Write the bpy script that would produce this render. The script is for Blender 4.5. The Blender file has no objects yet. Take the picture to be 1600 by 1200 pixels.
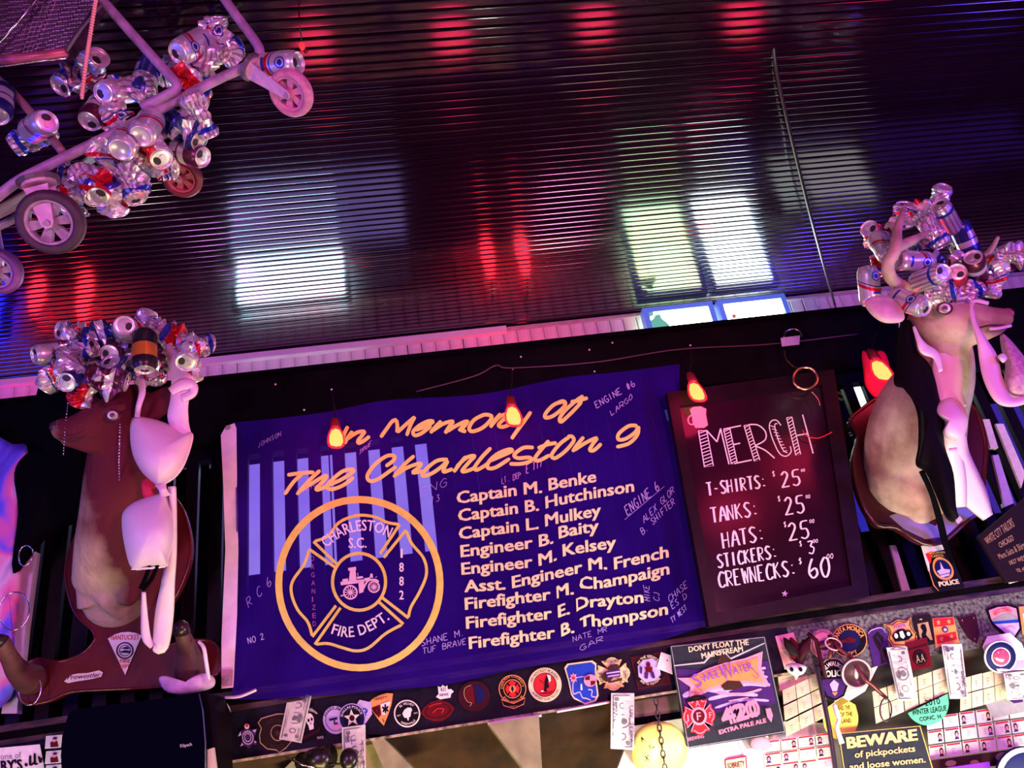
import bpy, math, random
from mathutils import Vector, Matrix
from mathutils.geometry import tessellate_polygon
PI = math.pi
R = math.radians
rnd = random.Random(7)
C = bpy.context.scene.collection
# ------------------------------------------------------------------ camera (1600 x 1200, focal length 1200 px, tilted up 26 deg and rolled)
F = 1200.0
CAM = Vector((0, 0, 1.55))
UPc = Vector((-0.14554021, -0.88779529, 0.43662063))
FWc = Vector((-0.0386889, 0.44608926, 0.89415186))
RTc = Vector((0.98859558, 0.11324268 * -1, 0.09927174))
CX = Vector((RTc.x, FWc.x, UPc.x))          # camera right in the world
CU = -Vector((RTc.y, FWc.y, UPc.y))         # camera up
CF = Vector((RTc.z, FWc.z, UPc.z))          # camera forward
cd = bpy.data.cameras.new('camera')
cam = bpy.data.objects.new('camera', cd)
C.objects.link(cam)
cd.sensor_width = 36
cd.lens = 36 * F / 1600
cd.clip_start = .05
cam.matrix_world = Matrix(((CX.x, CU.x, -CF.x, CAM.x), (CX.y, CU.y, -CF.y, CAM.y), (CX.z, CU.z, -CF.z, CAM.z), (0, 0, 0, 1)))
sc = bpy.context.scene
sc.camera = cam
sc.view_settings.view_transform = 'Standard'
sc.view_settings.look = 'None'
sc.view_settings.exposure = 0.0
sc.view_settings.gamma = 1.0
sc.view_settings.use_curve_mapping = False
w = bpy.data.worlds.new('dark_room')
w.use_nodes = True
w.node_tree.nodes['Background'].inputs[0].default_value = (.10, .02, .16, 1)
w.node_tree.nodes['Background'].inputs[1].default_value = .03
sc.world = w

def area(name, loc, target, size, power, col, sy=None):
    l = bpy.data.lights.new(name, 'AREA')
    l.energy = power
    l.color = col
    l.size = size
    if sy:
        l.shape = 'RECTANGLE'
        l.size_y = sy
    o = bpy.data.objects.new(name, l)
    C.objects.link(o)
    o.location = loc
    o.rotation_euler = (Vector(target) - Vector(loc)).to_track_quat('-Z', 'Y').to_euler()
    return o

def point(name, loc, power, col, r=.03):
    l = bpy.data.lights.new(name, 'POINT')
    l.energy = power
    l.color = col
    l.shadow_soft_size = r
    o = bpy.data.objects.new(name, l)
    C.objects.link(o)
    o.location = loc
    return o

def P_(px, py, Y):
    c = Vector((px - 800, py - 600, F))
    d = Vector((RTc.dot(c), FWc.dot(c), UPc.dot(c)))
    return CAM + d * (Y / d.y)

area('stage_light_pink', (1.3, -.9, 1.9), (.3, 2.5, 2.5), .5, 74, (1, .21, .52))
area('stage_light_violet', (-1.5, -.8, 1.9), (-.3, 2.5, 2.5), .6, 42, (.74, .26, .88))
area('stage_light_blue', (-3.2, .9, 2.2), (-.5, 2.6, 2.6), .5, 26, (.05, .06, 1))
area('stage_light_blue_right', (3.4, .3, 2.0), (2.2, 2.6, 3.0), .5, 50, (.10, .05, 1))
area('side_light_cream', (-1.9, .9, 1.0), (-1.0, 2.3, 2.1), .3, 9, (1, .85, .70))
area('bar_light_warm', (-.4, 2.0, .7), (-.3, 2.75, 1.7), .9, 20, (1, .72, .35), .3)
area('bar_light_cool', (1.5, 1.9, .75), (1.3, 2.7, 1.6), 1.2, 42, (1, .92, .68), .3)
point('under_sign_light', P_(1058, 1262, 2.33), 5, (1, .95, .75), .03)

# ------------------------------------------------------------------ helpers
def P(px, py, Y):
    """the point at depth Y (distance along the room) seen at a place of the 1600 x 1200 frame"""
    c = Vector((px - 800, py - 600, F))
    d = Vector((RTc.dot(c), FWc.dot(c), UPc.dot(c)))
    return CAM + d * (Y / d.y)

def D(px, py, dd):
    c = Vector((px - 800, py - 600, F)) * (dd / F)
    return CAM + Vector((RTc.dot(c), FWc.dot(c), UPc.dot(c)))

def depth(p):
    return (p - CAM).dot(CF)

ORG = {}
def obj(name, g, m, parent=None, smooth=False, loc=None):
    v, f = g[0], g[1]
    v = [Vector(a) for a in v]
    if parent is not None:
        org = ORG[parent.name]
    elif loc is not None:
        org = Vector(loc)
    else:
        org = sum(v, Vector()) / max(1, len(v))
    me = bpy.data.meshes.new(name)
    me.from_pydata([tuple(a - org) for a in v], [], f)
    if isinstance(m, (list, tuple)):
        for a in m:
            me.materials.append(a)
        if len(g) > 2:
            me.polygons.foreach_set('material_index', g[2])
    else:
        me.materials.append(m)
    if smooth:
        me.polygons.foreach_set('use_smooth', [True] * len(me.polygons))
    me.update()
    o = bpy.data.objects.new(name, me)
    C.objects.link(o)
    if parent is not None:
        o.parent = parent
    else:
        o.location = org
    ORG[o.name] = org
    return o

def empty(name, label, cat, loc, group=None):
    o = bpy.data.objects.new(name, None)
    C.objects.link(o)
    o.empty_display_size = .02
    o.location = loc
    ORG[o.name] = Vector(loc)
    tag(o, label, cat, group)
    return o

def tag(o, label, cat=None, group=None):
    o['label'] = label
    if cat:
        o['category'] = cat
    if group:
        o['group'] = group
    return o

def struct(o):
    o['kind'] = 'structure'
    return o

MATS = {}
def mat(name, col, rough=.5, metal=0.0, emit=None, es=1.0, noise=0.0, nscale=20, bump=0.0, bscale=40, coat=0.0, stretch=None, spec=None):
    if name in MATS:
        return MATS[name]
    m = bpy.data.materials.new(name)
    m.use_nodes = True
    nt = m.node_tree
    b = nt.nodes['Principled BSDF']
    b.inputs['Base Color'].default_value = (*col, 1)
    b.inputs['Roughness'].default_value = rough
    b.inputs['Metallic'].default_value = metal
    if spec is not None:
        b.inputs['Specular IOR Level'].default_value = spec
    b.inputs['Coat Weight'].default_value = coat
    b.inputs['Coat Roughness'].default_value = .15
    if emit:
        b.inputs['Emission Color'].default_value = (*emit, 1)
        b.inputs['Emission Strength'].default_value = es
    if noise or bump:
        tc = nt.nodes.new('ShaderNodeTexCoord')
        mp = nt.nodes.new('ShaderNodeMapping')
        if stretch:
            mp.inputs['Scale'].default_value = stretch
        nt.links.new(tc.outputs['Object'], mp.inputs['Vector'])
    if noise:
        n = nt.nodes.new('ShaderNodeTexNoise')
        n.inputs['Scale'].default_value = nscale
        n.inputs['Detail'].default_value = 5
        nt.links.new(mp.outputs[0], n.inputs['Vector'])
        r = nt.nodes.new('ShaderNodeValToRGB')
        r.color_ramp.elements[0].position = .3
        r.color_ramp.elements[1].position = .7
        r.color_ramp.elements[0].color = (*[c * (1 - noise) for c in col], 1)
        r.color_ramp.elements[1].color = (*[min(1, c * (1 + noise * .5)) for c in col], 1)
        nt.links.new(n.outputs['Fac'], r.inputs['Fac'])
        nt.links.new(r.outputs['Color'], b.inputs['Base Color'])
    if bump:
        n2 = nt.nodes.new('ShaderNodeTexNoise')
        n2.inputs['Scale'].default_value = bscale
        n2.inputs['Detail'].default_value = 4
        nt.links.new(mp.outputs[0], n2.inputs['Vector'])
        bp = nt.nodes.new('ShaderNodeBump')
        bp.inputs['Strength'].default_value = bump
        bp.inputs['Distance'].default_value = .004
        nt.links.new(n2.outputs['Fac'], bp.inputs['Height'])
        nt.links.new(bp.outputs[0], b.inputs['Normal'])
    MATS[name] = m
    return m

def ink(col):
    c = COL.get(col, col) if isinstance(col, str) else col
    return mat('print_%s' % (col if isinstance(col, str) else '%02d%02d%02d' % tuple(int(99 * x) for x in c)), c, .55, noise=.12, nscale=60, spec=.1)

COL = dict(white=(.80, .78, .76), cream=(.80, .66, .42), black=(.004, .003, .005), navy=(.006, .008, .075), blue=(.012, .05, .45),
           red=(.60, .02, .03), darkred=(.11, .004, .008), orange=(.75, .30, .10), gold=(.72, .45, .10), pink=(.80, .30, .42),
           lilac=(.50, .42, .72), purple=(.055, .016, .14), grey=(.30, .30, .32), green=(.10, .55, .32), yellow=(.85, .65, .10),
           brown=(.05, .02, .014), tan=(.42, .28, .16), paper=(.74, .72, .66), bill=(.62, .66, .56), billink=(.12, .17, .12),
           slate=(.022, .028, .040), faintblue=(.10, .09, .42), silver=(.55, .55, .58), dkbrown=(.014, .007, .006), maroon=(.035, .004, .010))

def box(x0, x1, y0, y1, z0, z1):
    v = [(x, y, z) for x in (x0, x1) for y in (y0, y1) for z in (z0, z1)]
    f = [(0, 1, 3, 2), (4, 6, 7, 5), (0, 4, 5, 1), (2, 3, 7, 6), (0, 2, 6, 4), (1, 5, 7, 3)]
    return [Vector(a) for a in v], f

def join(*gs):
    V, Fc = [], []
    for g in gs:
        n = len(V)
        V += list(g[0])
        Fc += [tuple(i + n for i in f) for f in g[1]]
    return V, Fc

def tube(pts, rad, n=8, k=1.0, view=False, cap=True):
    """swept tube through pts; k is the ratio of depth radius to picture radius when view is set"""
    pts = [Vector(p) for p in pts]
    if not isinstance(rad, (list, tuple)):
        rad = [rad] * len(pts)
    if not isinstance(k, (list, tuple)):
        k = [k] * len(pts)
    V, Fc = [], []
    prev = None
    for i, p in enumerate(pts):
        t = (pts[min(i + 1, len(pts) - 1)] - pts[max(i - 1, 0)]).normalized()
        if view:
            vv = (p - CAM).normalized()
            b = t.cross(vv)
            if b.length < 1e-4:
                b = CX.copy()
            b.normalize()
            c = b.cross(t).normalized()
        else:
            if prev is None:
                a = Vector((0, 0, 1)) if abs(t.z) < .9 else Vector((1, 0, 0))
                b = t.cross(a).normalized()
            else:
                b = (prev - t * prev.dot(t)).normalized()
            prev = b
            c = t.cross(b)
        for j in range(n):
            a = 2 * PI * j / n
            V.append(p + b * (rad[i] * math.cos(a)) + c * (rad[i] * k[i] * math.sin(a)))
    for i in range(len(pts) - 1):
        for j in range(n):
            a, b2 = i * n + j, i * n + (j + 1) % n
            Fc.append((a, b2, b2 + n, a + n))
    if cap:
        Fc.append(tuple(range(n - 1, -1, -1)))
        m = (len(pts) - 1) * n
        Fc.append(tuple(range(m, m + n)))
    return V, Fc

def cr(pts, n=6, closed=False):
    """Catmull-Rom through points (any dimension)"""
    pts = [tuple(p) for p in pts]
    L = len(pts)
    if L < 3 and not closed:
        return pts
    out = []
    rng = range(L if closed else L - 1)
    for i in rng:
        g = (lambda j: pts[j % L]) if closed else (lambda j: pts[max(0, min(L - 1, j))])
        a, b, c, d = g(i - 1), g(i), g(i + 1), g(i + 2)
        for s in range(n):
            t = s / n
            out.append(tuple(.5 * ((2 * q) + (-p + r) * t + (2 * p - 5 * q + 4 * r - s2) * t * t + (-p + 3 * q - 3 * r + s2) * t ** 3) for p, q, r, s2 in zip(a, b, c, d)))
    if not closed:
        out.append(pts[-1])
    return out

def sph(c, rx, ry=None, rz=None, n=12, m=8, ax=None):
    ry = ry or rx
    rz = rz or rx
    X, Yv, Z = ax if ax else (Vector((1, 0, 0)), Vector((0, 1, 0)), Vector((0, 0, 1)))
    V = [Vector(c) + Z * rz]
    for i in range(1, m):
        t = PI * i / m
        for j in range(n):
            a = 2 * PI * j / n
            V.append(Vector(c) + X * (rx * math.sin(t) * math.cos(a)) + Yv * (ry * math.sin(t) * math.sin(a)) + Z * (rz * math.cos(t)))
    V.append(Vector(c) - Z * rz)
    Fc = [(0, 1 + j, 1 + (j + 1) % n) for j in range(n)]
    for i in range(m - 2):
        for j in range(n):
            a, b = 1 + i * n + j, 1 + i * n + (j + 1) % n
            Fc.append((a, a + n, b + n, b))
    e = len(V) - 1
    Fc += [(e, e - n + (j + 1) % n, e - n + j) for j in range(n)]
    return V, Fc

def lathe(prof, n=24, org=Vector(), ax=None):
    """prof = [(r, z)]; ax = (X, Y, Z) directions"""
    X, Yv, Z = ax if ax else (Vector((1, 0, 0)), Vector((0, 1, 0)), Vector((0, 0, 1)))
    V, Fc = [], []
    for r, z in prof:
        for j in range(n):
            a = 2 * PI * j / n
            V.append(org + X * (r * math.cos(a)) + Yv * (r * math.sin(a)) + Z * z)
    for i in range(len(prof) - 1):
        for j in range(n):
            a, b = i * n + j, i * n + (j + 1) % n
            Fc.append((a, b, b + n, a + n))
    return V, Fc

def plane_surf(Y):
    return lambda px, py, off=0.0: P(px, py, Y - off)

def prism(pts, Y, th, smooth_n=0, closed=True):
    """solid plate: outline in the frame's coordinates on the plane Y, thickness th away from the viewer"""
    if smooth_n:
        pts = cr(pts, smooth_n, True)
    fr = [P(x, y, Y) for x, y in pts]
    n = len(fr)
    V = fr + [p + Vector((0, th, 0)) for p in fr]
    Fc = [tuple(range(n)), tuple(range(2 * n - 1, n - 1, -1))]
    Fc += [(i, (i + 1) % n, n + (i + 1) % n, n + i) for i in range(n)]
    return V, Fc

def puff(pts, Y, bulge, back=.006, rings=7, center=None, smooth_n=4, power=.5, surf=None, soft=True):
    """a soft rounded solid over an outline"""
    if smooth_n:
        pts = cr(pts, smooth_n, True)
    n = len(pts)
    cx = center[0] if center else sum(p[0] for p in pts) / n
    cy = center[1] if center else sum(p[1] for p in pts) / n
    mean = sum(math.hypot(p[0] - cx, p[1] - cy) for p in pts) / n
    soft = soft and min(math.hypot(p[0] - cx, p[1] - cy) for p in pts) > .45 * mean
    V, Fc = [], []
    for k in range(rings):
        r = math.cos(PI / 2 * k / rings)
        h = bulge * max(0, 1 - r * r) ** power
        for x, y in pts:
            dx, dy = x - cx, y - cy
            q = (r + (1 - r) * mean / max(1e-6, math.hypot(dx, dy))) if soft else 1
            V.append(P(cx + dx * r * q, cy + dy * r * q, Y - h))
    top = len(V)
    V.append(P(cx, cy, Y - bulge))
    bk = len(V)
    V += [P(x, y, Y) + Vector((0, back, 0)) for x, y in pts]
    for k in range(rings - 1):
        for j in range(n):
            a, b = k * n + j, k * n + (j + 1) % n
            Fc.append((a, b, b + n, a + n))
    Fc += [((rings - 1) * n + j, (rings - 1) * n + (j + 1) % n, top) for j in range(n)]
    Fc += [((j + 1) % n, j, bk + j, bk + (j + 1) % n) for j in range(n)]
    Fc.append(tuple(bk + j for j in range(n)))
    return V, Fc

def strap(pts, Y, th=.004):
    """cloth strip: pts = [(px, py, half width px[, Y])]"""
    s = cr([p if len(p) == 4 else (*p, Y) for p in pts], 5)
    V, Fc = [], []
    for i, (x, y, hw, yy) in enumerate(s):
        a = s[max(0, i - 1)]
        b = s[min(len(s) - 1, i + 1)]
        dx, dy = b[0] - a[0], b[1] - a[1]
        L = math.hypot(dx, dy) or 1
        nx, ny = -dy / L, dx / L
        for t, o in ((-1, 0), (-.4, .45), (.4, .45), (1, 0)):
            V.append(P(x + nx * hw * t, y + ny * hw * t, yy - o * th * 2))
        for t in (1, -1):
            V.append(P(x + nx * hw * t, y + ny * hw * t, yy) + Vector((0, th, 0)))
    for i in range(len(s) - 1):
        for j in range(6):
            a, b = i * 6 + j, i * 6 + (j + 1) % 6
            Fc.append((a, b, b + 6, a + 6))
    Fc.append((5, 4, 3, 2, 1, 0))
    m = (len(s) - 1) * 6
    Fc.append(tuple(m + j for j in range(6)))
    return V, Fc

# ---- flat print: everything below makes (verts, faces) from 2-D drawing
def stroke(pts, wd, sm=5, taper=True):
    s = cr(pts, sm) if sm else pts
    V, Fc = [], []
    n = len(s)
    for i, (x, y) in enumerate(s):
        a = s[max(0, i - 1)]
        b = s[min(n - 1, i + 1)]
        dx, dy = b[0] - a[0], b[1] - a[1]
        L = math.hypot(dx, dy) or 1
        h = wd / 2
        if taper and (i == 0 or i == n - 1):
            h *= .55
        V += [(x - dy / L * h, y + dx / L * h), (x + dy / L * h, y - dx / L * h)]
    Fc = [(2 * i, 2 * i + 1, 2 * i + 3, 2 * i + 2) for i in range(n - 1)]
    return V, Fc

_T = {}
def tmesh(s, bold=.008, shear=0.0):
    """text as a flat mesh; x runs 0..1 over the string, y = 1 at capital height"""
    key = (s, bold, shear)
    if key in _T:
        return _T[key]
    cu = bpy.data.curves.new('t', 'FONT')
    cu.body = s
    cu.shear = shear
    cu.resolution_u = 2
    o = bpy.data.objects.new('t', cu)
    me = o.to_mesh()
    v = [(a.co.x, a.co.y) for a in me.vertices]
    f = [tuple(p.vertices) for p in me.polygons]
    o.to_mesh_clear()
    bpy.data.objects.remove(o)
    bpy.data.curves.remove(cu)
    x0 = min(a[0] for a in v)
    x1 = max(a[0] for a in v)
    h = .70
    v = [((a[0] - x0) / (x1 - x0), a[1] / h) for a in v]
    if bold > 0:
        n_ = len(v)
        w_ = (x1 - x0)
        sh = [(dx * bold / w_, dy * bold / h) for dx, dy in ((1, .6), (-1, .6), (1, -.6), (-1, -.6))]
        v = [(x + dx, y + dy) for dx, dy in sh for x, y in v]
        f = [tuple(i + k * n_ for i in q) for k in range(4) for q in f]
    _T[key] = (v, f, (x1 - x0) / h)
    return _T[key]

def tpath(s, pts, h, up=None, bold=.008, shear=0.0):
    """text laid along a path; up = direction of the letters' uprights, else square to the path"""
    v, f, _ = tmesh(s, bold, shear)
    p = cr(pts, 8) if len(pts) > 2 else pts
    L = [0]
    for a, b in zip(p, p[1:]):
        L.append(L[-1] + math.hypot(b[0] - a[0], b[1] - a[1]))
    out = []
    for x, y in v:
        d = x * L[-1]
        i = 0
        while i < len(p) - 2 and L[i + 1] < d:
            i += 1
        t = (d - L[i]) / ((L[i + 1] - L[i]) or 1)
        bx = p[i][0] + (p[i + 1][0] - p[i][0]) * t
        by = p[i][1] + (p[i + 1][1] - p[i][1]) * t
        if up:
            ux, uy = up
        else:
            dx, dy = p[i + 1][0] - p[i][0], p[i + 1][1] - p[i][1]
            l = math.hypot(dx, dy) or 1
            ux, uy = dy / l, -dx / l
        out.append((bx + ux * y * h, by + uy * y * h))
    return out, f

SF = {  # single-stroke hand lettering, x and y in 0..1
 'A': [[(0, 0), (.5, 1), (1, 0)], [(.2, .4), (.8, .4)]], 'B': [[(0, 0), (0, 1), (.7, .9), (.7, .6), (0, .52)], [(0, .52), (.9, .4), (.8, .05), (0, 0)]],
 'C': [[(.95, .85), (.5, 1), (.05, .6), (.15, .1), (.6, 0), (.95, .15)]], 'D': [[(0, 0), (0, 1)], [(0, 1), (.8, .8), (.9, .3), (0, 0)]],
 'E': [[(0, 0), (0, 1)], [(0, 1), (.85, 1)], [(0, .52), (.6, .52)], [(0, 0), (.85, 0)]], 'F': [[(0, 0), (0, 1)], [(0, 1), (.85, 1)], [(0, .52), (.6, .52)]],
 'G': [[(.9, .85), (.45, 1), (.05, .5), (.4, 0), (.9, .1), (.9, .45), (.55, .45)]], 'H': [[(0, 0), (0, 1)], [(.85, 0), (.85, 1)], [(0, .5), (.85, .5)]],
 'I': [[(.4, 0), (.4, 1)]], 'J': [[(.7, 1), (.7, .2), (.4, 0), (.1, .2)]], 'K': [[(0, 0), (0, 1)], [(.8, 1), (0, .45)], [(.2, .55), (.9, 0)]],
 'L': [[(0, 1), (0, 0)], [(0, 0), (.8, 0)]], 'M': [[(0, 0), (0, 1)], [(0, 1), (.5, .35)], [(.5, .35), (1, 1)], [(1, 1), (1, 0)]],
 'N': [[(0, 0), (0, 1)], [(0, 1), (.85, 0)], [(.85, 0), (.85, 1)]], 'O': [[(.45, 1), (.05, .6), (.15, .1), (.55, 0), (.92, .4), (.8, .9), (.45, 1)]],
 'P': [[(0, 0), (0, 1)], [(0, 1), (.8, .9), (.75, .55), (0, .5)]], 'R': [[(0, 0), (0, 1)], [(0, 1), (.8, .9), (.75, .55), (0, .5)], [(.2, .5), (.9, 0)]],
 'S': [[(.85, .9), (.45, 1), (.1, .78), (.45, .52), (.85, .25), (.45, 0), (.05, .12)]], 'T': [[(.45, 0), (.45, 1)], [(0, 1), (.95, 1)]],
 'U': [[(0, 1), (.05, .2), (.45, 0), (.8, .2), (.85, 1)]], 'V': [[(0, 1), (.45, 0), (.9, 1)]], 'W': [[(0, 1), (.25, 0)], [(.25, 0), (.5, .8)], [(.5, .8), (.78, 0)], [(.78, 0), (1, 1)]],
 'X': [[(0, 0), (.9, 1)], [(0, 1), (.9, 0)]], 'Y': [[(0, 1), (.45, .5)], [(.9, 1), (.35, 0)]], 'Z': [[(0, 1), (.85, 1)], [(.85, 1), (0, 0)], [(0, 0), (.85, 0)]],
 '0': [[(.45, 1), (.05, .6), (.15, .1), (.5, 0), (.85, .4), (.8, .9), (.45, 1)]], '1': [[(.4, 0), (.4, 1), (.2, .8)]], '2': [[(.1, .8), (.5, 1), (.8, .75), (.4, .3), (.05, 0)], [(.05, 0), (.95, .02)]],
 '3': [[(.1, .95), (.7, .95), (.4, .58)], [(.4, .58), (.85, .4), (.6, 0), (.1, .1)]], '5': [[(.85, 1), (.25, .95), (.2, .58), (.7, .55), (.85, .2), (.5, 0), (.1, .1)]],
 '6': [[(.5, 1), (.15, .6), (.05, .25), (.4, 0), (.85, .2), (.7, .5), (.15, .35)]], '7': [[(.05, 1), (.85, 1)], [(.85, 1), (.3, 0)]], '8': [[(.45, 1), (.1, .8), (.45, .52), (.8, .2), (.45, 0), (.1, .2), (.45, .52), (.8, .8), (.45, 1)]],
 '9': [[(.8, .9), (.4, 1), (.1, .7), (.5, .5), (.8, .9), (.6, 0)]], '#': [[(.3, 0), (.4, 1)], [(.6, 0), (.7, 1)], [(.1, .35), (.9, .35)], [(.1, .65), (.9, .65)]],
 '$': [[(.85, .85), (.4, .95), (.15, .7), (.8, .3), (.5, .05), (.1, .15)], [(.5, -.1), (.5, 1.1)]], ':': [[(.4, .12), (.4, .2)], [(.4, .62), (.4, .7)]], '.': [[(.4, 0), (.4, .08)]],
 '-': [[(.2, .45), (.6, .45)]], "'": [[(.4, .8), (.4, 1)]], ' ': []}
def hand(s, p0, p1, up, wd=1.6, dbl=0.0, jit=.05):
    """hand lettering from p0 to p1 (baseline), up = letter height as a vector"""
    rr = random.Random(hash(s) % 1000 if False else sum(map(ord, s)))
    gs = []
    n = len(s)
    for i, ch in enumerate(s.upper()):
        adv = 1 / n
        for j, st in enumerate(SF.get(ch, [])):
            def m(x, y, ox=0):
                u = (i + .08 + (x + ox) * .80) * adv
                return (p0[0] + (p1[0] - p0[0]) * u + up[0] * y + rr.uniform(-jit, jit) * 4, p0[1] + (p1[1] - p0[1]) * u + up[1] * y + rr.uniform(-jit, jit) * 4)
            q = [m(x, y) for x, y in st]
            gs.append(stroke(q, wd, 4 if len(q) > 2 else 0, False))
            if dbl and j == 0:
                q2 = [(a + dbl, b) for a, b in q]
                gs.append(stroke(q2, wd * .8, 4 if len(q) > 2 else 0, False))
    return join2(*gs)

def join2(*gs):
    V, Fc = [], []
    for g in gs:
        n = len(V)
        V += list(g[0])
        Fc += [tuple(i + n for i in f) for f in g[1]]
    return V, Fc

def onto(g, surf, off):
    n = max(1, len(g[0]))
    return [surf(x, y, off + .0009 * i / n) for i, (x, y) in enumerate(g[0])], g[1]

def poly2(pts):
    return list(pts), [tuple(range(len(pts)))]

def ell(cx, cy, rx, ry=None, n=28, a0=0, a1=360):
    ry = rx if ry is None else ry
    full = a1 - a0 >= 360
    k = n if full else n + 1
    return [(cx + rx * math.cos(R(a0 + (a1 - a0) * i / n)), cy + ry * math.sin(R(a0 + (a1 - a0) * i / n))) for i in range(k)]

def ring2(outer, inner):
    n = len(outer)
    return list(outer) + list(inner), [(i, (i + 1) % n, n + (i + 1) % n, n + i) for i in range(n)]

def loopline(pts, wd, sm=0):
    p = cr(pts, sm, True) if sm else list(pts)
    n = len(p)
    V = []
    for i, (x, y) in enumerate(p):
        a, b = p[i - 1], p[(i + 1) % n]
        dx, dy = b[0] - a[0], b[1] - a[1]
        L = math.hypot(dx, dy) or 1
        V += [(x - dy / L * wd / 2, y + dx / L * wd / 2), (x + dy / L * wd / 2, y - dx / L * wd / 2)]
    return V, [(2 * i, 2 * i + 1, (2 * i + 3) % (2 * n), (2 * i + 2) % (2 * n)) for i in range(n)]

def star(cx, cy, r, k=5, inner=.42, rot=90):
    return [(cx + (r if i % 2 == 0 else r * inner) * math.cos(R(rot + 180 / k * i)), cy + (r if i % 2 == 0 else r * inner) * math.sin(R(rot + 180 / k * i))) for i in range(2 * k)]

def aff(cx, cy, w, h=None, deg=0):
    """local drawing frame: u right, v up, both -1..1, turned deg counter-clockwise"""
    h = w if h is None else h
    c, s = math.cos(R(deg)), math.sin(R(deg))
    return lambda u, v: (cx + u * w * c - v * h * s, cy - (u * w * s + v * h * c))

def quadmap(a, b, c, d):
    """tl, tr, br, bl -> local frame"""
    def f(u, v):
        s, t = (u + 1) / 2, (1 - v) / 2
        return tuple((p * (1 - s) + q * s) * (1 - t) + (z * (1 - s) + r * s) * t for p, q, r, z in zip(a, b, c, d))
    return f

def mp(g, M):
    return [M(u, v) for u, v in g[0]], g[1]

def arct(s, rad, a0, a1, h, bold=.008, inv=False):
    """curved lettering in a local frame; angles in degrees, counter-clockwise from +u; a0 = start of the word"""
    v, f, _ = tmesh(s, bold)
    out = []
    for x, y in v:
        a = R(a0 + (a1 - a0) * x)
        r = rad + (-y * h if inv else y * h)
        out.append((r * math.cos(a), r * math.sin(a)))
    return out, f

def txt(s, x0, x1, y, h, bold=.008, shear=0):
    v, f, _ = tmesh(s, bold, shear)
    return [(x0 + (x1 - x0) * x, y + h * yy) for x, yy in v], f

def solid_of(pts, surf, th=.0015):
    fr = [surf(x, y, 0) for x, y in pts]
    n = len(fr)
    V = fr + [p + Vector((0, th, 0)) for p in fr]
    return V, [tuple(range(n)), tuple(range(2 * n - 1, n - 1, -1))] + [(i, (i + 1) % n, n + (i + 1) % n, n + i) for i in range(n)]

def decal(name, label, cat, M, Y, outline, base, layers, group=None, th=.0015, surf=None, bm=None):
    """a printed flat thing: a solid base and one thin print part per layer (part name, colour, drawings)"""
    surf = surf or plane_surf(Y)
    pts = [M(u, v) for u, v in outline]
    o = obj(name, solid_of(pts, surf, th), bm or ink(base))
    tag(o, label, cat, group)
    for i, (pn, col, gs) in enumerate(layers):
        g = join2(*[mp(a, M) for a in gs])
        obj(pn, onto(g, surf, .0004 + .0010 * i), ink(col) if not isinstance(col, bpy.types.Material) else col, o)
    return o
# ------------------------------------------------------------------ the room
ZC = 3.476
m_plank = mat('black_gloss_ceiling_paint', (.0075, .0009, .0065), .12, noise=.3, nscale=8, bump=.05, bscale=6, spec=1.0)
m_black = mat('black_painted_wood', (.004, .003, .005), .5, noise=.4, nscale=12, bump=.2, bscale=30, spec=.0)
m_white_wall = mat('white_painted_board', (.74, .70, .68), .6, noise=.35, nscale=5, bump=.2, bscale=30, stretch=(3, 3, .25))
m_white_trim = mat('white_trim_paint', (.80, .77, .76), .5, noise=.08, nscale=6)
ceil = struct(obj('ceiling', box(-4, 4.6, -2.2, 3.36, ZC + .012, ZC + .06), m_black, loc=(0, 2, ZC)))
PIT = .033
prof = [(-.0152, .010), (-.0150, .0042), (-.0145, .0026), (-.0137, .0013), (-.0125, .0004), (-.0105, .0001), (-.006, .00002), (0, 0), (.006, .00002), (.0105, .0001), (.0125, .0004), (.0137, .0013), (.0145, .0026), (.0150, .0042), (.0152, .010)]
def plank_mesh():
    V = [(x, y, z) for x in (-3.9, 4.5) for y, z in prof]
    n = len(prof)
    return [Vector(v) for v in V], [(i, i + 1, n + i + 1, n + i) for i in range(n - 1)] + [tuple(range(n - 1, -1, -1)), tuple(range(n, 2 * n))]
pl0 = None
k = 0
y = 3.3 - PIT / 2
while y > 1.25:
    if pl0 is None:
        V, Fc = plank_mesh()
        me = bpy.data.meshes.new('ceiling_plank')
        me.from_pydata([tuple(v) for v in V], [], Fc)
        me.materials.append(m_plank)
        pl0 = me
    o = bpy.data.objects.new('ceiling_plank', pl0)
    C.objects.link(o)
    o.parent = ceil
    o.location = (rnd.uniform(-.02, .02), y - 2, rnd.uniform(-.0008, .0008))
    o.rotation_euler = (rnd.uniform(-.012, .012), 0, 0)
    y -= PIT
    k += 1
gs = []
while y > -2.1:
    gs.append(([v + Vector((0, y, ZC)) for v in plank_mesh()[0]], plank_mesh()[1]))
    y -= PIT
o = obj('rear_planks', join(*gs), m_plank, ceil)
o['kind'] = 'stuff'

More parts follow.
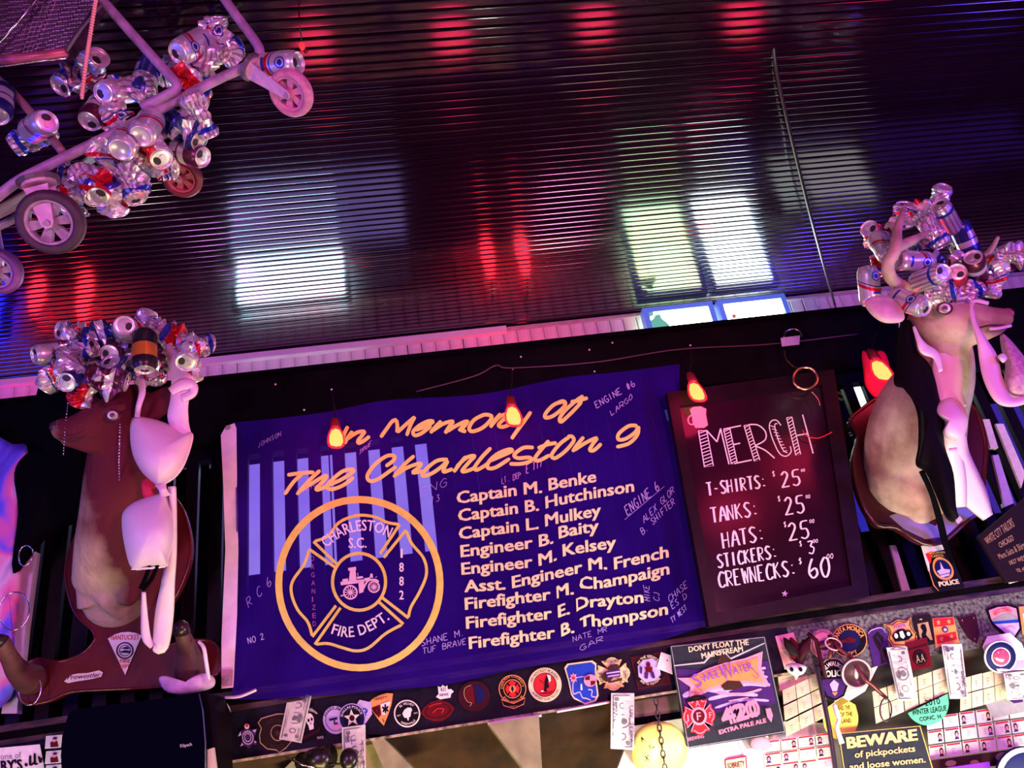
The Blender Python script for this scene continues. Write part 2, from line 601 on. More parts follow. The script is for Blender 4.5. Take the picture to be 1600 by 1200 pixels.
# back wall of narrow vertical boards
bw = struct(obj('wall_back', box(-4, 4.6, 3.32, 3.42, 0, ZC), m_black, loc=(0, 3.3, 0)))
me = None
x = -3.4
i = 0
while x < 4.2:
    wd = .066
    if me is None:
        g = box(-wd / 2, wd / 2, 0, .02, 1.2, 3.44)
        g[0][:] = [Vector(v) for v in g[0]]
        me = bpy.data.meshes.new('wall_board')
        v = [(-.033, .02, 1.2), (-.033, .003, 1.2), (-.029, 0, 1.2), (.029, 0, 1.2), (.033, .003, 1.2), (.033, .02, 1.2)]
        vv = v + [(a, b, 3.46) for a, b, c in v]
        me.from_pydata(vv, [], [(j, j + 1, j + 7, j + 6) for j in range(5)] + [(5, 4, 3, 2, 1, 0), (6, 7, 8, 9, 10, 11)])
        me.materials.append(m_white_wall)
    o = bpy.data.objects.new('wall_board', me)
    C.objects.link(o)
    o.parent = bw
    o.location = (x, rnd.uniform(-.002, .002), rnd.uniform(-.002, .002))
    x += .0675 + (rnd.random() < .15) * .002
    i += 1
struct(obj('trim_1', box(-3.9, .38, 3.265, 3.298, 3.437, 3.468), m_white_trim))
struct(obj('trim_2', box(.38, 4.5, 3.28, 3.298, 3.452, 3.468), mat('aged_trim', (.5, .42, .42), .6, noise=.2)))
for s, xx in (('left', -4.0), ('right', 4.6)):
    struct(obj('wall_' + s, box(xx - .08, xx, -2.2, 3.4, 0, ZC + .06), m_black))
struct(obj('wall_front', box(-4, 4.6, -2.28, -2.2, 0, ZC + .06), m_black))
struct(obj('floor', box(-4.1, 4.7, -2.3, 3.42, -.08, 0), mat('dark_floor', (.03, .02, .02), .5, noise=.4)))

struct(obj('trim_12', box(-3.9, 4.5, 3.296, 3.316, 1.1, 2.97), m_black))
# seam cables on the ceiling
m_cable = mat('black_cable', (.02, .015, .02), .3)
def cable(name, label, pts, r, m, cat='cable', parent=None, group=None, n=6):
    o = obj(name, tube(cr(pts, 8), r, n), m, parent, True)
    if parent is None:
        tag(o, label, cat, group)
    return o
cable('ceiling_cable', 'thin black cable under the ceiling running down to the light boxes side', [P(1208, 60, 1.68), P(1215, 120, 1.80), P(1245, 250, 2.15), P(1275, 370, 2.55), P(1306, 482, 3.2)], .006, m_cable)
cable('ceiling_cable', 'thin black cable strung under the black ceiling above the left deer head', [P(236, 300, 2.3), P(230, 370, 2.55), P(224, 430, 2.8), P(221, 492, 2.95)], .006, m_cable)

# ------------------------------------------------------------------ bar back: fascia, slats, frieze
def front(poly, Y0, Y1):
    """solid between two depths whose front outline is given in the frame"""
    return prism(poly, Y0, Y1 - Y0)
tz = 2.945
struct(obj('trim_3', box(-3.2, 3.6, 2.55, 2.62, 2.70, tz), mat('fascia_paint', (.003, .002, .003), .5, noise=.5, nscale=9, bump=.3, bscale=18, spec=.08)))
struct(obj('trim_4', box(-3.2, 3.6, 2.53, 2.66, tz - .005, tz + .012), m_black))
m_slat = mat('dark_stained_slat', (.004, .002, .004), .5, spec=.12, noise=.5, nscale=10, bump=.2, bscale=40, stretch=(6, 6, .6))
rail = struct(obj('trim_5', box(-3.2, 3.6, 2.60, 2.65, 2.66, 2.72), m_slat))
me = bpy.data.meshes.new('slat')
g = box(-.021, .021, 2.60, 2.622, 1.80, 2.72)
me.from_pydata([tuple(v - ORG[rail.name]) for v in g[0]], [], g[1])
me.materials.append(m_slat)
x = -2.4
for i in range(70):
    if x > 3.3:
        break
    o = bpy.data.objects.new('slat', me)
    C.objects.link(o)
    o.parent = rail
    o.location = (x, rnd.uniform(-.001, .001), 0)
    x += .0845
# solid backing where the picture shows no light: behind the lower part
struct(obj('trim_6', box(-2.9, 3.3, 2.66, 2.68, 1.7, 2.10), m_black))
# moulding shelf (three steps) above the frieze
m_mould = mat('worn_dark_moulding', (.05, .022, .026), .42, spec=.2, noise=.93, nscale=30, bump=.4, bscale=60, stretch=(.4, 2, 2))
struct(obj('trim_7', box(-3.0, 3.5, 2.468, 2.66, 1.838, 1.856), m_mould))
struct(obj('trim_8', box(-3.0, 3.5, 2.478, 2.66, 1.818, 1.838), m_black))
struct(obj('trim_9', box(-3.0, 3.5, 2.486, 2.66, 1.803, 1.818), m_mould))
m_frieze = mat('dark_worn_frieze', (.005, .004, .014), .5, spec=.12, noise=.6, nscale=26, bump=.3, bscale=60)
m_frieze2 = mat('grey_worn_frieze', (.15, .145, .15), .75, spec=.1, noise=.93, nscale=95, bump=.4, bscale=70)
struct(obj('trim_10', box(-3.0, 1.02, 2.50, 2.54, 1.668, 1.803), m_frieze))
struct(obj('trim_11', box(1.02, 3.5, 2.50, 2.54, 1.655, 1.803), m_frieze2))
# ------------------------------------------------------------------ lit things on the back wall (behind the fascia), seen directly and mirrored in the ceiling
def glow(name, col, st, c2=None, sc_=6, pos=(.35, .65)):
    m = mat(name, (.02, .02, .02), .3, emit=col, es=st)
    if c2:
        nt = m.node_tree
        n = nt.nodes.new('ShaderNodeTexNoise')
        n.inputs['Scale'].default_value = sc_
        n.inputs['Detail'].default_value = 3
        tc = nt.nodes.new('ShaderNodeTexCoord')
        nt.links.new(tc.outputs['Object'], n.inputs['Vector'])
        r = nt.nodes.new('ShaderNodeValToRGB')
        r.color_ramp.elements[0].position = pos[0]
        r.color_ramp.elements[1].position = pos[1]
        r.color_ramp.elements[0].color = (*col, 1)
        r.color_ramp.elements[1].color = (*c2, 1)
        nt.links.new(n.outputs['Fac'], r.inputs['Fac'])
        nt.links.new(r.outputs['Color'], nt.nodes['Principled BSDF'].inputs['Emission Color'])
    return m
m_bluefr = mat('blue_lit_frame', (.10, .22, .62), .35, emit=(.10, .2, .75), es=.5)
def lightbox(label, x0, x1, z0, z1, ms, Yf=3.20, fr=.026, mf=None):
    t = empty('light_box_sign', label, 'sign', ((x0 + x1) / 2, Yf, z0))
    mf = mf or m_bluefr
    fm = join(box(x0, x0 + fr, Yf, Yf + .06, z0, z1), box(x1 - fr, x1, Yf, Yf + .06, z0, z1), box(x0 + fr, x1 - fr, Yf, Yf + .06, z0, z0 + fr), box(x0 + fr, x1 - fr, Yf, Yf + .06, z1 - fr, z1))
    obj('frame', fm, mf, t)
    s = obj('screen', box(x0 + fr, x1 - fr, Yf + .012, Yf + .05, z0 + fr, z1 - fr), ms, t)
    obj('wall_mount', box(x0 + .1, x1 - .1, Yf + .05, 3.33, (z0 + z1) / 2 - .03, (z0 + z1) / 2 + .03), m_black, t)
    return t, s
m_scr1 = glow('screen_pale_green', (.55, 1, .60), 13, (.95, .98, .55), 5)
m_scr2 = glow('screen_white', (.92, 1, .98), 22, (.75, .95, 1), 5)
t1, s1 = lightbox('blue framed glowing light box above the fascia, the one with a pale green screen', 1.055, 1.412, 2.86, 3.445, m_scr1)
sf = plane_surf(3.205)
obj('figure_print', onto(join2(poly2([(1012, 512), (1013, 503), (1021, 498), (1024, 492), (1031, 491), (1034, 498), (1041, 503), (1046, 508), (1046, 512)]), poly2([(1013, 487), (1020, 486), (1021, 493), (1014, 495)])), sf, 0), glow('screen_shade', (.15, .5, .42), .9), t1)
t2, s2 = lightbox('blue framed glowing light box above the fascia, white screen with a bit of blue script', 1.437, 1.79, 2.84, 3.445, m_scr2)
obj('lettering', onto(join2(tpath('ical', [(1193, 490), (1213, 486)], 8, shear=.3)), sf, 0), glow('screen_blue_ink', (.05, .25, .6), .8), t2)
obj('emblem', onto(join2(poly2(star(1147, 494, 5, 7, .6))), sf, 0), glow('screen_red_ink', (.8, .15, .1), .8), t2)
m_scr3 = glow('screen_blue_white', (.45, .8, 1), 26, (1, .62, .80), 2.6, (.4, .58))
lightbox('wide glowing light box behind the fascia, mirrored in the ceiling over the banner', -.93, -.36, 2.955, 3.265, m_scr3, mf=m_black)
lightbox('small glowing light box behind the fascia at the right, mirrored in the ceiling', 1.93, 2.13, 2.62, 3.02, glow('screen_dim_green', (.65, .9, .7), 2.2, (.8, .7, .9)), mf=m_black)
lightbox('blue glowing light box behind the fascia beyond the left deer', -2.62, -1.97, 2.80, 3.27, glow('screen_deep_blue', (.01, .015, 1), 16), mf=m_black)
# red lanterns behind the fascia
m_redglow = glow('red_lantern_glass', (1, .02, .04), 22)
def lantern(label, x, z0, z1):
    t = empty('red_lantern', label, 'lantern', (x, 3.16, z1 + .05))
    prof = [(.0, z0), (.018, z0 + .01), (.030, z0 + .05), (.032, (z0 + z1) / 2), (.024, z1 - .03), (.012, z1), (0, z1)]
    obj('glass', lathe(prof, 16, Vector((x, 3.16, 0))), m_redglow, t, True)
    obj('hook', tube([(x, 3.16, z1 - .01), (x, 3.16, z1 + .03), (x, 3.25, z1 + .05), (x, 3.33, z1 + .05)], .005, 6), m_black, t)
LB = 'red glass lantern behind the fascia, mirrored '
lantern(LB + 'over the banner title', .335, 3.02, 3.26)
lantern(LB + 'right of the other one over the title', .51, 3.02, 3.27)
lantern(LB + 'above the deer head at the far left end', -1.82, 3.0, 3.22)
lantern(LB + 'just above the pile of cans at left', -1.60, 3.0, 3.27)

def backdrop_panel(label, poly, Y, m, name='window_1'):
    return struct(obj(name, prism(poly, Y, .02), m))
m_backdrop_l = glow('window_lavender', (.34, .24, 1), 1.9, (.46, .36, 1), 3)
m_backdrop_p = glow('window_violet', (.14, .04, .62), .42, (.05, .04, .8), 4)
m_backdrop_w = glow('window_white', (1, .95, .98), 1.6)
def backdrop_pane(i, x0, x1, z0, z1, m, bars=1, Yw=3.28):  # glowing panes added as a lit backdrop behind the slats
    o = struct(obj('window_%d' % i, join(box(x0 - .03, x0, Yw - .015, 3.318, z0 - .03, z1 + .03), box(x1, x1 + .03, Yw - .015, 3.318, z0 - .03, z1 + .03), box(x0, x1, Yw - .015, 3.318, z0 - .03, z0), box(x0, x1, Yw - .015, 3.318, z1, z1 + .03)), m_black))
    for b in range(bars):
        xa = x0 + (x1 - x0) * b / bars
        xb = x0 + (x1 - x0) * (b + 1) / bars
        obj('pane', box(xa + .004, xb - .004, Yw, Yw + .01, z0, z1), m, o)
    return o
backdrop_pane(1, -.96, -.06, 2.40, 2.90, m_backdrop_l, 2)
backdrop_pane(2, 2.02, 2.55, 2.55, 2.93, m_backdrop_w, 1)
backdrop_pane(3, 2.62, 3.6, 1.95, 2.75, m_backdrop_p, 2)
backdrop_pane(4, 1.75, 1.98, 2.05, 2.75, m_backdrop_p, 1)
backdrop_pane(5, 2.05, 2.56, 2.05, 2.50, m_backdrop_p, 1)
# left end: a hung flag seen past the slats and a white post
def gradflag():
    m = mat('tie_dye_flag_cloth', (.5, .1, .3), .7)
    nt = m.node_tree
    tc = nt.nodes.new('ShaderNodeTexCoord')
    n = nt.nodes.new('ShaderNodeTexNoise')
    n.inputs['Scale'].default_value = 4.0
    n.inputs['Distortion'].default_value = 1.2
    r = nt.nodes.new('ShaderNodeValToRGB')
    cs = [(.30, (.10, .03, .5)), (.42, (.12, .12, .85)), (.52, (.85, .15, .4)), (.62, (.75, .55, .7)), (.75, (.25, .05, .4))]
    r.color_ramp.elements[0].position = cs[0][0]
    r.color_ramp.elements[0].color = (*cs[0][1], 1)
    r.color_ramp.elements[1].position = cs[-1][0]
    r.color_ramp.elements[1].color = (*cs[-1][1], 1)
    for p_, c_ in cs[1:-1]:
        e = r.color_ramp.elements.new(p_)
        e.color = (*c_, 1)
    nt.links.new(tc.outputs['Object'], n.inputs['Vector'])
    nt.links.new(n.outputs['Fac'], r.inputs['Fac'])
    nt.links.new(r.outputs['Color'], nt.nodes['Principled BSDF'].inputs['Base Color'])
    return m
fl = obj('tie_dye_flag', puff([(-60, 694), (20, 694), (42, 700), (36, 760), (32, 840), (34, 900), (22, 1000), (16, 1090), (-60, 1090)], 2.50, .02, .004, 4), gradflag(), smooth=True)
tag(fl, 'pink, blue and white tie-dye flag hanging at the left edge', 'flag')
wp = obj('white_post', prism([(36, 860), (56, 862), (40, 980), (26, 1115), (2, 1115), (22, 980)], 2.535, .03), mat('white_post_paint', (.68, .64, .72), .5, noise=.15), None)
tag(wp, 'narrow white painted board standing behind the hoof hook at the left edge', 'board')
# black curtain / cloth at far left
m_cloth = mat('black_cloth', (.002, .0015, .003), .9, spec=.03, bump=.2, bscale=30)
cl = obj('black_shirt', puff([(66, 600), (110, 590), (130, 640), (135, 720), (132, 800), (70, 840), (20, 895), (28, 800), (22, 740), (40, 710), (78, 690), (48, 660), (56, 620)], 2.46, .05, .01, 6, (90, 740)), m_cloth, smooth=True)
tag(cl, 'black cloth hanging from the antlers behind the nose of the left deer', 'cloth')
# things seen in the gaps at the right
def plate(name, label, cat, poly, Y, col, th=.004, group=None, m=None):
    o = obj(name, prism(poly, Y, th), m or ink(col))
    tag(o, label, cat, group)
    return o
pb = plate('blind_card', 'pink card with slanting white stripes in the gap right of the chalkboard', 'card', [(1289, 586), (1316, 592), (1318, 625), (1300, 632)], 2.70, 'maroon')
sfp = plane_surf(2.698)
obj('stripe', onto(join2(*[stroke([(1289 + i * 2, 590 + i * 9), (1317, 598 + i * 9)], 4, 0, False) for i in range(4)]), sfp, .001), ink('white'), pb)
pp = plate('blue_poster', 'dark blue poster with two white zeros behind the slats right of the chalkboard', 'poster', [(1296, 628), (1322, 622), (1340, 712), (1312, 722)], 2.72, 'navy')
obj('lettering', onto(join2(tpath('oo.', [(1315, 683), (1337, 680)], 9)), plane_surf(2.715), .001), ink('white'), pp)

# ------------------------------------------------------------------ memorial banner
def wv(px, py):
    f = .006 * math.sin((px + py * .12) / 41.0) + .004 * math.sin((px - py * .5) / 23.0)
    e = max(0, (px - 985) / 110.0)
    f += .016 * e * math.sin((px - py * .17) / 11.0)
    e2 = max(0, (470 - px) / 110.0)
    return f + .008 * e2 * math.sin((px + py * .55) / 19.0)
BY = 2.44
def bsurf(px, py, off=0.0):
    return P(px, py, BY + wv(px, py) - off)
topc = cr([(366, 660), (430, 654), (515, 643), (600, 626), (715, 619), (775, 612), (882, 590), (960, 582), (1062, 569)], 8)
botc = cr([(362, 1093), (430, 1092), (520, 1086), (600, 1079), (700, 1069), (800, 1047), (900, 1030), (1000, 1010), (1106, 977)], 8)
lefc = cr([(366, 660), (368, 760), (370, 900), (367, 1000), (362, 1093)], 8)
rigc = cr([(1062, 569), (1063, 640), (1076, 760), (1090, 870), (1106, 977)], 8)
def along(c, t):
    x = t * (len(c) - 1)
    i = min(int(x), len(c) - 2)
    f = x - i
    return tuple(a * (1 - f) + b * f for a, b in zip(c[i], c[i + 1]))
V, Fc = [], []
NU, NV = 110, 44
for j in range(NV + 1):
    for i in range(NU + 1):
        u, v = i / NU, j / NV
        T_, B_, L_, R_ = along(topc, u), along(botc, u), along(lefc, v), along(rigc, v)
        c = [T_[k] * (1 - v) + B_[k] * v + L_[k] * (1 - u) + R_[k] * u - ((1 - u) * (1 - v) * topc[0][k] + u * (1 - v) * topc[-1][k] + (1 - u) * v * botc[0][k] + u * v * botc[-1][k]) for k in (0, 1)]
        V.append(bsurf(*c))
for j in range(NV):
    for i in range(NU):
        a = j * (NU + 1) + i
        Fc.append((a, a + 1, a + NU + 2, a + NU + 1))
mb = mat('blue_banner_cloth', (.022, .003, .20), .6, spec=.03, noise=.25, nscale=4, bump=.15, bscale=9)
nt = mb.node_tree
tr = nt.nodes.new('ShaderNodeBsdfTransparent')
tr.inputs[0].default_value = (.85, .72, 1, 1)
mx = nt.nodes.new('ShaderNodeMixShader')
mx.inputs[0].default_value = .36
out = [n for n in nt.nodes if n.type == 'OUTPUT_MATERIAL'][0]
nt.links.new(nt.nodes['Principled BSDF'].outputs[0], mx.inputs[1])
nt.links.new(tr.outputs[0], mx.inputs[2])
nt.links.new(mx.outputs[0], out.inputs['Surface'])
ban = obj('memorial_banner', (V, Fc), mb, None, True)
tag(ban, 'large blue cloth banner with gold lettering and a round fire department emblem', 'banner')
hdr = [(352, 667), (366, 661), (369, 668), (370, 760), (372, 860), (370, 960), (366, 1042), (364, 1074), (346, 1076), (346, 1000), (352, 860), (349, 760), (345, 680)]
m_hdr = mat('white_banner_header', (.80, .66, .74), .6, noise=.12, nscale=25)
obj('header_strip', prism(hdr, BY - .012, .003), m_hdr, ban)
for gx, gy in ((356, 668), (355, 1062)):
    g = lathe([(.004, 0), (.009, 0), (.009, .003), (.004, .003)], 14, P(gx, gy, BY - .0165), (Vector((1, 0, 0)), Vector((0, 0, 1)), Vector((0, 1, 0))))
    obj('grommet', g, ink('grey'), ban)
obj('header_tag', prism([(347, 1046), (364, 1046), (363, 1072), (347, 1072)], BY - .015, .001), mat('header_tag_pink', (.45, .2, .28), .6, noise=.2), ban)
# nails/pins and a tie
m_gold = mat('gold_banner_ink', (.86, .74, .16), .5, noise=.12, nscale=30)
def A(pts, ox, oy, s):
    return [(ox + x / s, oy + y / s) for x, y in pts]
TA = [[(606, 245), (575, 310), (548, 392)], [(645, 285), (605, 340), (577, 392)], [(600, 352), (680, 298), (742, 290), (722, 325), (692, 362), (695, 385), (735, 368), (788, 328)],
      [(1015, 190), (975, 205), (930, 265), (878, 338)], [(1010, 190), (1018, 245), (1015, 298)], [(1015, 298), (1090, 230), (1165, 165)], [(1165, 165), (1130, 230), (1095, 325)],
      [(1165, 280), (1255, 245), (1315, 208), (1275, 203), (1200, 240), (1150, 290), (1165, 322), (1225, 300), (1300, 240)],
      [(1385, 200), (1335, 250), (1292, 302)], [(1310, 285), (1400, 225), (1480, 205), (1445, 255), (1415, 305)], [(1430, 290), (1510, 240), (1590, 205), (1560, 250), (1530, 285)],
      [(100, 652), (200, 637), (325, 628)], [(222, 645), (150, 712), (78, 815)], [(375, 612), (290, 690), (178, 815)], [(195, 790), (300, 725), (395, 668), (430, 662), (395, 710), (345, 760), (355, 775), (430, 745)],
      [(440, 738), (550, 690), (645, 628), (640, 605), (560, 622), (465, 700), (430, 750), (475, 770), (570, 735), (655, 668)],
      [(920, 580), (985, 530), (990, 492), (925, 495), (830, 565), (770, 650), (785, 700), (850, 690), (940, 630), (1010, 580)],
      [(1160, 490), (1080, 560), (985, 670)], [(1000, 655), (1100, 590), (1210, 555), (1195, 590), (1145, 632), (1230, 618)],
      [(1440, 522), (1350, 532), (1260, 600), (1225, 655), (1285, 648), (1370, 595), (1440, 530)], [(1440, 530), (1410, 590), (1405, 625), (1480, 600)]]
TB = [[(62, 300), (35, 345), (5, 385), (45, 395)], [(185, 258), (110, 300), (70, 365), (95, 395), (175, 368), (240, 310), (255, 268), (205, 255), (165, 268)],
      [(335, 245), (290, 295), (245, 362)], [(262, 338), (320, 275), (388, 245)], [(395, 268), (340, 310), (315, 345), (345, 358), (410, 335), (490, 280)],
      [(585, 230), (525, 315), (465, 395), (422, 458)],
      [(865, 145), (780, 170), (710, 240), (705, 280), (765, 268), (840, 210), (872, 165), (850, 142), (800, 160)],
      [(1022, 98), (960, 140), (870, 220), (825, 285), (835, 315), (885, 275), (960, 200), (1000, 150), (960, 142)], [(915, 150), (990, 135), (1058, 115)],
      [(45, 602), (-5, 660), (-60, 735)], [(-40, 695), (45, 615), (115, 600), (70, 650), (10, 725), (60, 722), (130, 690)],
      [(252, 530), (175, 610), (115, 695), (135, 715), (200, 680), (240, 650)],
      [(230, 645), (330, 603), (425, 558), (400, 545), (310, 580), (235, 645), (225, 698), (290, 695), (410, 620)],
      [(608, 530), (520, 532), (445, 590), (480, 618), (570, 612), (585, 640), (500, 665), (405, 665)],
      [(735, 470), (680, 535), (618, 618), (650, 638), (745, 590)], [(640, 535), (720, 505), (800, 490)],
      [(905, 440), (825, 500), (758, 588), (785, 618), (870, 560), (940, 475), (925, 437), (890, 440)],
      [(1025, 440), (975, 500), (930, 565)], [(940, 555), (1040, 490), (1132, 450), (1100, 500), (1075, 548), (1110, 552), (1172, 495)],
      [(1472, 348), (1400, 350), (1320, 410), (1312, 460), (1370, 458), (1450, 405), (1482, 350)], [(1482, 350), (1470, 425), (1400, 495), (1295, 525)]]
ga = [stroke(A(s, 430, 620, 5.333), 5.8) for s in TA]
gb = [stroke(A(s, 720, 600, 5.333), 5.8) for s in TB]
for wd in (ga[0:3], ga[3:11] + gb[0:6], gb[6:9], ga[11:16], ga[16:] + gb[9:19], gb[19:]):
    obj('title_word', onto(join2(*wd), bsurf, .003), m_gold, ban)
N1 = [('Captain M. Benke', [(65, 297), (490, 238), (655, 220), (725, 200), (1027, 145)]), ('Captain B. Hutchinson', [(75, 420), (500, 362), (655, 340), (720, 318), (1000, 262), (1290, 212)]),
      ('Captain L. Mulkey', [(80, 545), (510, 488), (655, 466), (720, 443), (1060, 378)]), ('Engineer B. Baity', [(92, 668), (580, 605), (740, 568), (790, 533), (1045, 487)]),
      ('Engineer M. Kelsey', [(98, 790), (595, 735), (770, 682), (830, 655), (1165, 602)])]
N2 = [('Asst. Engineer M. French', [(118, 378), (405, 358), (470, 345), (945, 237), (1010, 217), (1110, 220), (1165, 218), (1530, 135)]),
      ('Firefighter M. Champaign', [(122, 500), (710, 430), (775, 405), (890, 388), (945, 352), (1080, 348), (1535, 252)]), ('Firefighter E. Drayton', [(130, 632), (720, 562), (790, 540), (885, 522), (940, 490), (1355, 450)]),
      ('Firefighter B. Thompson', [(150, 772), (740, 695), (810, 672), (910, 650), (960, 612), (1100, 612), (1525, 532)])]
gs = [tpath(s, A(p, 700, 720, 4.444), 18.5, up=(-.05, -1), bold=.028) for s, p in N1] + [tpath(s, A(p, 700, 840, 4.444), 18.5, up=(-.05, -1), bold=.028) for s, p in N2]
for g in gs:
    obj('name_line', onto(g, bsurf, .003), mat('cream_banner_ink', (.88, .84, .38), .5, noise=.1, nscale=40), ban)
# emblem
E_ = lambda pts: A(pts, 340, 800, 4)
gs = [ring2(ell(561.5, 912, 131.5, 137, 60), ell(561.5, 912, 120.5, 126, 60)), ring2(ell(561, 909, 44, 47, 36), ell(561, 909, 39, 42, 36))]
arc_t = [(745, 325), (600, 185), (690, 150), (760, 65), (870, 22), (980, 30), (1060, 65), (1138, 78), (1015, 262)]
arc_r = [(1038, 285), (1178, 112), (1212, 195), (1288, 290), (1305, 390), (1262, 500), (1208, 595), (1192, 662), (1022, 530)]
arc_b = [(1000, 555), (1160, 700), (1050, 760), (945, 848), (865, 868), (780, 848), (690, 822), (608, 828), (768, 598)]
arc_l = [(738, 348), (572, 232), (542, 325), (470, 430), (462, 510), (500, 610), (565, 690), (592, 780), (740, 585)]
for a in (arc_t, arc_r, arc_b, arc_l):
    q = [a[0]] + cr(a[1:-1], 5) + [a[-1]]
    gs.append(stroke(E_(q), 4.6, 0, False))
obj('emblem_outline', onto(join2(*gs), bsurf, .003), mat('emblem_gold_ink', (.70, .62, .10), .45, noise=.15, nscale=30), ban)
gs = [tpath('CHARLESTON', E_([(680, 222), (780, 150), (880, 118), (980, 122), (1070, 160)]), 17, bold=.015), tpath('S.C.', E_([(820, 225), (930, 222)]), 16, bold=.015),
      tpath('FIRE DEPT.', E_([(710, 760), (800, 782), (900, 768), (1000, 720), (1075, 670)]), 16.5, bold=.015)]
for i, ch in enumerate('1882'):
    gs.append(tpath(ch, E_([(1136 + (9 if ch == '1' else 0), 285 + i * 87), (1163 - (8 if ch == '1' else 0), 285 + i * 87)]), 14, bold=.015))
for g in gs[:3] + [join2(*gs[3:])]:
    obj('emblem_lettering', onto(g, bsurf, .003), ink('white'), ban)
gs = [tpath(ch, E_([(582 + i * 1.5, 306 + i * 51), (582 + (7 if ch == 'I' else 22) + i * 1.5, 306 + i * 51)]), 8, bold=0) for i, ch in enumerate('ORGANIZED')]
obj('faded_lettering', onto(join2(*gs), bsurf, .003), mat('faded_pink_ink', (.34, .07, .24), .6), ban)
# steam fire engine drawing
def wheel(cx, cy, r):
    g = [ring2(ell(cx, cy, r, n=24), ell(cx, cy, r * .78, n=24)), poly2(ell(cx, cy, r * .22, n=10))]
    for k_ in range(6):
        a = PI * k_ / 6
        g.append(stroke([(cx - r * .8 * math.cos(a), cy - r * .8 * math.sin(a)), (cx + r * .8 * math.cos(a), cy + r * .8 * math.sin(a))], r * .11, 0, False))
    return g
gs = wheel(830, 502, 46) + wheel(977, 468, 38) + [poly2([(768, 436), (915, 420), (918, 440), (770, 458)]), poly2([(828, 365), (862, 360), (868, 425), (820, 430)]), poly2([(815, 350), (865, 342), (866, 362), (818, 368)]),
      poly2([(780, 420), (815, 415), (815, 440), (780, 445)]), poly2([(870, 405), (905, 400), (912, 412), (872, 420)]), stroke([(768, 525), (790, 520)], 14, 0), poly2([(880, 440), (915, 432), (912, 500), (885, 510)]),
      stroke([(905, 490), (940, 430), (990, 425), (1005, 440)], 12, 5), poly2([(915, 415), (950, 408), (955, 425), (918, 432)]), poly2([(955, 385), (968, 385), (972, 410), (950, 412)]), stroke([(875, 380), (878, 400)], 7, 0), stroke([(985, 410), (998, 402)], 5, 0)]
gs = [(E_(g[0]), g[1]) for g in gs]
obj('fire_engine_drawing', onto(join2(*gs), bsurf, .003), mat('pale_pink_ink', (.72, .48, .56), .5), ban)
# marker signatures
gs = [hand('ENGINE #6', (932, 638), (994, 602), (-4, -9), 1.3), hand('LARGO', (955, 650), (990, 622), (-2, -8), 1.0, jit=.2), hand('ENGINE 6', (980, 806), (1032, 764), (-5, -14), 1.4), stroke([(976, 812), (1038, 760)], 1.1, 0), hand('ALEX GLOR', (1006, 818), (1055, 768), (-3, -10), 1.0),
      hand('B. SHIFTER', (1004, 836), (1056, 786), (-4, -9), 1.1), hand('E 117', (822, 740), (848, 728), (0, -13), 1.1), hand('LT. DEP', (784, 756), (815, 746), (-1, -9), .8, jit=.25), hand('ENG', (656, 776), (700, 758), (1, -13), .7), hand('13', (672, 788), (688, 782), (1, -11), .7),
      hand('SHANE M.', (658, 1010), (728, 992), (-1, -10), 1.1), hand('TUF BRAVE', (660, 1022), (730, 1006), (0, -9), 1.0), hand("R/C 6", (388, 950), (426, 912), (-4, -14), .9), hand('NO 2', (388, 1006), (414, 998), (-2, -9), 1.1), hand('CHASE', (1046, 942), (1076, 916), (-3, -10), .9), hand('ES D', (1050, 952), (1075, 934), (-3, -9), .9),
      hand('TY WEST', (1050, 974), (1074, 952), (-3, -8), .9), hand('MIKE', (1016, 940), (1014, 914), (-9, -2), .8), hand('CJ', (1030, 940), (1030, 925), (-9, -2), .8), hand('NATE MR', (895, 1003), (950, 986), (-1, -8), .8), hand('GAR', (905, 1018), (945, 1000), (-1, -8), .8), hand('SEAN', (470, 770), (500, 758), (0, -8), .5),
      hand('JOHNSON', (402, 700), (440, 680), (0, -7), .5), hand('TRUE', (560, 712), (580, 695), (2, -8), .6)]
for g in gs:
    obj('signature', onto(g, bsurf, .003), mat('silver_marker_ink', (.36, .30, .62), .5), ban)
# white tie cord from lower header
cable('white_tie_cord', 'white cord tied off under the lower left corner of the banner', [P(352, 1090, 2.44), P(375, 1088, 2.43), P(400, 1078, 2.42)], .0045, mat('white_cord', (.7, .6, .66), .6), 'cord')
cable('white_wire_loop', 'white wire curling down beside the black speaker below the banner', [P(338, 1096, 2.43), P(352, 1100, 2.42), P(358, 1112, 2.42), P(357, 1124, 2.42), P(351, 1134, 2.43)], .004, MATS['white_cord'], 'wire')

# ------------------------------------------------------------------ merch chalkboard
KY = 2.395
kout = [(1042, 613), (1303, 577), (1359, 931), (1108, 979)]
kin = [(1062, 634), (1284, 601), (1331, 915), (1120, 957)]
t = empty('merch_chalkboard', 'dark framed chalkboard lettered MERCH with a price list, right of the banner', 'chalkboard', P(1230, 960, KY))
m_kf = mat('chalkboard_frame_wood', (.008, .002, .006), .4, spec=.15, noise=.4, nscale=20, bump=.15)
def frame_piece(a, b, c, d):
    return prism([a, b, c, d], KY - .012, .035)
obj('frame', join(frame_piece(kout[0], kout[1], kin[1], kin[0]), frame_piece(kout[1], kout[2], kin[2], kin[1]), frame_piece(kout[2], kout[3], kin[3], kin[2]), frame_piece(kout[3], kout[0], kin[0], kin[3])), m_kf, t)
m_slate = mat('chalkboard_slate', (.016, .003, .012), .17, spec=.5, noise=.25, nscale=6, bump=.06, bscale=14)
obj('slate', prism([(kin[i][0], kin[i][1]) for i in range(4)], KY, .012), m_slate, t)
ks = plane_surf(KY)
m_chalk = mat('chalk_white', (.85, .74, .76), .8)
c1 = lambda pts: A(pts, 1050, 560, 5.333)
c2 = lambda pts: A(pts, 1050, 760, 5.333)
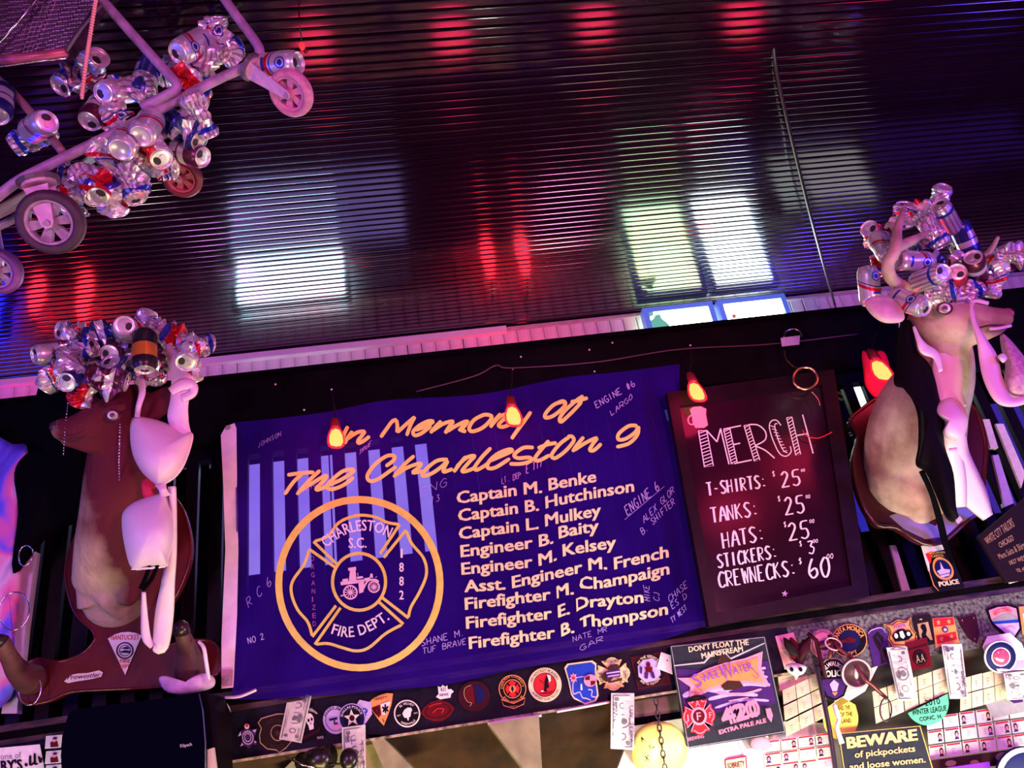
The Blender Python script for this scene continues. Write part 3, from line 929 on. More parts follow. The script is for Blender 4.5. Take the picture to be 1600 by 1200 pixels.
def hatch(tl, tr, br, bl, n):
    g = [stroke(c1([tl, tr, br, bl, tl]), 1.5, 0, False)]
    for i in range(n):
        a, b = (i + .15) / n, (i + .75) / n
        g.append(stroke(c1([(tl[0] + (bl[0] - tl[0]) * b, tl[1] + (bl[1] - tl[1]) * b), (tr[0] + (br[0] - tr[0]) * a, tr[1] + (br[1] - tr[1]) * a)]), 1.3, 0, False))
    return g
def ln(pts, wd=2.0):
    return stroke(c1(pts), wd, 4 if len(pts) > 2 else 0, False)
LG = []
gs = hatch((220, 605), (288, 598), (345, 895), (270, 905), 11) + [ln([(288, 600), (375, 695)]), ln([(375, 695), (405, 585)]), ln([(405, 585), (475, 882)])]
gs += hatch((430, 592), (482, 584), (545, 872), (495, 880), 12) + [ln([(430, 590), (575, 560)]), ln([(515, 718), (568, 706)]), ln([(520, 876), (665, 846)])]
gs += hatch((600, 560), (640, 552), (732, 848), (686, 856), 12) + [ln([(640, 552), (715, 555), (778, 610), (775, 680), (690, 728)]), ln([(690, 728), (775, 765), (855, 832)])]
co = [(908, 558), (870, 515), (825, 525), (812, 580), (845, 690), (895, 790), (950, 815), (992, 780), (985, 732)]
ci = [(880, 545), (858, 548), (862, 600), (890, 690), (930, 770), (962, 785)]
gs += [ln(co, 1.7), ln(ci, 1.5)] + [stroke(c1([(820 + i * 13, 560 + i * 27), (862 + i * 12, 575 + i * 24)]), 1.2, 0, False) for i in range(9)]
gs += hatch((955, 495), (998, 486), (1072, 798), (1032, 808), 12) + [ln([(1042, 642), (1132, 626)]), ln([(1088, 468), (1176, 792)])]
U = (-.13, -1)
LG.append(join2(*gs))
gs = []
def line(s, a, b, h, c, wd=1.9, dbl=1.7):
    a, b = c([a])[0], c([b])[0]
    return hand(s, a, b, (U[0] * h, U[1] * h), wd, dbl, .03)
gs += [line('T-SHIRTS:', (290, 1145), (800, 1072), 20, c1), line('TANKS:', (325, 305), (735, 240), 23, c2), line('HATS:', (420, 518), (790, 445), 24, c2), line('STICKERS:', (378, 682), (890, 592), 20.5, c2), line('CREWNECKS:', (388, 845), (1050, 735), 24, c2)]
gs += [line('25', (905, 1078), (1085, 1050), 24, c1, 1.9, 1.5), line('$', (835, 985), (865, 980), 8, c1, 1.1, 0), line('00', (1075, 945), (1110, 940), 4, c1, .9, 0)]
gs += [line('25', (935, 240), (1120, 215), 27, c2, 1.9, 1.5), line('$', (880, 125), (910, 122), 8, c2, 1.1, 0), line('00', (1115, 100), (1155, 95), 5, c2, .9, 0)]
gs += [line('25', (965, 455), (1160, 425), 27, c2, 1.9, 1.5), line('$', (930, 340), (960, 335), 8, c2, 1.1, 0), line('00', (1145, 305), (1190, 300), 5, c2, .9, 0)]
gs += [line('3', (1130, 565), (1205, 552), 20, c2, 2.2, .8), line('$', (1060, 500), (1090, 495), 8, c2, 1.1, 0), line('00', (1175, 470), (1220, 465), 5, c2, .9, 0)]
gs += [line('60', (1135, 768), (1340, 745), 30, c2, 2.2, 1.5), line('$', (1055, 650), (1090, 640), 9, c2, 1.2, 0), line('00', (1290, 605), (1350, 595), 7, c2, 1.0, 0)]
gs += [poly2(star(*c2([(940, 895)])[0], 5.5, rot=-85))]
obj('chalk_title', onto(LG[0], ks, .0012), m_chalk, t)
for g in gs[:-1]:
    obj('chalk_lettering', onto(g, ks, .0012), m_chalk, t)
obj('chalk_star', onto(gs[-1], ks, .0012), m_chalk, t)
m_mug = mat('pink_mug_paint', (.80, .30, .34), .6)
mg = [poly2(c1([(148, 425), (175, 405), (240, 400), (285, 420), (283, 470), (300, 555), (270, 578), (195, 580), (172, 540), (165, 480)])), stroke(c1([(165, 470), (135, 500), (145, 545), (180, 550)]), 2.2)]
obj('mug_drawing', onto(join2(*mg), ks, .0012), m_mug, t)

# ------------------------------------------------------------------ hanging flame-shaped bulbs
m_core = glow('bulb_core', (1, .56, .12), 3.6)
m_shell = mat('red_bulb_glass', (.9, .02, .02), .1, emit=(1, .02, .08), es=1.0)
nt = m_shell.node_tree
tr = nt.nodes.new('ShaderNodeBsdfTransparent')
tr.inputs[0].default_value = (1, .72, .6, 1)
mx = nt.nodes.new('ShaderNodeMixShader')
mx.inputs[0].default_value = .55
out = [n for n in nt.nodes if n.type == 'OUTPUT_MATERIAL'][0]
nt.links.new(nt.nodes['Principled BSDF'].outputs[0], mx.inputs[1])
nt.links.new(tr.outputs[0], mx.inputs[2])
nt.links.new(mx.outputs[0], out.inputs['Surface'])
m_socket = mat('dark_red_socket', (.10, .006, .01), .35)
def bulb(label, px, py, Y, h, top, lean=0, power=5):
    """h = glass height in the frame; top = where the cord begins"""
    c = P(px, py, Y)
    s = depth(c) / F
    t = empty('string_light_bulb', label, 'light bulb', c)
    ax = (CX, CF, (Vector((0, 0, 1)) + CX * lean).normalized())
    H = h * s / 2
    prof = [(0, -H), (.38 * H, -.97 * H), (.66 * H, -.75 * H), (.76 * H, -.40 * H), (.72 * H, .05 * H), (.60 * H, .5 * H), (.42 * H, .85 * H), (.30 * H, H)]
    gl = obj('glass', lathe(prof, 20, c, ax), m_shell, t, True)
    pr2 = [(0, -.8 * H), (.44 * H, -.70 * H), (.58 * H, -.35 * H), (.54 * H, .2 * H), (.34 * H, .7 * H), (0, .85 * H)]
    obj('glowing_core', lathe(pr2, 16, c, ax), m_core, gl, True)
    obj('socket', lathe([(.0, .95 * H), (.42 * H, .95 * H), (.44 * H, 1.2 * H), (.34 * H, 1.75 * H), (.16 * H, 1.9 * H), (0, 1.9 * H)], 16, c, ax), m_socket, t, True)
    e = c + ax[2] * (1.8 * H)
    obj('cord', tube([e, e.lerp(top, .5) + CX * .003, top], .0022, 6), m_cable, t)
    point('bulb_glow', c - CF * .055, power * .45, (1, .02, .11), .08)
B_ = 'glowing red and yellow bulb hanging '
bulb(B_ + 'over the first letter of the banner title', 525, 684, 2.36, 37, P(518, 612, 2.52))
bulb(B_ + 'over the last letter of the second title word', 802, 650, 2.36, 38, P(800, 577, 2.52))
bulb(B_ + 'at the upper corner of the chalkboard', 1088, 612, 2.34, 37, P(1080, 545, 2.52), -.06)
bulb(B_ + 'beside the ear of the right deer', 1377, 579, 2.36, 42, P(1368, 520, 2.52), -.1)
t = empty('small_red_bulb', 'tiny red bulb hanging high under the ceiling right of the cart wheel', 'light bulb', D(472, 72, 2.0))
obj('glass', sph(D(472, 72, 2.0), .008, .008, .013), glow('dim_red_bulb', (1, .03, .03), 1.2), t, True)
obj('socket', sph(D(478, 80, 2.0), .006, .006, .008), m_socket, t, True)
obj('cord', tube([D(472, 68, 2.0), D(468, 40, 2.15)], .002, 5), m_cable, t)
cable('string_light_wire', 'thin black wire sagging along the dark fascia above the banner and chalkboard', [P(650, 612, 2.53), P(740, 588, 2.53), P(775, 571, 2.53), P(800, 575, 2.53), P(930, 566, 2.53), P(1060, 546, 2.53), P(1200, 538, 2.53), P(1340, 522, 2.53)], .003, mat('dull_wire', (.08, .03, .06), .4), 'wire')
PINS = ['above the leftmost bulb', 'just above the banner left of the first title word', 'at the cord of the bulb over the title', 'right of the cord of the bulb over the title', 'highest one, near the top edge over the title', 'at the top edge over the title bulb', 'touching the banner top right of the title', 'above the writing ENGINE 6', 'above the chalkboard bulb', 'between the ENGINE 6 writing and the light boxes', 'above the left corner of the banner']
for i, (x, y) in enumerate([(518, 608), (475, 640), (801, 576), (814, 557), (832, 538), (771, 545), (929, 580), (921, 546), (1079, 539), (957, 535), (430, 600)]):
    o = obj('nail', lathe([(0, 0), (.0035, .001), (.004, .003), (.003, .004), (.002, .02)], 8, P(x, y, 2.545), (Vector((1, 0, 0)), Vector((0, 0, 1)), Vector((0, 1, 0)))), ink('white'), smooth=True)
    tag(o, 'white pin head, ' + PINS[i], 'pin', 'pins along the fascia')

# two red globes of the room behind the viewer: the red spots on the chalkboard are their reflections
for lb, q in (('nearer the bar lights', (1245, 722)), ('further along', (1142, 800))):
    p = P(q[0], q[1], KY)
    g = Vector((p.x * 2, 0, CAM.z + (p.z - CAM.z) * 2))
    t = empty('red_globe_lamp', 'red globe lamp hanging behind the viewer, ' + lb, 'lamp', g)
    obj('globe', sph(g, .17, .17, .13, 20, 12), glow('red_globe_glass', (1, .02, .10), 9), t, True)
    obj('rod', tube([g + Vector((0, 0, .08)), Vector((g.x, g.y, ZC))], .006, 6), m_black, t)
rc = obj('red_felt_scrap', puff([(1348, 548), (1362, 556), (1372, 548), (1384, 552), (1392, 580), (1398, 612), (1372, 622), (1354, 604), (1350, 580)], 2.44, .01, .004, 4), mat('red_felt', (.75, .01, .05), .8, noise=.2), None, True)  # the bulb's red glow on the cloth behind is painted into its colour
tag(rc, 'bright red felt scrap behind the bulb beside the right deer', 'cloth')
# metal rings, handcuffs and hooks beside the chalkboard
m_brass = mat('worn_brass', (.75, .5, .28), .25, 1, noise=.2)
m_chrome = mat('scratched_chrome', (.75, .7, .72), .22, 1, noise=.15)
def ringobj(name, label, cat, px, py, Y, rx, ry, r, m, rot=0):
    pts = [P(px + rx * math.cos(a) * math.cos(rot) - ry * math.sin(a) * math.sin(rot), py + rx * math.cos(a) * math.sin(rot) + ry * math.sin(a) * math.cos(rot), Y) for a in [2 * PI * k / 28 for k in range(29)]]
    o = obj(name, tube(pts, r, 8, cap=False), m, None, True)
    tag(o, label, cat)
    return o
ringobj('brass_ring', 'round brass ring hanging over the top edge of the chalkboard', 'ring', 1258, 591, 2.36, 19, 17, .0045, m_brass)
o = empty('hanging_lantern_frame', 'small dark metal trinket hanging on the fascia over the brass ring', 'trinket', P(1240, 525, 2.5))
obj('hoop', tube([P(1225 + 14 * (1 + math.cos(a)), 526 + 12 * math.sin(a), 2.50) for a in [PI * k / 10 for k in range(10, 21)]], .003, 6), m_chrome, o)
obj('card', prism([(1220, 528), (1250, 524), (1249, 538), (1222, 541)], 2.505, .003), ink('silver'), o)
obj('strap', tube([P(1225, 548, 2.50), P(1228, 562, 2.49), P(1240, 574, 2.46), P(1252, 578, 2.42)], .004, 6), m_brass, o)
cable('hook_wire', 'thin bent wire hook hanging over the right side of the chalkboard', [P(1268, 612, 2.36), P(1277, 622, 2.36), P(1281, 633, 2.36)], .002, m_brass, 'hook')
cable('curved_red_wire', 'thin dark red wire bowed under the last letter of MERCH', [P(1254, 672, 2.37), P(1262, 682, 2.37), P(1280, 684, 2.37), P(1300, 675, 2.37)], .0018, ink('red'), 'wire')
# ------------------------------------------------------------------ deer mounts
def hide_mat(name, c1_, c2_, scale=5, grad=(2, 0, 0), grad2=(2, 0, 0)):
    m = mat(name, c1_, .85, bump=.9, bscale=70, stretch=(1, 1, .35), spec=.15)
    nt = m.node_tree
    tc = [n for n in nt.nodes if n.type == 'TEX_COORD'][0]
    n = nt.nodes.new('ShaderNodeTexNoise')
    n.inputs['Scale'].default_value = scale
    n.inputs['Detail'].default_value = 6
    r = nt.nodes.new('ShaderNodeValToRGB')
    r.color_ramp.elements[0].position = .38
    r.color_ramp.elements[1].position = .66
    r.color_ramp.elements[0].color = (*c1_, 1)
    r.color_ramp.elements[1].color = (*c2_, 1)
    nt.links.new(tc.outputs['Object'], n.inputs['Vector'])
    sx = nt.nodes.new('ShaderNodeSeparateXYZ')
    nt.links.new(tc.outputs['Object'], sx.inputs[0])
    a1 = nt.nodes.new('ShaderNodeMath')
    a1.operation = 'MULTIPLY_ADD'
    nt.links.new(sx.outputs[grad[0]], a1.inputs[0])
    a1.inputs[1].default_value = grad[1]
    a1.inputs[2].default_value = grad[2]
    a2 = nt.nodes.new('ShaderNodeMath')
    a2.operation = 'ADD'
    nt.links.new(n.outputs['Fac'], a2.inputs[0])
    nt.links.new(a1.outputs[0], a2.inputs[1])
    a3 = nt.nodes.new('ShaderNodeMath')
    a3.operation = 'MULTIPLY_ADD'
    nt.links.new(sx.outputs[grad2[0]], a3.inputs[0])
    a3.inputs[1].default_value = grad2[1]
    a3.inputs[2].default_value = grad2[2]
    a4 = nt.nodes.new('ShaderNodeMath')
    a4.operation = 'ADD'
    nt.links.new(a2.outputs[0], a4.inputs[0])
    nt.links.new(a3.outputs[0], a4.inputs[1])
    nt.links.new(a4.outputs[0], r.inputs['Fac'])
    nt.links.new(r.outputs['Color'], nt.nodes['Principled BSDF'].inputs['Base Color'])
    return m
def body(name, pieces, m, parent, vox=.006):
    """one continuous skin out of swept volumes: pieces = [[(px, py, Y, radius px, depth ratio)]]"""
    gs = []
    for pc in pieces:
        s = cr(pc, 5) if len(pc) > 2 else pc
        pts = [P(q[0], q[1], q[2]) for q in s]
        rad = [max(.001, q[3]) * depth(p) / F for q, p in zip(s, pts)]
        gs.append(tube(pts, rad, 20, [q[4] for q in s], True))
        for e in (0, -1):
            gs.append(sph(pts[e], rad[e] * .98, rad[e] * s[e][4] * .98, rad[e] * .98, 16, 10, (CX, CF, CU)))
    o = obj(name, join(*gs), m, parent, True)
    r = o.modifiers.new('remesh', 'REMESH')
    r.mode = 'VOXEL'
    r.voxel_size = vox
    r.use_smooth_shade = True
    sm = o.modifiers.new('smooth', 'SMOOTH')
    sm.factor = .6
    sm.iterations = 7
    return o
m_eye = mat('glass_eye', (.02, .012, .01), .05, coat=1)
m_eyew = mat('pale_eye_ring', (.85, .78, .74), .3)
m_nose = mat('dark_nose_skin', (.05, .015, .02), .35, bump=.3, bscale=90)
def eye(cx, cy, Y, r, parent, ry=None):
    p = P(cx, cy, Y)
    s = depth(p) / F
    ry = ry or r
    o = obj('eye', sph(p, r * s, r * s * .8, ry * s, 16, 10, (CX, CF, CU)), m_eyew, parent, True)
    q = p - (p - CAM).normalized() * r * s * .45
    obj('iris', sph(q, r * s * .66, r * s * .55, ry * s * .66, 14, 8, (CX, CF, CU)), mat('eye_iris', (.30, .16, .16), .2), o, True)
    q = p - (p - CAM).normalized() * r * s * .75
    obj('pupil', sph(q, r * s * .36, r * s * .42, ry * s * .38, 12, 8, (CX, CF, CU)), m_eye, o, True)
    # lids
    pts = [P(cx + (r + 3.2) * math.cos(a), cy + (ry + .8) * math.sin(a), Y - .002) for a in [2 * PI * k / 20 for k in range(21)]]
    obj('eyelid', tube(pts, 1.5 * s, 6, cap=False), m_nose, parent, True)

m_hideL = hide_mat('deer_hide_brown', (.095, .014, .022), (.46, .34, .24), 4, (0, -3.2, -.02), (2, -.75, .06))  # paler towards the left: cream side light painted into the hide colour
m_hideR = hide_mat('deer_hide_tan', (.26, .13, .11), (.56, .42, .34), 7)
# left deer
L = empty('deer_mount', 'left deer head mount on a red wooden plaque, beer cans heaped on its antlers', 'deer head', P(190, 900, 2.45))
plq = [(160, 760), (128, 815), (106, 870), (103, 905), (112, 945), (124, 966), (144, 984), (148, 1000), (128, 1022), (92, 1034), (58, 1030), (34, 1046), (28, 1086), (48, 1100), (80, 1094), (112, 1081), (180, 1077), (260, 1072), (318, 1060), (343, 1048), (340, 1012), (318, 1000), (282, 1004), (252, 1010), (244, 996), (262, 952), (283, 915), (297, 872), (296, 830), (276, 780), (220, 745)]
m_plq = mat('red_stained_plaque', (.085, .009, .008), .38, noise=.35, nscale=6, bump=.15, bscale=30, spec=.2)
obj('plaque', prism(plq, 2.44, .03, 3), m_plq, L)
obj('plaque_edge', tube([P(x, y, 2.442) for x, y in cr(plq, 3, True)] + [P(*plq[0], 2.442)], .0045, 6, cap=False), mat('plaque_edge_varnish', (.09, .012, .012), .2), L, True)
pieces = [
    [(182, 905, 2.42, 62, .8), (186, 850, 2.33, 62, 1.0), (190, 790, 2.24, 58, 1.0), (196, 730, 2.17, 56, 1.0), (198, 670, 2.12, 48, 1.0), (196, 640, 2.10, 40, .9)],
    [(180, 930, 2.43, 55, .6), (165, 880, 2.38, 42, .8), (168, 830, 2.32, 34, .9)],
    [(205, 930, 2.43, 40, .5), (215, 880, 2.40, 40, .6)],
    [(196, 650, 2.09, 38, 1.0), (165, 655, 2.04, 32, 1.0), (135, 667, 2.02, 27, .95), (112, 671, 2.02, 21, .9), (98, 671, 2.02, 18, .9)],
    [(176, 680, 2.07, 30, .9), (145, 690, 2.05, 20, .9), (118, 690, 2.04, 12, .9), (104, 690, 2.04, 8, .9)],
    [(230, 628, 2.10, 16, .9), (205, 630, 2.09, 26, 1)],
    [(190, 636, 1.99, 9, .6), (172, 640, 1.985, 8, .6), (158, 648, 1.99, 6, .6)],
    [(150, 900, 2.36, 16, .7), (168, 930, 2.36, 18, .7), (184, 958, 2.40, 10, .6)], [(200, 930, 2.36, 18, .7), (208, 900, 2.34, 20, .7)],
    [(183, 952, 2.43, 18, .5), (176, 930, 2.42, 30, .5)]]
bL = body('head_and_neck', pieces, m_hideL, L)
obj('nose', sph(P(89, 667, 2.01), .020, .018, .017, 14, 10, (CX, CF, CU)), m_nose, L, True)
obj('nostril', sph(P(89, 665, 1.993), .005, .003, .004, 10, 6, (CX, CF, CU)), m_eye, L, True)
obj('mouth_line', tube(cr([P(92, 685, 2.006), P(106, 688, 1.998), P(122, 684, 1.992), P(134, 680, 1.985)], 5), .0018, 6), m_nose, L, True)
eye(176, 649, 1.975, 8, L, 7)
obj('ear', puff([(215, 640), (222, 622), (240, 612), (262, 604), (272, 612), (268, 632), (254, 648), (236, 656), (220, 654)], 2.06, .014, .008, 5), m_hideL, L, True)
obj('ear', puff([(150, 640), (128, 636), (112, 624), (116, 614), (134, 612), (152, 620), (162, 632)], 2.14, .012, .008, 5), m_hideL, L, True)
m_antler = mat('antler_bone', (.42, .30, .24), .55, noise=.4, nscale=20, bump=.3, bscale=50)
def antler(parent, *lines):
    gs = []
    for l in lines:
        s = cr(l, 6)
        gs.append(tube([P(q[0], q[1], q[2]) for q in s], [q[3] * 2.3 / F for q in s], 8))
    obj('antler', join(*gs), m_antler, parent, True)
antler(L, [(172, 625, 2.08, 9), (158, 600, 2.10, 8), (140, 575, 2.12, 7), (128, 545, 2.12, 6), (135, 518, 2.1, 3)], [(146, 585, 2.11, 6), (120, 578, 2.1, 5), (98, 590, 2.08, 3)])
antler(L, [(208, 622, 2.10, 9), (222, 600, 2.12, 8), (250, 575, 2.13, 7), (275, 548, 2.12, 6), (270, 515, 2.1, 3)], [(250, 575, 2.13, 6), (282, 575, 2.12, 5), (302, 560, 2.10, 3)])
# hoof hooks on the base
m_hoofleg = mat('hoof_leg_hide', (.10, .03, .035), .6, bump=.4, bscale=120, noise=.4)
m_hoof = mat('dark_hoof', (.02, .008, .012), .3)
for lb, pts, tip in (('left', [(48, 1062, 2.42, 24, .9), (28, 1048, 2.34, 17, 1), (14, 1026, 2.27, 13, 1), (2, 1005, 2.22, 14, 1)], (-8, 998)), ('right', [(300, 1050, 2.42, 26, .9), (296, 1030, 2.36, 19, 1), (290, 1006, 2.30, 14, 1), (284, 988, 2.26, 11, 1)], (283, 976))):
    o = body('hoof_hook', [pts], m_hoofleg, L, .005)
    q = pts[-1]
    obj('hoof', tube([P(q[0], q[1], q[2]), P(tip[0], tip[1], q[2] - .015), P(tip[0], tip[1] - 6, q[2] - .02)], [.024, .019, .008], 12), m_hoof, o, True)
# plaque stickers
M = quadmap((168, 986), (222, 985), (222, 1056), (168, 1056))
fan = [(0, -1)] + [(x, y) for x, y in [(-1, .72), (-.6, .88), (-.2, .96), (.2, .98), (.6, .94), (1, .84)]]
decal('pennant_sticker', 'white wedge-shaped fire department sticker on the red plaque of the left deer', 'sticker', M, 2.435, [(-.98, .66), (-.6, .84), (-.2, .93), (.2, .95), (.6, .9), (.98, .78), (0.02, -.96)], 'paper', [
    ('lettering', 'red', [(lambda g: ([(u, v - .0) for u, v in g[0]], g[1]))(txt('NANTUCKET', -.82, .84, .60, .22)), txt('FIRE', -.28, .30, -.42, .16), txt('DEPT', -.24, .26, -.66, .16)]),
    ('emblem', 'navy', [ring2(ell(0, .12, .50, .38), ell(0, .12, .42, .32)), poly2([(-.36, .06), (-.1, .02), (.3, .0), (.36, .1), (0, .14)]), poly2([(-.25, .22), (.05, .18), (.3, .2), (.1, .3)]), ring2(ell(0, .12, .34, .25), ell(0, .12, .30, .22))])], th=.001)
M = quadmap((100, 1052), (161, 1046), (161, 1062), (100, 1068))
decal('script_sticker', 'small white script sticker low on the red plaque of the left deer', 'sticker', M, 2.435, [(-1, -.6), (-.7, .5), (-.3, .7), (.2, .6), (.8, .9), (1, .4), (.9, -.4), (.3, -.7), (-.3, -.8), (-.8, -1)], 'paper', [('lettering', 'navy', [txt('Prowestler', -.85, .88, -.35, .9, shear=.4)])], th=.001)

# right deer
Rr = empty('deer_mount', 'right deer head mount on a dark red plaque, beer cans on its antlers', 'deer head', P(1430, 740, 2.45))
plq = [(1328, 657), (1348, 638), (1368, 624), (1394, 616), (1440, 606), (1490, 615), (1524, 640), (1540, 690), (1538, 740), (1534, 786), (1530, 802), (1512, 812), (1496, 828), (1470, 848), (1440, 848), (1400, 824), (1372, 821), (1352, 796), (1338, 758), (1333, 717), (1341, 682)]
m_plqR = mat('dark_plaque_wood', (.045, .006, .009), .28, noise=.35, nscale=6, bump=.15, bscale=30, spec=.4)
obj('plaque', prism(plq, 2.44, .03, 3), m_plqR, Rr)
obj('plaque_edge', tube([P(x, y, 2.44) for x, y in cr(plq, 3, True)] + [P(*plq[0], 2.44)], .007, 6, cap=False), mat('plaque_edge_gloss', (.05, .01, .014), .15), Rr, True)
obj('metal_plate', prism([(1390, 806), (1412, 798), (1440, 812), (1462, 822), (1476, 800), (1500, 790), (1520, 774), (1532, 790), (1524, 804), (1500, 818), (1478, 838), (1446, 842), (1412, 826)], 2.435, .003), mat('dull_metal_plate', (.30, .26, .30), .45, .6, noise=.2), Rr)
pieces = [
    [(1420, 745, 2.41, 66, .7), (1428, 690, 2.34, 70, .9), (1440, 640, 2.26, 66, 1.0), (1462, 590, 2.18, 55, 1.0), (1468, 550, 2.12, 46, 1.0), (1462, 510, 2.08, 40, 1)],
    [(1440, 770, 2.42, 48, .5), (1460, 720, 2.38, 55, .6)],
    [(1400, 720, 2.42, 44, .5), (1398, 670, 2.38, 38, .6)],
    [(1438, 800, 2.43, 22, .5), (1425, 770, 2.42, 40, .5)],
    [(1462, 505, 2.06, 42, 1.0), (1492, 505, 2.02, 36, 1.0), (1520, 500, 1.99, 27, 1), (1548, 500, 1.97, 21, 1), (1565, 498, 1.965, 17, 1)],
    [(1480, 522, 2.06, 34, .9), (1515, 520, 2.02, 22, .9), (1545, 516, 1.99, 14, .9), (1562, 512, 1.98, 10, .9)],
    [(1445, 470, 2.07, 24, .9), (1470, 475, 2.05, 28, 1)]]
bR = body('head_and_neck', pieces, m_hideR, Rr)
obj('nose', sph(P(1574, 490, 1.955), .019, .018, .017, 14, 10, (CX, CF, CU)), mat('reddish_nose', (.32, .05, .10), .4, bump=.3, bscale=80), Rr, True)
obj('nostril', sph(P(1572, 488, 1.938), .006, .003, .004, 10, 6, (CX, CF, CU)), m_eye, Rr, True)
obj('mouth_line', tube(cr([P(1578, 506, 1.955), P(1562, 508, 1.946), P(1545, 508, 1.944), P(1530, 512, 1.95)], 5), .0022, 6), m_nose, Rr, True)
obj('lip', tube(cr([P(1579, 509, 1.957), P(1562, 513, 1.95), P(1546, 514, 1.95)], 5), [.005] * 11, 8), mat('pale_lip', (.75, .55, .6), .6), Rr, True)
eye(1476, 482, 1.942, 8.5, Rr, 8)
obj('ear', puff([(1353, 470), (1364, 463), (1385, 463), (1402, 474), (1412, 488), (1412, 500), (1396, 503), (1380, 501), (1366, 492), (1356, 480)], 1.93, .014, .008, 5), mat('ear_hide', (.62, .42, .44), .8, bump=.4, bscale=120, noise=.3), Rr, True)
obj('ear', puff([(1450, 462), (1462, 450), (1480, 446), (1498, 448), (1508, 456), (1490, 466), (1466, 470)], 2.12, .012, .008, 5), MATS['ear_hide'], Rr, True)
antler(Rr, [(1440, 455, 2.05, 10), (1412, 448, 1.97, 10), (1392, 434, 1.90, 10), (1388, 412, 1.86, 9.5), (1399, 388, 1.84, 10), (1402, 360, 1.84, 7.5), (1410, 335, 1.86, 5), (1411, 326, 1.87, 3)], [(1400, 388, 1.84, 9), (1420, 378, 1.85, 8), (1440, 368, 1.87, 5.5), (1452, 361, 1.89, 3)], [(1402, 362, 1.84, 6), (1390, 350, 1.87, 4.5), (1384, 356, 1.9, 3)])
antler(Rr, [(1470, 452, 2.08, 10), (1490, 430, 2.12, 9), (1520, 415, 2.14, 8), (1545, 395, 2.13, 6), (1560, 370, 2.1, 3)], [(1500, 424, 2.13, 7), (1490, 390, 2.12, 6), (1470, 350, 2.10, 5), (1465, 320, 2.08, 3)])

# ------------------------------------------------------------------ clothes hung on the deer
m_bra = mat('pale_pink_satin', (.78, .55, .66), .45, noise=.06, nscale=12, bump=.06, bscale=60)
m_brag = mat('white_cotton', (.80, .76, .76), .7, noise=.08, nscale=12, bump=.08, bscale=90)
bra = empty('padded_bra', 'pale pink padded bra hanging over the ear and neck of the left deer', 'bra', P(270, 600, 2.0))
obj('cup', puff([(207, 652), (232, 653), (262, 662), (285, 676), (300, 676), (296, 700), (284, 730), (268, 748), (250, 757), (240, 754), (222, 738), (208, 712), (203, 680)], 2.05, .085, .01, 9), m_bra, bra, True)
obj('cup', puff([(190, 812), (196, 795), (215, 782), (240, 774), (256, 770), (262, 785), (270, 810), (270, 840), (262, 872), (258, 884), (232, 886), (206, 888), (194, 850)], 2.08, .085, .01, 9), mat('pale_lilac_satin', (.72, .60, .70), .45, noise=.06, nscale=12), bra, True)
obj('cup_seam', tube(cr([P(298, 678, 2.045), P(290, 712, 2.04), P(276, 742, 2.04), P(252, 758, 2.04)], 6), .0025, 6), m_brag, bra, True)
obj('hem', tube(cr([P(206, 889, 2.07), P(232, 888, 2.06), P(258, 885, 2.07)], 6), .003, 6), m_brag, bra, True)
obj('strap', strap([(212, 600, 3, 2.02), (218, 592, 6, 2.0), (222, 612, 5, 1.99), (216, 635, 4, 1.99), (214, 652, 4, 2.02)], 2.0), m_bra, bra, True)
obj('band', strap([(262, 540, 4, 2.0), (272, 560, 12, 1.99), (285, 590, 18, 1.99), (280, 625, 14, 2.0), (278, 655, 16, 2.02), (290, 680, 9, 2.04)], 2.0, .006), m_bra, bra, True)
obj('band_roll', strap([(266, 612, 6, 1.985), (284, 600, 9, 1.98), (300, 602, 8, 1.985), (300, 614, 6, 1.99), (284, 622, 6, 1.99)], 2.0, .006), m_bra, bra, True)
obj('bridge', strap([(250, 755, 9, 2.05), (254, 765, 6, 2.03), (258, 776, 9, 2.06)], 2.05, .006), m_bra, bra, True)
obj('wing', strap([(268, 760, 6, 2.06), (270, 800, 5, 2.08), (268, 860, 7, 2.1), (262, 910, 10, 2.14), (256, 960, 14, 2.18), (250, 1008, 12, 2.2), (240, 1010, 6, 2.2)], 2.1, .008), mat('cream_wing', (.80, .70, .66), .6, noise=.1, nscale=14, bump=.2, bscale=25), bra, True)
obj('wing', strap([(224, 925, 3, 2.12), (225, 960, 5, 2.16), (228, 995, 7, 2.19), (238, 1010, 5, 2.2)], 2.1, .005), m_bra, bra, True)
obj('strap_loop', strap([(246, 882, 3, 2.06), (236, 905, 3, 2.07), (222, 922, 3, 2.09)], 2.08, .003), m_cloth, bra, True)
obj('strap_loop', strap([(234, 884, 3, 2.06), (226, 905, 3, 2.07), (219, 920, 3, 2.09)], 2.08, .003), m_cloth, bra, True)
o = obj('red_lace', puff([(222, 752), (236, 744), (246, 756), (238, 768), (246, 778), (228, 780), (222, 770)], 2.09, .01, .004, 4), mat('red_lace_cloth', (.6, .02, .05), .7), None, True)
tag(o, 'scrap of bright red lace tucked between the cups on the left deer', 'cloth')
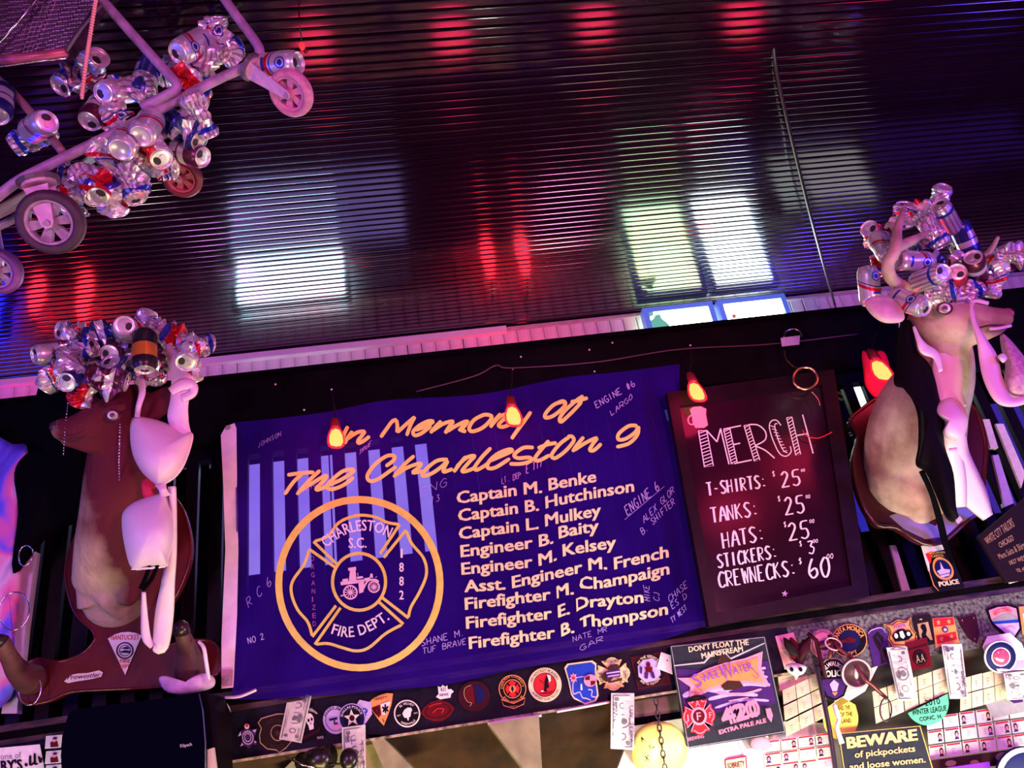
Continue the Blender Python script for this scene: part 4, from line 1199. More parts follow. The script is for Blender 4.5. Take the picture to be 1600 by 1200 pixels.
# bead necklaces
def beads(label, pts, r, m, step=.008, name='bead_necklace'):
    s = cr(pts, 30)
    s = [Vector(q) for q in s]
    gs = []
    d = 0
    gs.append(sph(s[0], r, n=6, m=4))
    for a, b in zip(s, s[1:]):
        d += (b - a).length
        if d >= step:
            gs.append(sph(b, r, n=6, m=4))
            d = 0
    o = obj(name, join(tube(s, r * .3, 4), *gs), m, None, True)
    tag(o, label, 'necklace')
m_bead = mat('silver_beads', (.75, .62, .70), .2, 1)
beads('string of silver beads looping down the neck of the left deer', [P(187, 622, 2.04), P(187, 680, 2.02), P(186, 730, 2.06), P(188, 770, 2.14), P(194, 786, 2.17), P(202, 775, 2.18), P(206, 750, 2.16)], .0030, m_bead)
beads('string of tiny beads hanging before the nose of the left deer', [P(108, 618, 2.0), P(105, 640, 1.99), P(101, 680, 1.99), P(99, 712, 1.99)], .0022, m_bead)
beads('short string of tiny beads hanging behind the cans above the left nose', [P(122, 612, 2.05), P(120, 628, 2.05), P(119, 640, 2.05)], .002, m_bead)

bk = empty('black_bra', 'black cloth bra draped down the chest of the right deer', 'bra', P(1440, 560, 2.1))
obj('cloth', puff([(1408, 510), (1424, 502), (1432, 545), (1450, 566), (1462, 590), (1468, 620), (1476, 655), (1476, 695), (1490, 740), (1494, 790), (1498, 812), (1484, 806), (1468, 770), (1452, 735), (1436, 722), (1440, 690), (1438, 640), (1420, 605), (1402, 596), (1404, 560)], 2.06, .045, .02, 6, (1452, 655)), mat('black_satin', (.003, .002, .004), .7, spec=.08), bk, True)
obj('strap', strap([(1440, 735, 4, 2.14), (1456, 770, 4, 2.22), (1468, 810, 5, 2.36), (1478, 850, 5, 2.41), (1490, 880, 3, 2.42)], 2.3, .003), m_cloth, bk, True)
obj('clasp', prism([(1494, 812), (1500, 806), (1504, 812), (1498, 818)], 2.03, .004), ink('white'), bk)
bp_ = empty('pink_bra', 'long pale pink bra hanging from throat to plaque on the right deer', 'bra', P(1490, 560, 2.05))
obj('band', strap([(1486, 545, 24, 2.06), (1482, 580, 24, 2.05), (1484, 612, 20, 2.05), (1492, 640, 20, 2.07)], 2.06, .012), m_bra, bp_, True)
obj('cup', puff([(1468, 628), (1486, 620), (1502, 630), (1512, 652), (1510, 672), (1502, 688), (1482, 686), (1472, 676), (1478, 662), (1466, 650), (1460, 640)], 2.05, .05, .01, 7), m_bra, bp_, True)
obj('wing', strap([(1492, 680, 18, 2.07), (1495, 710, 20, 2.12), (1508, 745, 22, 2.2), (1524, 775, 20, 2.3), (1545, 808, 8, 2.38)], 2.2, .01), m_bra, bp_, True)
obj('wing', strap([(1490, 700, 12, 2.1), (1496, 745, 14, 2.18), (1500, 792, 11, 2.28)], 2.2, .01), m_bra, bp_, True)
obj('strap', strap([(1428, 510, 2, 2.02), (1436, 530, 4, 2.0), (1445, 545, 8, 2.0), (1462, 555, 6, 2.0), (1470, 580, 3, 2.0)], 2.0, .003), m_brag, bp_, True)
nb = empty('nude_bra', 'pale bra slung round the muzzle of the right deer', 'bra', P(1530, 480, 1.95))
obj('strap', strap([(1519, 472, 4, 1.955), (1519, 488, 4, 1.945), (1524, 508, 4, 1.94), (1534, 530, 7, 1.94), (1545, 560, 14, 1.95), (1552, 590, 14, 1.95), (1565, 618, 12, 1.95), (1582, 628, 7, 1.95), (1605, 624, 6, 1.95)], 1.95, .005), m_bra, nb, True)
obj('cup', puff([(1566, 522), (1578, 530), (1600, 556), (1625, 590), (1625, 615), (1600, 622), (1580, 618), (1571, 600), (1574, 570), (1568, 545)], 1.97, .05, .01, 7), mat('mesh_pink_cloth', (.55, .33, .40), .6, noise=.4, nscale=90), nb, True)
obj('nose_loop', strap([(1516, 472, 2, 1.96), (1528, 470, 3, 1.95), (1545, 474, 3, 1.945)], 1.95, .003), m_brag, nb, True)
obj('bow', puff([(1560, 556), (1568, 552), (1574, 560), (1568, 566)], 1.93, .008, .004, 3), m_brag, nb, True)
pr_ = obj('pink_panties', puff([(248, 1062), (256, 1056), (272, 1060), (282, 1070), (300, 1058), (320, 1052), (334, 1060), (330, 1074), (300, 1082), (262, 1082)], 2.36, .03, .01, 5), mat('pink_white_cloth', (.80, .62, .70), .7, noise=.35, nscale=30, bump=.4, bscale=30), None, True)
tag(pr_, 'crumpled pink and white underwear lying over the black speaker', 'cloth')
o = obj('white_strap', strap([(310, 1002, 2.5, 2.28), (318, 1012, 3, 2.27), (322, 1035, 3, 2.28), (326, 1062, 3, 2.3)], 2.28, .003), m_brag, None, True)
tag(o, 'narrow white strap hanging over the hoof hook beside the banner', 'strap')
o = empty('clip_watch', 'small silver clip hung at the shoulder of the right deer', 'clip', P(1404, 612, 2.26))
obj('case', puff([(1398, 602), (1404, 599), (1414, 604), (1414, 620), (1406, 632), (1398, 628)], 2.27, .012, .004, 4), m_chrome, o, True)
obj('chain', tube([P(1405, 503, 2.1), P(1406, 525, 2.14), P(1420, 542, 2.16), P(1412, 600, 2.26)], .003, 6), m_chrome, o, True)
# hoops at left
for a in (('thin dark hoop hanging against the white post near the left edge', 22, 955, 24, 30), ('small dark hoop at the top of the white post at the left edge', 40, 868, 11, 16), ('thin pale hoop hung on the left end of the red plaque', 47, 1078, 17, 24)):
    ringobj('metal_hoop', a[0], 'hoop', a[1], a[2], 2.40, a[3], a[4], .0022, m_chrome, .2)

# ------------------------------------------------------------------ beer cans
def can_body_mat(name, base, kind):
    m = mat(name, base, .30, .6, bump=.08, bscale=30)
    nt = m.node_tree
    b = nt.nodes['Principled BSDF']
    tc = [n for n in nt.nodes if n.type == 'TEX_COORD'][0]
    sx = nt.nodes.new('ShaderNodeSeparateXYZ')
    nt.links.new(tc.outputs['Object'], sx.inputs[0])
    def math_(op, a, bb, clamp=False):
        n = nt.nodes.new('ShaderNodeMath')
        n.operation = op
        n.use_clamp = clamp
        for i_, q in enumerate((a, bb)):
            if q is None:
                continue
            if isinstance(q, (int, float)):
                n.inputs[i_].default_value = q
            else:
                nt.links.new(q, n.inputs[i_])
        return n.outputs[0]
    X, Y_, Z = sx.outputs
    ang = math_('ARCTAN2', Y_, X)
    def band(v, c0, hw):
        return math_('LESS_THAN', math_('ABSOLUTE', math_('SUBTRACT', v, c0), None), hw)
    cur = None
    def over(mask, col, prev):
        n = nt.nodes.new('ShaderNodeMix')
        n.data_type = 'RGBA'
        nt.links.new(mask, n.inputs[0])
        if prev is None:
            n.inputs[6].default_value = (*base, 1)
        else:
            nt.links.new(prev, n.inputs[6])
        n.inputs[7].default_value = (*col, 1)
        return n.outputs[2]
    if kind == 'ribbon':          # white can, red diagonal band, blue round mark on both sides
        diag = math_('ADD', Z, math_('MULTIPLY', math_('SINE', ang, None), .022))
        cur = over(band(diag, .0, .0055), (.62, .01, .03), cur)
        cur = over(band(diag, .012, .002), (.02, .05, .45), cur)
        lobe = math_('ABSOLUTE', math_('SINE', ang, None), None)
        side = math_('MULTIPLY', math_('SUBTRACT', 1.0, lobe), .0024)
        dz = math_('ADD', Z, -.024)
        dist = math_('ADD', side, math_('MULTIPLY', dz, dz))
        cur = over(math_('LESS_THAN', dist, .000250), (.02, .05, .42), cur)
        cur = over(math_('LESS_THAN', dist, .000150), (.66, .62, .66), cur)
        cur = over(math_('LESS_THAN', math_('ADD', side, math_('ABSOLUTE', math_('MULTIPLY', dz, .012), None)), .00009), (.02, .04, .38), cur)
        m3 = math_('MULTIPLY', math_('GREATER_THAN', lobe, .86), band(Z, -.030, .004))
        cur = over(m3, (.03, .06, .4), cur)
    elif kind == 'stripes':
        w_ = math_('SINE', math_('MULTIPLY', ang, 14), None)
        cur = over(math_('GREATER_THAN', w_, .35), (.34, .26, .32), cur)
        cur = over(band(Z, .034, .006), (.02, .05, .42), cur)
    elif kind == 'dark':
        cur = over(band(Z, .012, .010), (.70, .68, .72), cur)
        lobe = math_('ABSOLUTE', math_('SINE', ang, None), None)
        cur = over(math_('MULTIPLY', math_('GREATER_THAN', lobe, .8), band(Z, -.015, .012)), (.6, .6, .66), cur)
    elif kind == 'amber':
        cur = over(band(Z, .006, .02), (.80, .25, .04), cur)
    elif kind == 'red':
        lobe = math_('SINE', ang, None)
        cur = over(math_('GREATER_THAN', lobe, .1), (.60, .02, .03), cur)
        cur = over(band(Z, -.04, .006), (.03, .05, .4), cur)
    nt.links.new(cur, b.inputs['Base Color'])
    return m
CM = dict(w=can_body_mat('white_can_print', (.66, .62, .66), 'ribbon'), s=can_body_mat('silver_can_print', (.66, .60, .66), 'stripes'), b=can_body_mat('dark_blue_can_print', (.03, .04, .22), 'dark'),
          o=can_body_mat('amber_can_print', (.03, .02, .03), 'amber'), r=can_body_mat('white_red_can_print', (.76, .70, .72), 'red'), m=can_body_mat('maroon_can_print', (.10, .02, .05), 'dark'))
m_alu = mat('bare_aluminium', (.78, .74, .76), .3, .75, noise=.1, nscale=30)
m_hole = mat('can_opening_dark', (.01, .008, .01), .6)
CR, CH = .033, .061
def can_variant(v):
    """returns the four shared meshes of one can shape; z is the can's axis, the lid at +z"""
    rr = random.Random(100 + v)
    n = 22
    prof = [(.020, -CH + .004), (.0235, -CH + .0005), (.0250, -CH), (.0262, -CH + .001), (.031, -CH + .008), (CR, -CH + .013)]
    prof += [(CR, -CH + .013 + (2 * CH - .034) * k / 9) for k in range(1, 10)]
    prof += [(.0315, CH - .012), (.0285, CH - .0055), (.0268, CH - .003), (.0270, CH - .0005), (.0262, CH), (.0252, CH - .001), (.0248, CH - .004)]
    V, Fc = lathe(prof, n)
    Fc.append(tuple(range(n - 1, -1, -1)))
    ph = [rr.uniform(0, 6.28) for _ in range(8)]
    amp = [.0012, .013, .018, .021, .016][v]
    sq = [0, .18, .30, .12, .36][v]
    bend = [0, .006, -.010, .014, .004][v]
    short = [1, .92, .80, .84, .68][v]
    tw = [0, .3, -.5, .7, .2][v]
    def deform(p):
        z = p.z
        t = max(0, 1 - abs(z / (CH * .92)) ** 3)
        a = math.atan2(p.y, p.x)
        r = math.hypot(p.x, p.y)
        k = r / CR
        d = amp * t * k * (math.sin(3 * a + ph[0] + z * 90) * .5 + math.sin(2 * a + ph[1] - z * 55) * .45 + .35 * math.sin(5 * a + ph[2] + z * 160))
        d -= amp * t * k * .35
        r2 = r + d + amp * t * k * .55 * (abs(math.sin(4 * a + z * 130 + ph[4])) - .5)
        x, y = r2 * math.cos(a), r2 * math.sin(a)
        y *= 1 - sq * t * (.6 + .4 * math.sin(z * 60 + ph[3]))
        x *= 1 + sq * t * .25
        an = tw * z / CH
        x, y = x * math.cos(an) - y * math.sin(an), x * math.sin(an) + y * math.cos(an)
        x += bend * math.sin(PI * (z / CH + 1) / 2) + rr.uniform(-1, 1) * amp * .06 * t
        return Vector((x, y, z * short))
    V = [deform(p) for p in V]
    def M_(name, g, m, sm):
        me = bpy.data.meshes.new(name)
        me.from_pydata([tuple(q) for q in g[0]], [], g[1])
        me.materials.append(m)
        if sm:
            me.polygons.foreach_set('use_smooth', [True] * len(me.polygons))
        return me
    zt = CH * short
    tw_ = tw
    def rot(g):
        c, s = math.cos(tw_), math.sin(tw_)
        return [Vector((q.x * c - q.y * s, q.x * s + q.y * c, q.z)) for q in g[0]], g[1]
    lid = lathe([(0, zt - .0042), (.018, zt - .0042), (.0225, zt - .0048), (.0235, zt - .0055), (.0245, zt - .004), (.0252, zt - .001), (.0262, zt + .0006), (.0270, zt - .0008)], n)
    tab = join(([Vector((x, y, zt - .0035)) for x, y in ell(0, -.006, .0075, .0085, 14)] + [Vector((x, y, zt - .0015)) for x, y in ell(0, -.006, .0075, .0085, 14)], [tuple(range(14, 28)), tuple(range(13, -1, -1))] + [(i, (i + 1) % 14, 14 + (i + 1) % 14, 14 + i) for i in range(14)]),
               lathe([(0, .0006), (.0022, .0006), (.0026, 0)], 8, Vector((0, 0, zt - .0015))))
    hole = ([Vector((x, y, zt - .0039)) for x, y in ell(0, .0112, .0115, .0088, 16)], [tuple(range(16))])
    dome = lathe([(.0205, -zt + .004), (.017, -zt + .0075), (.010, -zt + .0105), (0, -zt + .0115)], n)
    hasflat = v != 0
    bodies = {}
    for k_, mm in CM.items():
        bodies[k_] = M_('can_body', (V, Fc), mm, v == 0)
    return dict(body=bodies, lid=M_('lid', rot(lid), m_alu, True), tab=M_('pull_tab', rot(tab), m_alu, False), hole=M_('mouth_hole', rot(hole), m_hole, False), base=M_('base_dome', dome, m_alu, True))
CANS = [can_variant(v) for v in range(5)]
def relax(lst, lo=-.10, hi=.14, need=.056):
    its = []
    for q in lst:
        p = P(q[1], q[2], q[3])
        vw = (p - CAM).normalized()
        rx = vw.cross(CU).normalized()
        uy = rx.cross(vw).normalized()
        a, t = R(q[4]), R(q[5])
        z = (rx * math.cos(a) + uy * math.sin(a)) * math.cos(t) - vw * math.sin(t)
        its.append([0.0, p, vw, z])
    for it in range(60):
        for i in range(len(its)):
            for j in range(i + 1, len(its)):
                A_, B_2 = its[i], its[j]
                best, bd = None, 9
                for sa in (-.036, 0, .036):
                    for sb in (-.036, 0, .036):
                        dd = (A_[1] + A_[2] * A_[0] + A_[3] * sa) - (B_2[1] + B_2[2] * B_2[0] + B_2[3] * sb)
                        if dd.length < bd:
                            bd, best = dd.length, dd
                if bd < need:
                    s = 1 if best.dot(A_[2]) > 0 else -1
                    st = (need - bd) * .3
                    A_[0] = max(lo, min(hi, A_[0] + s * st))
                    B_2[0] = max(lo, min(hi, B_2[0] - s * st))
    return [(q[0], q[1], q[2], (i[1] + i[2] * i[0]).y) + tuple(q[4:]) for q, i in zip(lst, its)]
def can(label, px, py, Y, ang, tilt, v, k, group, mode='Y', scale=1.0, open_=True, spin=None):
    p = P(px, py, Y) if mode == 'Y' else D(px, py, Y)
    vw = (p - CAM).normalized()
    rx = vw.cross(CU).normalized()
    uy = rx.cross(vw).normalized()
    a, t = R(ang), R(tilt)
    z = (rx * math.cos(a) + uy * math.sin(a)) * math.cos(t) - vw * math.sin(t)
    s = R(spin if spin is not None else rnd.uniform(0, 360))
    x0 = z.cross(vw)
    if x0.length < .05:
        x0 = z.cross(uy)
    x0.normalize()
    y0 = z.cross(x0)
    x = x0 * math.cos(s) + y0 * math.sin(s)
    y = z.cross(x)
    e = bpy.data.objects.new('beer_can', None)
    C.objects.link(e)
    e.empty_display_size = .01
    tag(e, label, 'beer can', group)
    e.matrix_world = Matrix(((x.x, y.x, z.x, p.x), (x.y, y.y, z.y, p.y), (x.z, y.z, z.z, p.z), (0, 0, 0, 1))) @ Matrix.Scale(scale, 4)
    c = CANS[v]
    for nm, me in (('can_body', c['body'][k]), ('lid', c['lid']), ('pull_tab', c['tab']), ('mouth_hole', c['hole']), ('base_dome', c['base'])):
        if nm in ('pull_tab', 'mouth_hole') and not open_:
            continue
        o = bpy.data.objects.new(nm, me)
        C.objects.link(o)
        o.parent = e
    return e
GL = 'beer cans heaped on the antlers of the left deer'
for q in relax([
    ('crushed white can at the top of the left lobe of the left deer heap', 118, 520, 2.00, 170, 25, 2, 'w'),
    ('crushed dark blue can lying along the top between the two lobes of the left heap', 155, 526, 2.03, 20, 10, 4, 'b'),
    ('can with a dark open end sticking out furthest left on the left heap', 88, 551, 2.02, 190, 20, 0, 'w'),
    ('crushed silver striped can in the middle of the left lobe of the left heap', 122, 550, 1.97, 20, 30, 3, 's'),
    ('white can with a blue mark pointing down at the lower left of the left heap', 90, 583, 1.99, 232, -15, 1, 'w'),
    ('dark crushed can in the centre of the left heap', 152, 547, 2.06, 340, 15, 3, 'm'),
    ('pinkish can lid facing out in the dip of the left heap', 184, 549, 2.03, 200, 65, 1, 'm'),
    ('upright round lid facing the room, brightest at the top of the left heap', 197, 515, 1.97, 110, 78, 0, 'w'),
    ('white and blue can leaning beside the bright round lid on the left heap', 222, 513, 2.02, 70, -20, 1, 'w'),
    ('crumpled white can at the top right of the left heap', 253, 515, 2.01, 340, -20, 2, 's'),
    ('flattened white can sloping down at the right of the left heap', 276, 528, 2.03, 330, -15, 4, 'r'),
    ('amber and black can with its lid turned down, centre right of the left heap', 226, 548, 1.94, 270, 28, 0, 'o'),
    ('pink-lit can lid facing out at the right end of the left heap', 296, 552, 1.96, 250, 60, 1, 'w'),
    ('crushed can whose open rim points right, rightmost on the left heap', 306, 536, 2.02, 0, -20, 2, 's'),
    ('crushed dark silver can under the left lobe of the left heap', 143, 570, 2.00, 10, 10, 4, 's'),
    ('long crumpled can low across the middle of the left heap', 168, 590, 1.99, 345, 15, 3, 'm'),
    ('small lid seen low on the left side of the left heap', 120, 592, 1.97, 200, 60, 1, 'b'),
    ('white and red can squashed at the very bottom left of the left heap', 131, 612, 2.02, 250, -20, 4, 'r'),
    ('silver can tucked under the dip of the left heap', 202, 570, 2.01, 220, 15, 2, 's'),
    ('pink can hanging lowest at the centre right of the left heap', 236, 575, 2.00, 300, -45, 1, 'w'),
    ('dark can hidden between the amber can and the pink band on the left heap', 254, 552, 2.05, 60, -30, 3, 'm'),
    ('white can hanging under the right end of the left heap', 299, 573, 2.03, 280, -15, 4, 'r'),
    ('dark can seen in the hollow at far left of the left heap', 104, 566, 2.06, 100, 20, 2, 'm'),
    ('crushed lilac can in the hollow above the eye of the left deer', 182, 580, 1.97, 120, 40, 4, 'b'),
    ('dented can behind the amber can on the left heap', 240, 530, 2.06, 20, 0, 3, 'b'),
]):
    can(*q, GL)
GR = 'beer cans heaped on the antlers of the right deer'
for q in relax([
    ('white can standing bottom up at the very top of the right heap', 1464, 315, 1.98, 245, -25, 1, 'w'),
    ('crushed white and red can left of the topmost can on the right heap', 1438, 332, 2.00, 200, 10, 4, 'r'),
    ('can with an open cut rim facing up left, upper right of the right heap', 1478, 340, 1.95, 115, 40, 0, 's'),
    ('thin squashed can wrapped round the antler tip at the top left of the right heap', 1410, 337, 2.00, 80, 20, 4, 'w'),
    ('long crumpled striped can down the middle of the right heap', 1458, 362, 1.92, 300, 12, 1, 's'),
    ('black and white can pointing down at the right shoulder of the right heap', 1508, 374, 1.99, 290, -12, 0, 'b'),
    ('can lid facing out at the upper left corner of the right heap', 1367, 366, 1.99, 130, 60, 1, 'r'),
    ('can with a violet lid turned down to the right, left side of the right heap', 1380, 386, 1.93, 300, 52, 0, 'w'),
    ('white and red can hidden behind the violet lid, left side of the right heap', 1374, 407, 1.98, 70, -20, 2, 'r'),
    ('upright can with blue lettering, leftmost and lowest on the right heap', 1358, 447, 2.00, 96, -12, 0, 'w'),
    ('can whose domed base faces left in the middle of the right heap', 1428, 408, 1.94, 352, -40, 0, 'w'),
    ('crushed lilac can right of the antler fork on the right heap', 1450, 402, 1.98, 330, -10, 3, 'b'),
    ('can lid facing out just above the forehead of the right deer', 1452, 434, 1.93, 20, 48, 0, 's'),
    ('pink can lid with a dark mouth in the lower middle of the right heap', 1489, 436, 1.93, 60, 66, 0, 'r'),
    ('maroon can with its lid tilted up at the right of the right heap', 1524, 419, 1.95, 100, 55, 0, 'm'),
    ('small crushed can in the dip between two lids on the right heap', 1487, 413, 1.99, 40, 20, 4, 'w'),
    ('dark red can under the maroon lid on the right heap', 1530, 445, 2.00, 250, 10, 2, 'm'),
    ('can lying on the brow of the right deer, its lid over the ear', 1420, 472, 1.93, 335, 38, 0, 'w'),
    ('silver can base seen just above the nose bridge of the right deer', 1508, 460, 1.97, 20, -40, 1, 's'),
    ('blue and white can standing at the right end of the right heap', 1555, 437, 1.97, 75, -10, 1, 'w'),
    ('crushed white can sticking out furthest right of the right heap', 1584, 402, 1.97, 350, -10, 3, 's'),
    ('red and white can squashed behind the blue can ending the right heap', 1563, 412, 2.00, 120, 10, 4, 'r'),
    ('crumpled can between forehead and pink lid on the right heap', 1470, 458, 1.98, 10, 5, 4, 's'),
    ('silver lilac can deep in the centre of the right heap', 1430, 385, 2.03, 30, -10, 3, 's'),
    ('blue can behind the striped can on the right heap', 1492, 372, 2.03, 330, 10, 2, 'b'),
]):
    can(*q, GR)
# ------------------------------------------------------------------ the cart hung under the ceiling at upper left
m_cart = mat('dusty_grey_tube', (.34, .20, .36), .55, .15, noise=.35, nscale=30, bump=.3, bscale=60)
m_cartd = mat('dull_dark_tube', (.14, .11, .13), .5, .4, noise=.4, nscale=30)
cart = empty('hanging_cart', 'steel tube utility cart on casters hung up under the ceiling, cans tied along its rails', 'cart', D(200, 150, 2.0))
def rail_(pts, r, m=None, name='rail'):
    s = cr([tuple(D(*q)) for q in pts], 6)
    return obj(name, tube(s, r, 12), m or m_cart, cart, True)
rail_([(-30, 330, 1.86), (0, 304, 1.88), (30, 282, 1.88), (60, 266, 1.89), (150, 222, 1.92), (250, 171, 1.96), (330, 129, 1.99), (384, 104, 2.01), (402, 92, 2.02), (405, 76, 2.02), (392, 55, 2.02), (366, 20, 2.02), (335, -25, 2.02)], .0125)
rail_([(135, -25, 1.94), (170, 12, 1.95), (220, 68, 1.95), (262, 115, 1.95), (275, 130, 1.95), (274, 140, 1.95), (258, 150, 1.95), (222, 168, 1.95)], .0125)
rail_([(-20, 110, 2.05), (20, 145, 2.03), (60, 190, 2.0), (98, 238, 1.96)], .011, mat('brown_pink_tube', (.30, .16, .18), .5, .2, noise=.3))
rail_([(105, 92, 2.08), (140, 130, 2.06), (178, 168, 2.0)], .011, m_cartd)
rail_([(-20, 362, 1.95), (30, 338, 1.96), (90, 300, 1.97), (160, 262, 1.98), (230, 226, 2.0), (290, 195, 2.02)], .010, mat('mauve_flat_bar', (.22, .14, .20), .5, .3, noise=.4))
obj('shelf_plate', ([D(-20, 330, 1.9), D(60, 285, 1.9), D(100, 262, 1.93), D(180, 225, 1.96), D(176, 236, 2.06), D(100, 282, 2.06), D(40, 322, 2.06), D(-20, 352, 2.06)], [tuple(range(8))]), m_cartd, cart)
# mesh basket: a frame and its woven wire
BA = [(-30, -20), (160, -12), (150, 12), (106, 74), (100, 82), (-30, 96)]
def bpt(u, v):
    a = (-30 + u * 190, -20 + u * 8)
    b = (-30 + u * 130, 92 - u * 14)
    return D(a[0] * (1 - v) + b[0] * v, a[1] * (1 - v) + b[1] * v, 1.90 - .03 * v)
m_wire = mat('basket_wire', (.13, .08, .12), .35, .7, noise=.4)
gs = []
for i in range(41):
    gs.append(tube([bpt(i / 40, j / 6) + Vector((0, 0, .0015 * (-1) ** (i + j))) for j in range(7)], .0020, 4))
for j in range(27):
    gs.append(tube([bpt(i / 8, j / 26) + Vector((0, 0, .0015 * (-1) ** (i + j))) for i in range(9)], .0020, 4))
o = obj('basket_mesh', join(*gs), m_wire, cart)
o['kind'] = 'stuff'
obj('basket_back', ([bpt(0, 0) + CF * .05, bpt(1, 0) + CF * .05, bpt(1, 1) + CF * .05, bpt(0, 1) + CF * .05], [(0, 1, 2, 3)]), mat('dusty_basket_lining', (.05, .02, .045), .7, noise=.8, nscale=60), cart)
obj('basket_rim', tube([D(-30, 96, 1.86), D(40, 90, 1.86), D(104, 82, 1.86)], .011, 8), mat('red_lit_rim', (.40, .08, .14), .4, .3, noise=.5, nscale=25), cart, True)  # basket edge bar in a mottled red-pink tone
obj('basket_rim_wire', tube([D(-30, 108, 1.86), D(0, 104, 1.86), D(60, 96, 1.86), D(104, 91, 1.86)], .002, 6), m_chrome, cart, True)
obj('basket_rim_wire', tube([D(104, 80, 1.86), D(128, 44, 1.87), D(160, 6, 1.88)], .004, 6), m_cartd, cart, True)
obj('basket_rim_wire', tube([D(-10, 78, 1.85), D(30, 32, 1.86), D(62, -6, 1.87)], .0035, 6), m_chrome, cart, True)
# casters
m_tire = mat('black_rubber_tyre', (.045, .014, .035), .6, noise=.4, nscale=50, bump=.2)
m_hub = mat('dusty_wheel_hub', (.36, .24, .34), .45, .2, noise=.4, nscale=50)
m_hubr = mat('red_wheel_hub', (.50, .06, .12), .5, noise=.3, nscale=40)
m_fork = mat('caster_fork_plate', (.62, .36, .48), .45, .2, noise=.25, nscale=40)
def caster(cx, cy, dd, rp, th, phi, fork, tire, hub, forkm):
    p = D(cx, cy, dd)
    s = dd / F
    vw = (p - CAM).normalized()
    rx = vw.cross(CU).normalized()
    uy = rx.cross(vw).normalized()
    z = (-vw * math.cos(R(th)) + (rx * math.cos(R(phi)) + uy * math.sin(R(phi))) * math.sin(R(th))).normalized()
    x = z.cross(uy).normalized()
    y = z.cross(x)
    ax = (x, y, z)
    r = rp * s
    w_ = r * .27
    t = obj('caster', lathe([(r * .70, -w_), (r * .88, -w_), (r * .97, -w_ * .6), (r, 0), (r * .97, w_ * .6), (r * .88, w_), (r * .70, w_), (r * .68, 0), (r * .70, -w_)], 32, p, ax), tire, cart, True)
    obj('rim', lathe([(r * .62, -w_ * .8), (r * .71, -w_ * .9), (r * .71, w_ * .9), (r * .62, w_ * .95), (r * .60, 0), (r * .62, -w_ * .8)], 32, p, ax), hub, t, True)
    gs = [lathe([(0, -w_ * .9), (r * .2, -w_ * .9), (r * .2, w_ * 1.05), (0, w_ * 1.05)], 16, p, ax)]
    for k in range(6):
        a = k * PI / 3 + .3
        d_ = x * math.cos(a) + y * math.sin(a)
        e_ = z.cross(d_)
        q0, q1 = p + d_ * r * .15, p + d_ * r * .64
        V = []
        for q, ww in ((q0, r * .10), (q1, r * .17)):
            for sx_, sz in ((-1, -1), (1, -1), (1, 1), (-1, 1)):
                V.append(q + e_ * ww * sx_ + z * w_ * .45 * sz)
        gs.append((V, [(3, 2, 1, 0), (4, 5, 6, 7), (0, 1, 5, 4), (1, 2, 6, 5), (2, 3, 7, 6), (3, 0, 4, 7)]))
    obj('spokes', join(*gs), hub, t)
    ft = D(fork[0], fork[1], dd + (fork[2] if len(fork) > 2 else 0))
    dirv = (p - ft)
    side = z.cross(dirv).normalized()
    gs = []
    for sg in (1, -1):
        c0, c1_ = ft + z * w_ * 1.25 * sg, p + z * w_ * 1.35 * sg
        e = c1_ + dirv.normalized() * r * .16
        V = []
        for q, ww in ((c0, r * .36), (c0.lerp(c1_, .5), r * .27), (c1_, r * .19), (e, r * .09)):
            for s1, s2 in ((-1, -1), (1, -1), (1, 1), (-1, 1)):
                V.append(q + side * ww * s1 + z * .0018 * s2)
        Fc = [(3, 2, 1, 0), (12, 13, 14, 15)]
        for k in range(3):
            for m_ in range(4):
                a, b = k * 4 + m_, k * 4 + (m_ + 1) % 4
                Fc.append((a, b, b + 4, a + 4))
        gs.append((V, Fc))
    up_ = -dirv.normalized()
    gs.append(tube([ft - up_ * .001 + z * 0, ft + up_ * .008], [r * .5, r * .5], 16))
    obj('fork', join(*gs), forkm, t)
    obj('axle_bolt', tube([p + z * w_ * 1.2, p + z * w_ * 1.75], [r * .11, r * .10], 8), m_hub, t)
    obj('swivel_plate', tube([ft + up_ * .006, ft + up_ * .016], [r * .62, r * .62], 14), m_cartd, t)
caster(80, 347, 1.86, 50, 18, 200, (62, 290), m_tire, m_hub, m_fork)
caster(284, 277, 2.12, 32, 28, 230, (252, 252), mat('red_rubber_tyre', (.16, .01, .03), .5, noise=.4), m_hubr, mat('pink_fork_plate', (.75, .22, .34), .45, noise=.2))
caster(455, 145, 2.00, 37, 36, 210, (398, 108), mat('pink_rubber_tyre', (.55, .20, .34), .6, noise=.3, nscale=60), mat('pink_wheel_hub', (.62, .20, .38), .5, noise=.3), m_fork)
caster(-2, 424, 2.0, 36, 30, 200, (-20, 360), mat('violet_rubber_tyre', (.18, .04, .20), .5, noise=.4), m_hub, m_fork)
# rope with knots
pts = [D(155, -30, 1.80), D(148, 10, 1.80), D(140, 60, 1.80), D(134, 100, 1.80), D(128, 149, 1.80)]
s = [Vector(q) for q in cr([tuple(q) for q in pts], 12)]
gs = [tube(s, .0028, 6)]
for q in s[::1]:
    gs.append(sph(q, .0052, .0052, .0035, 8, 5))
    gs.append(sph(q - CU * .006, .0042, .0042, .003, 8, 5))
o = obj('pull_chain', join(*gs), mat('orange_pink_beads', (.75, .30, .26), .4, .3), None, True)
tag(o, 'reddish ball pull chain hanging in front of the cart basket at upper left', 'chain')

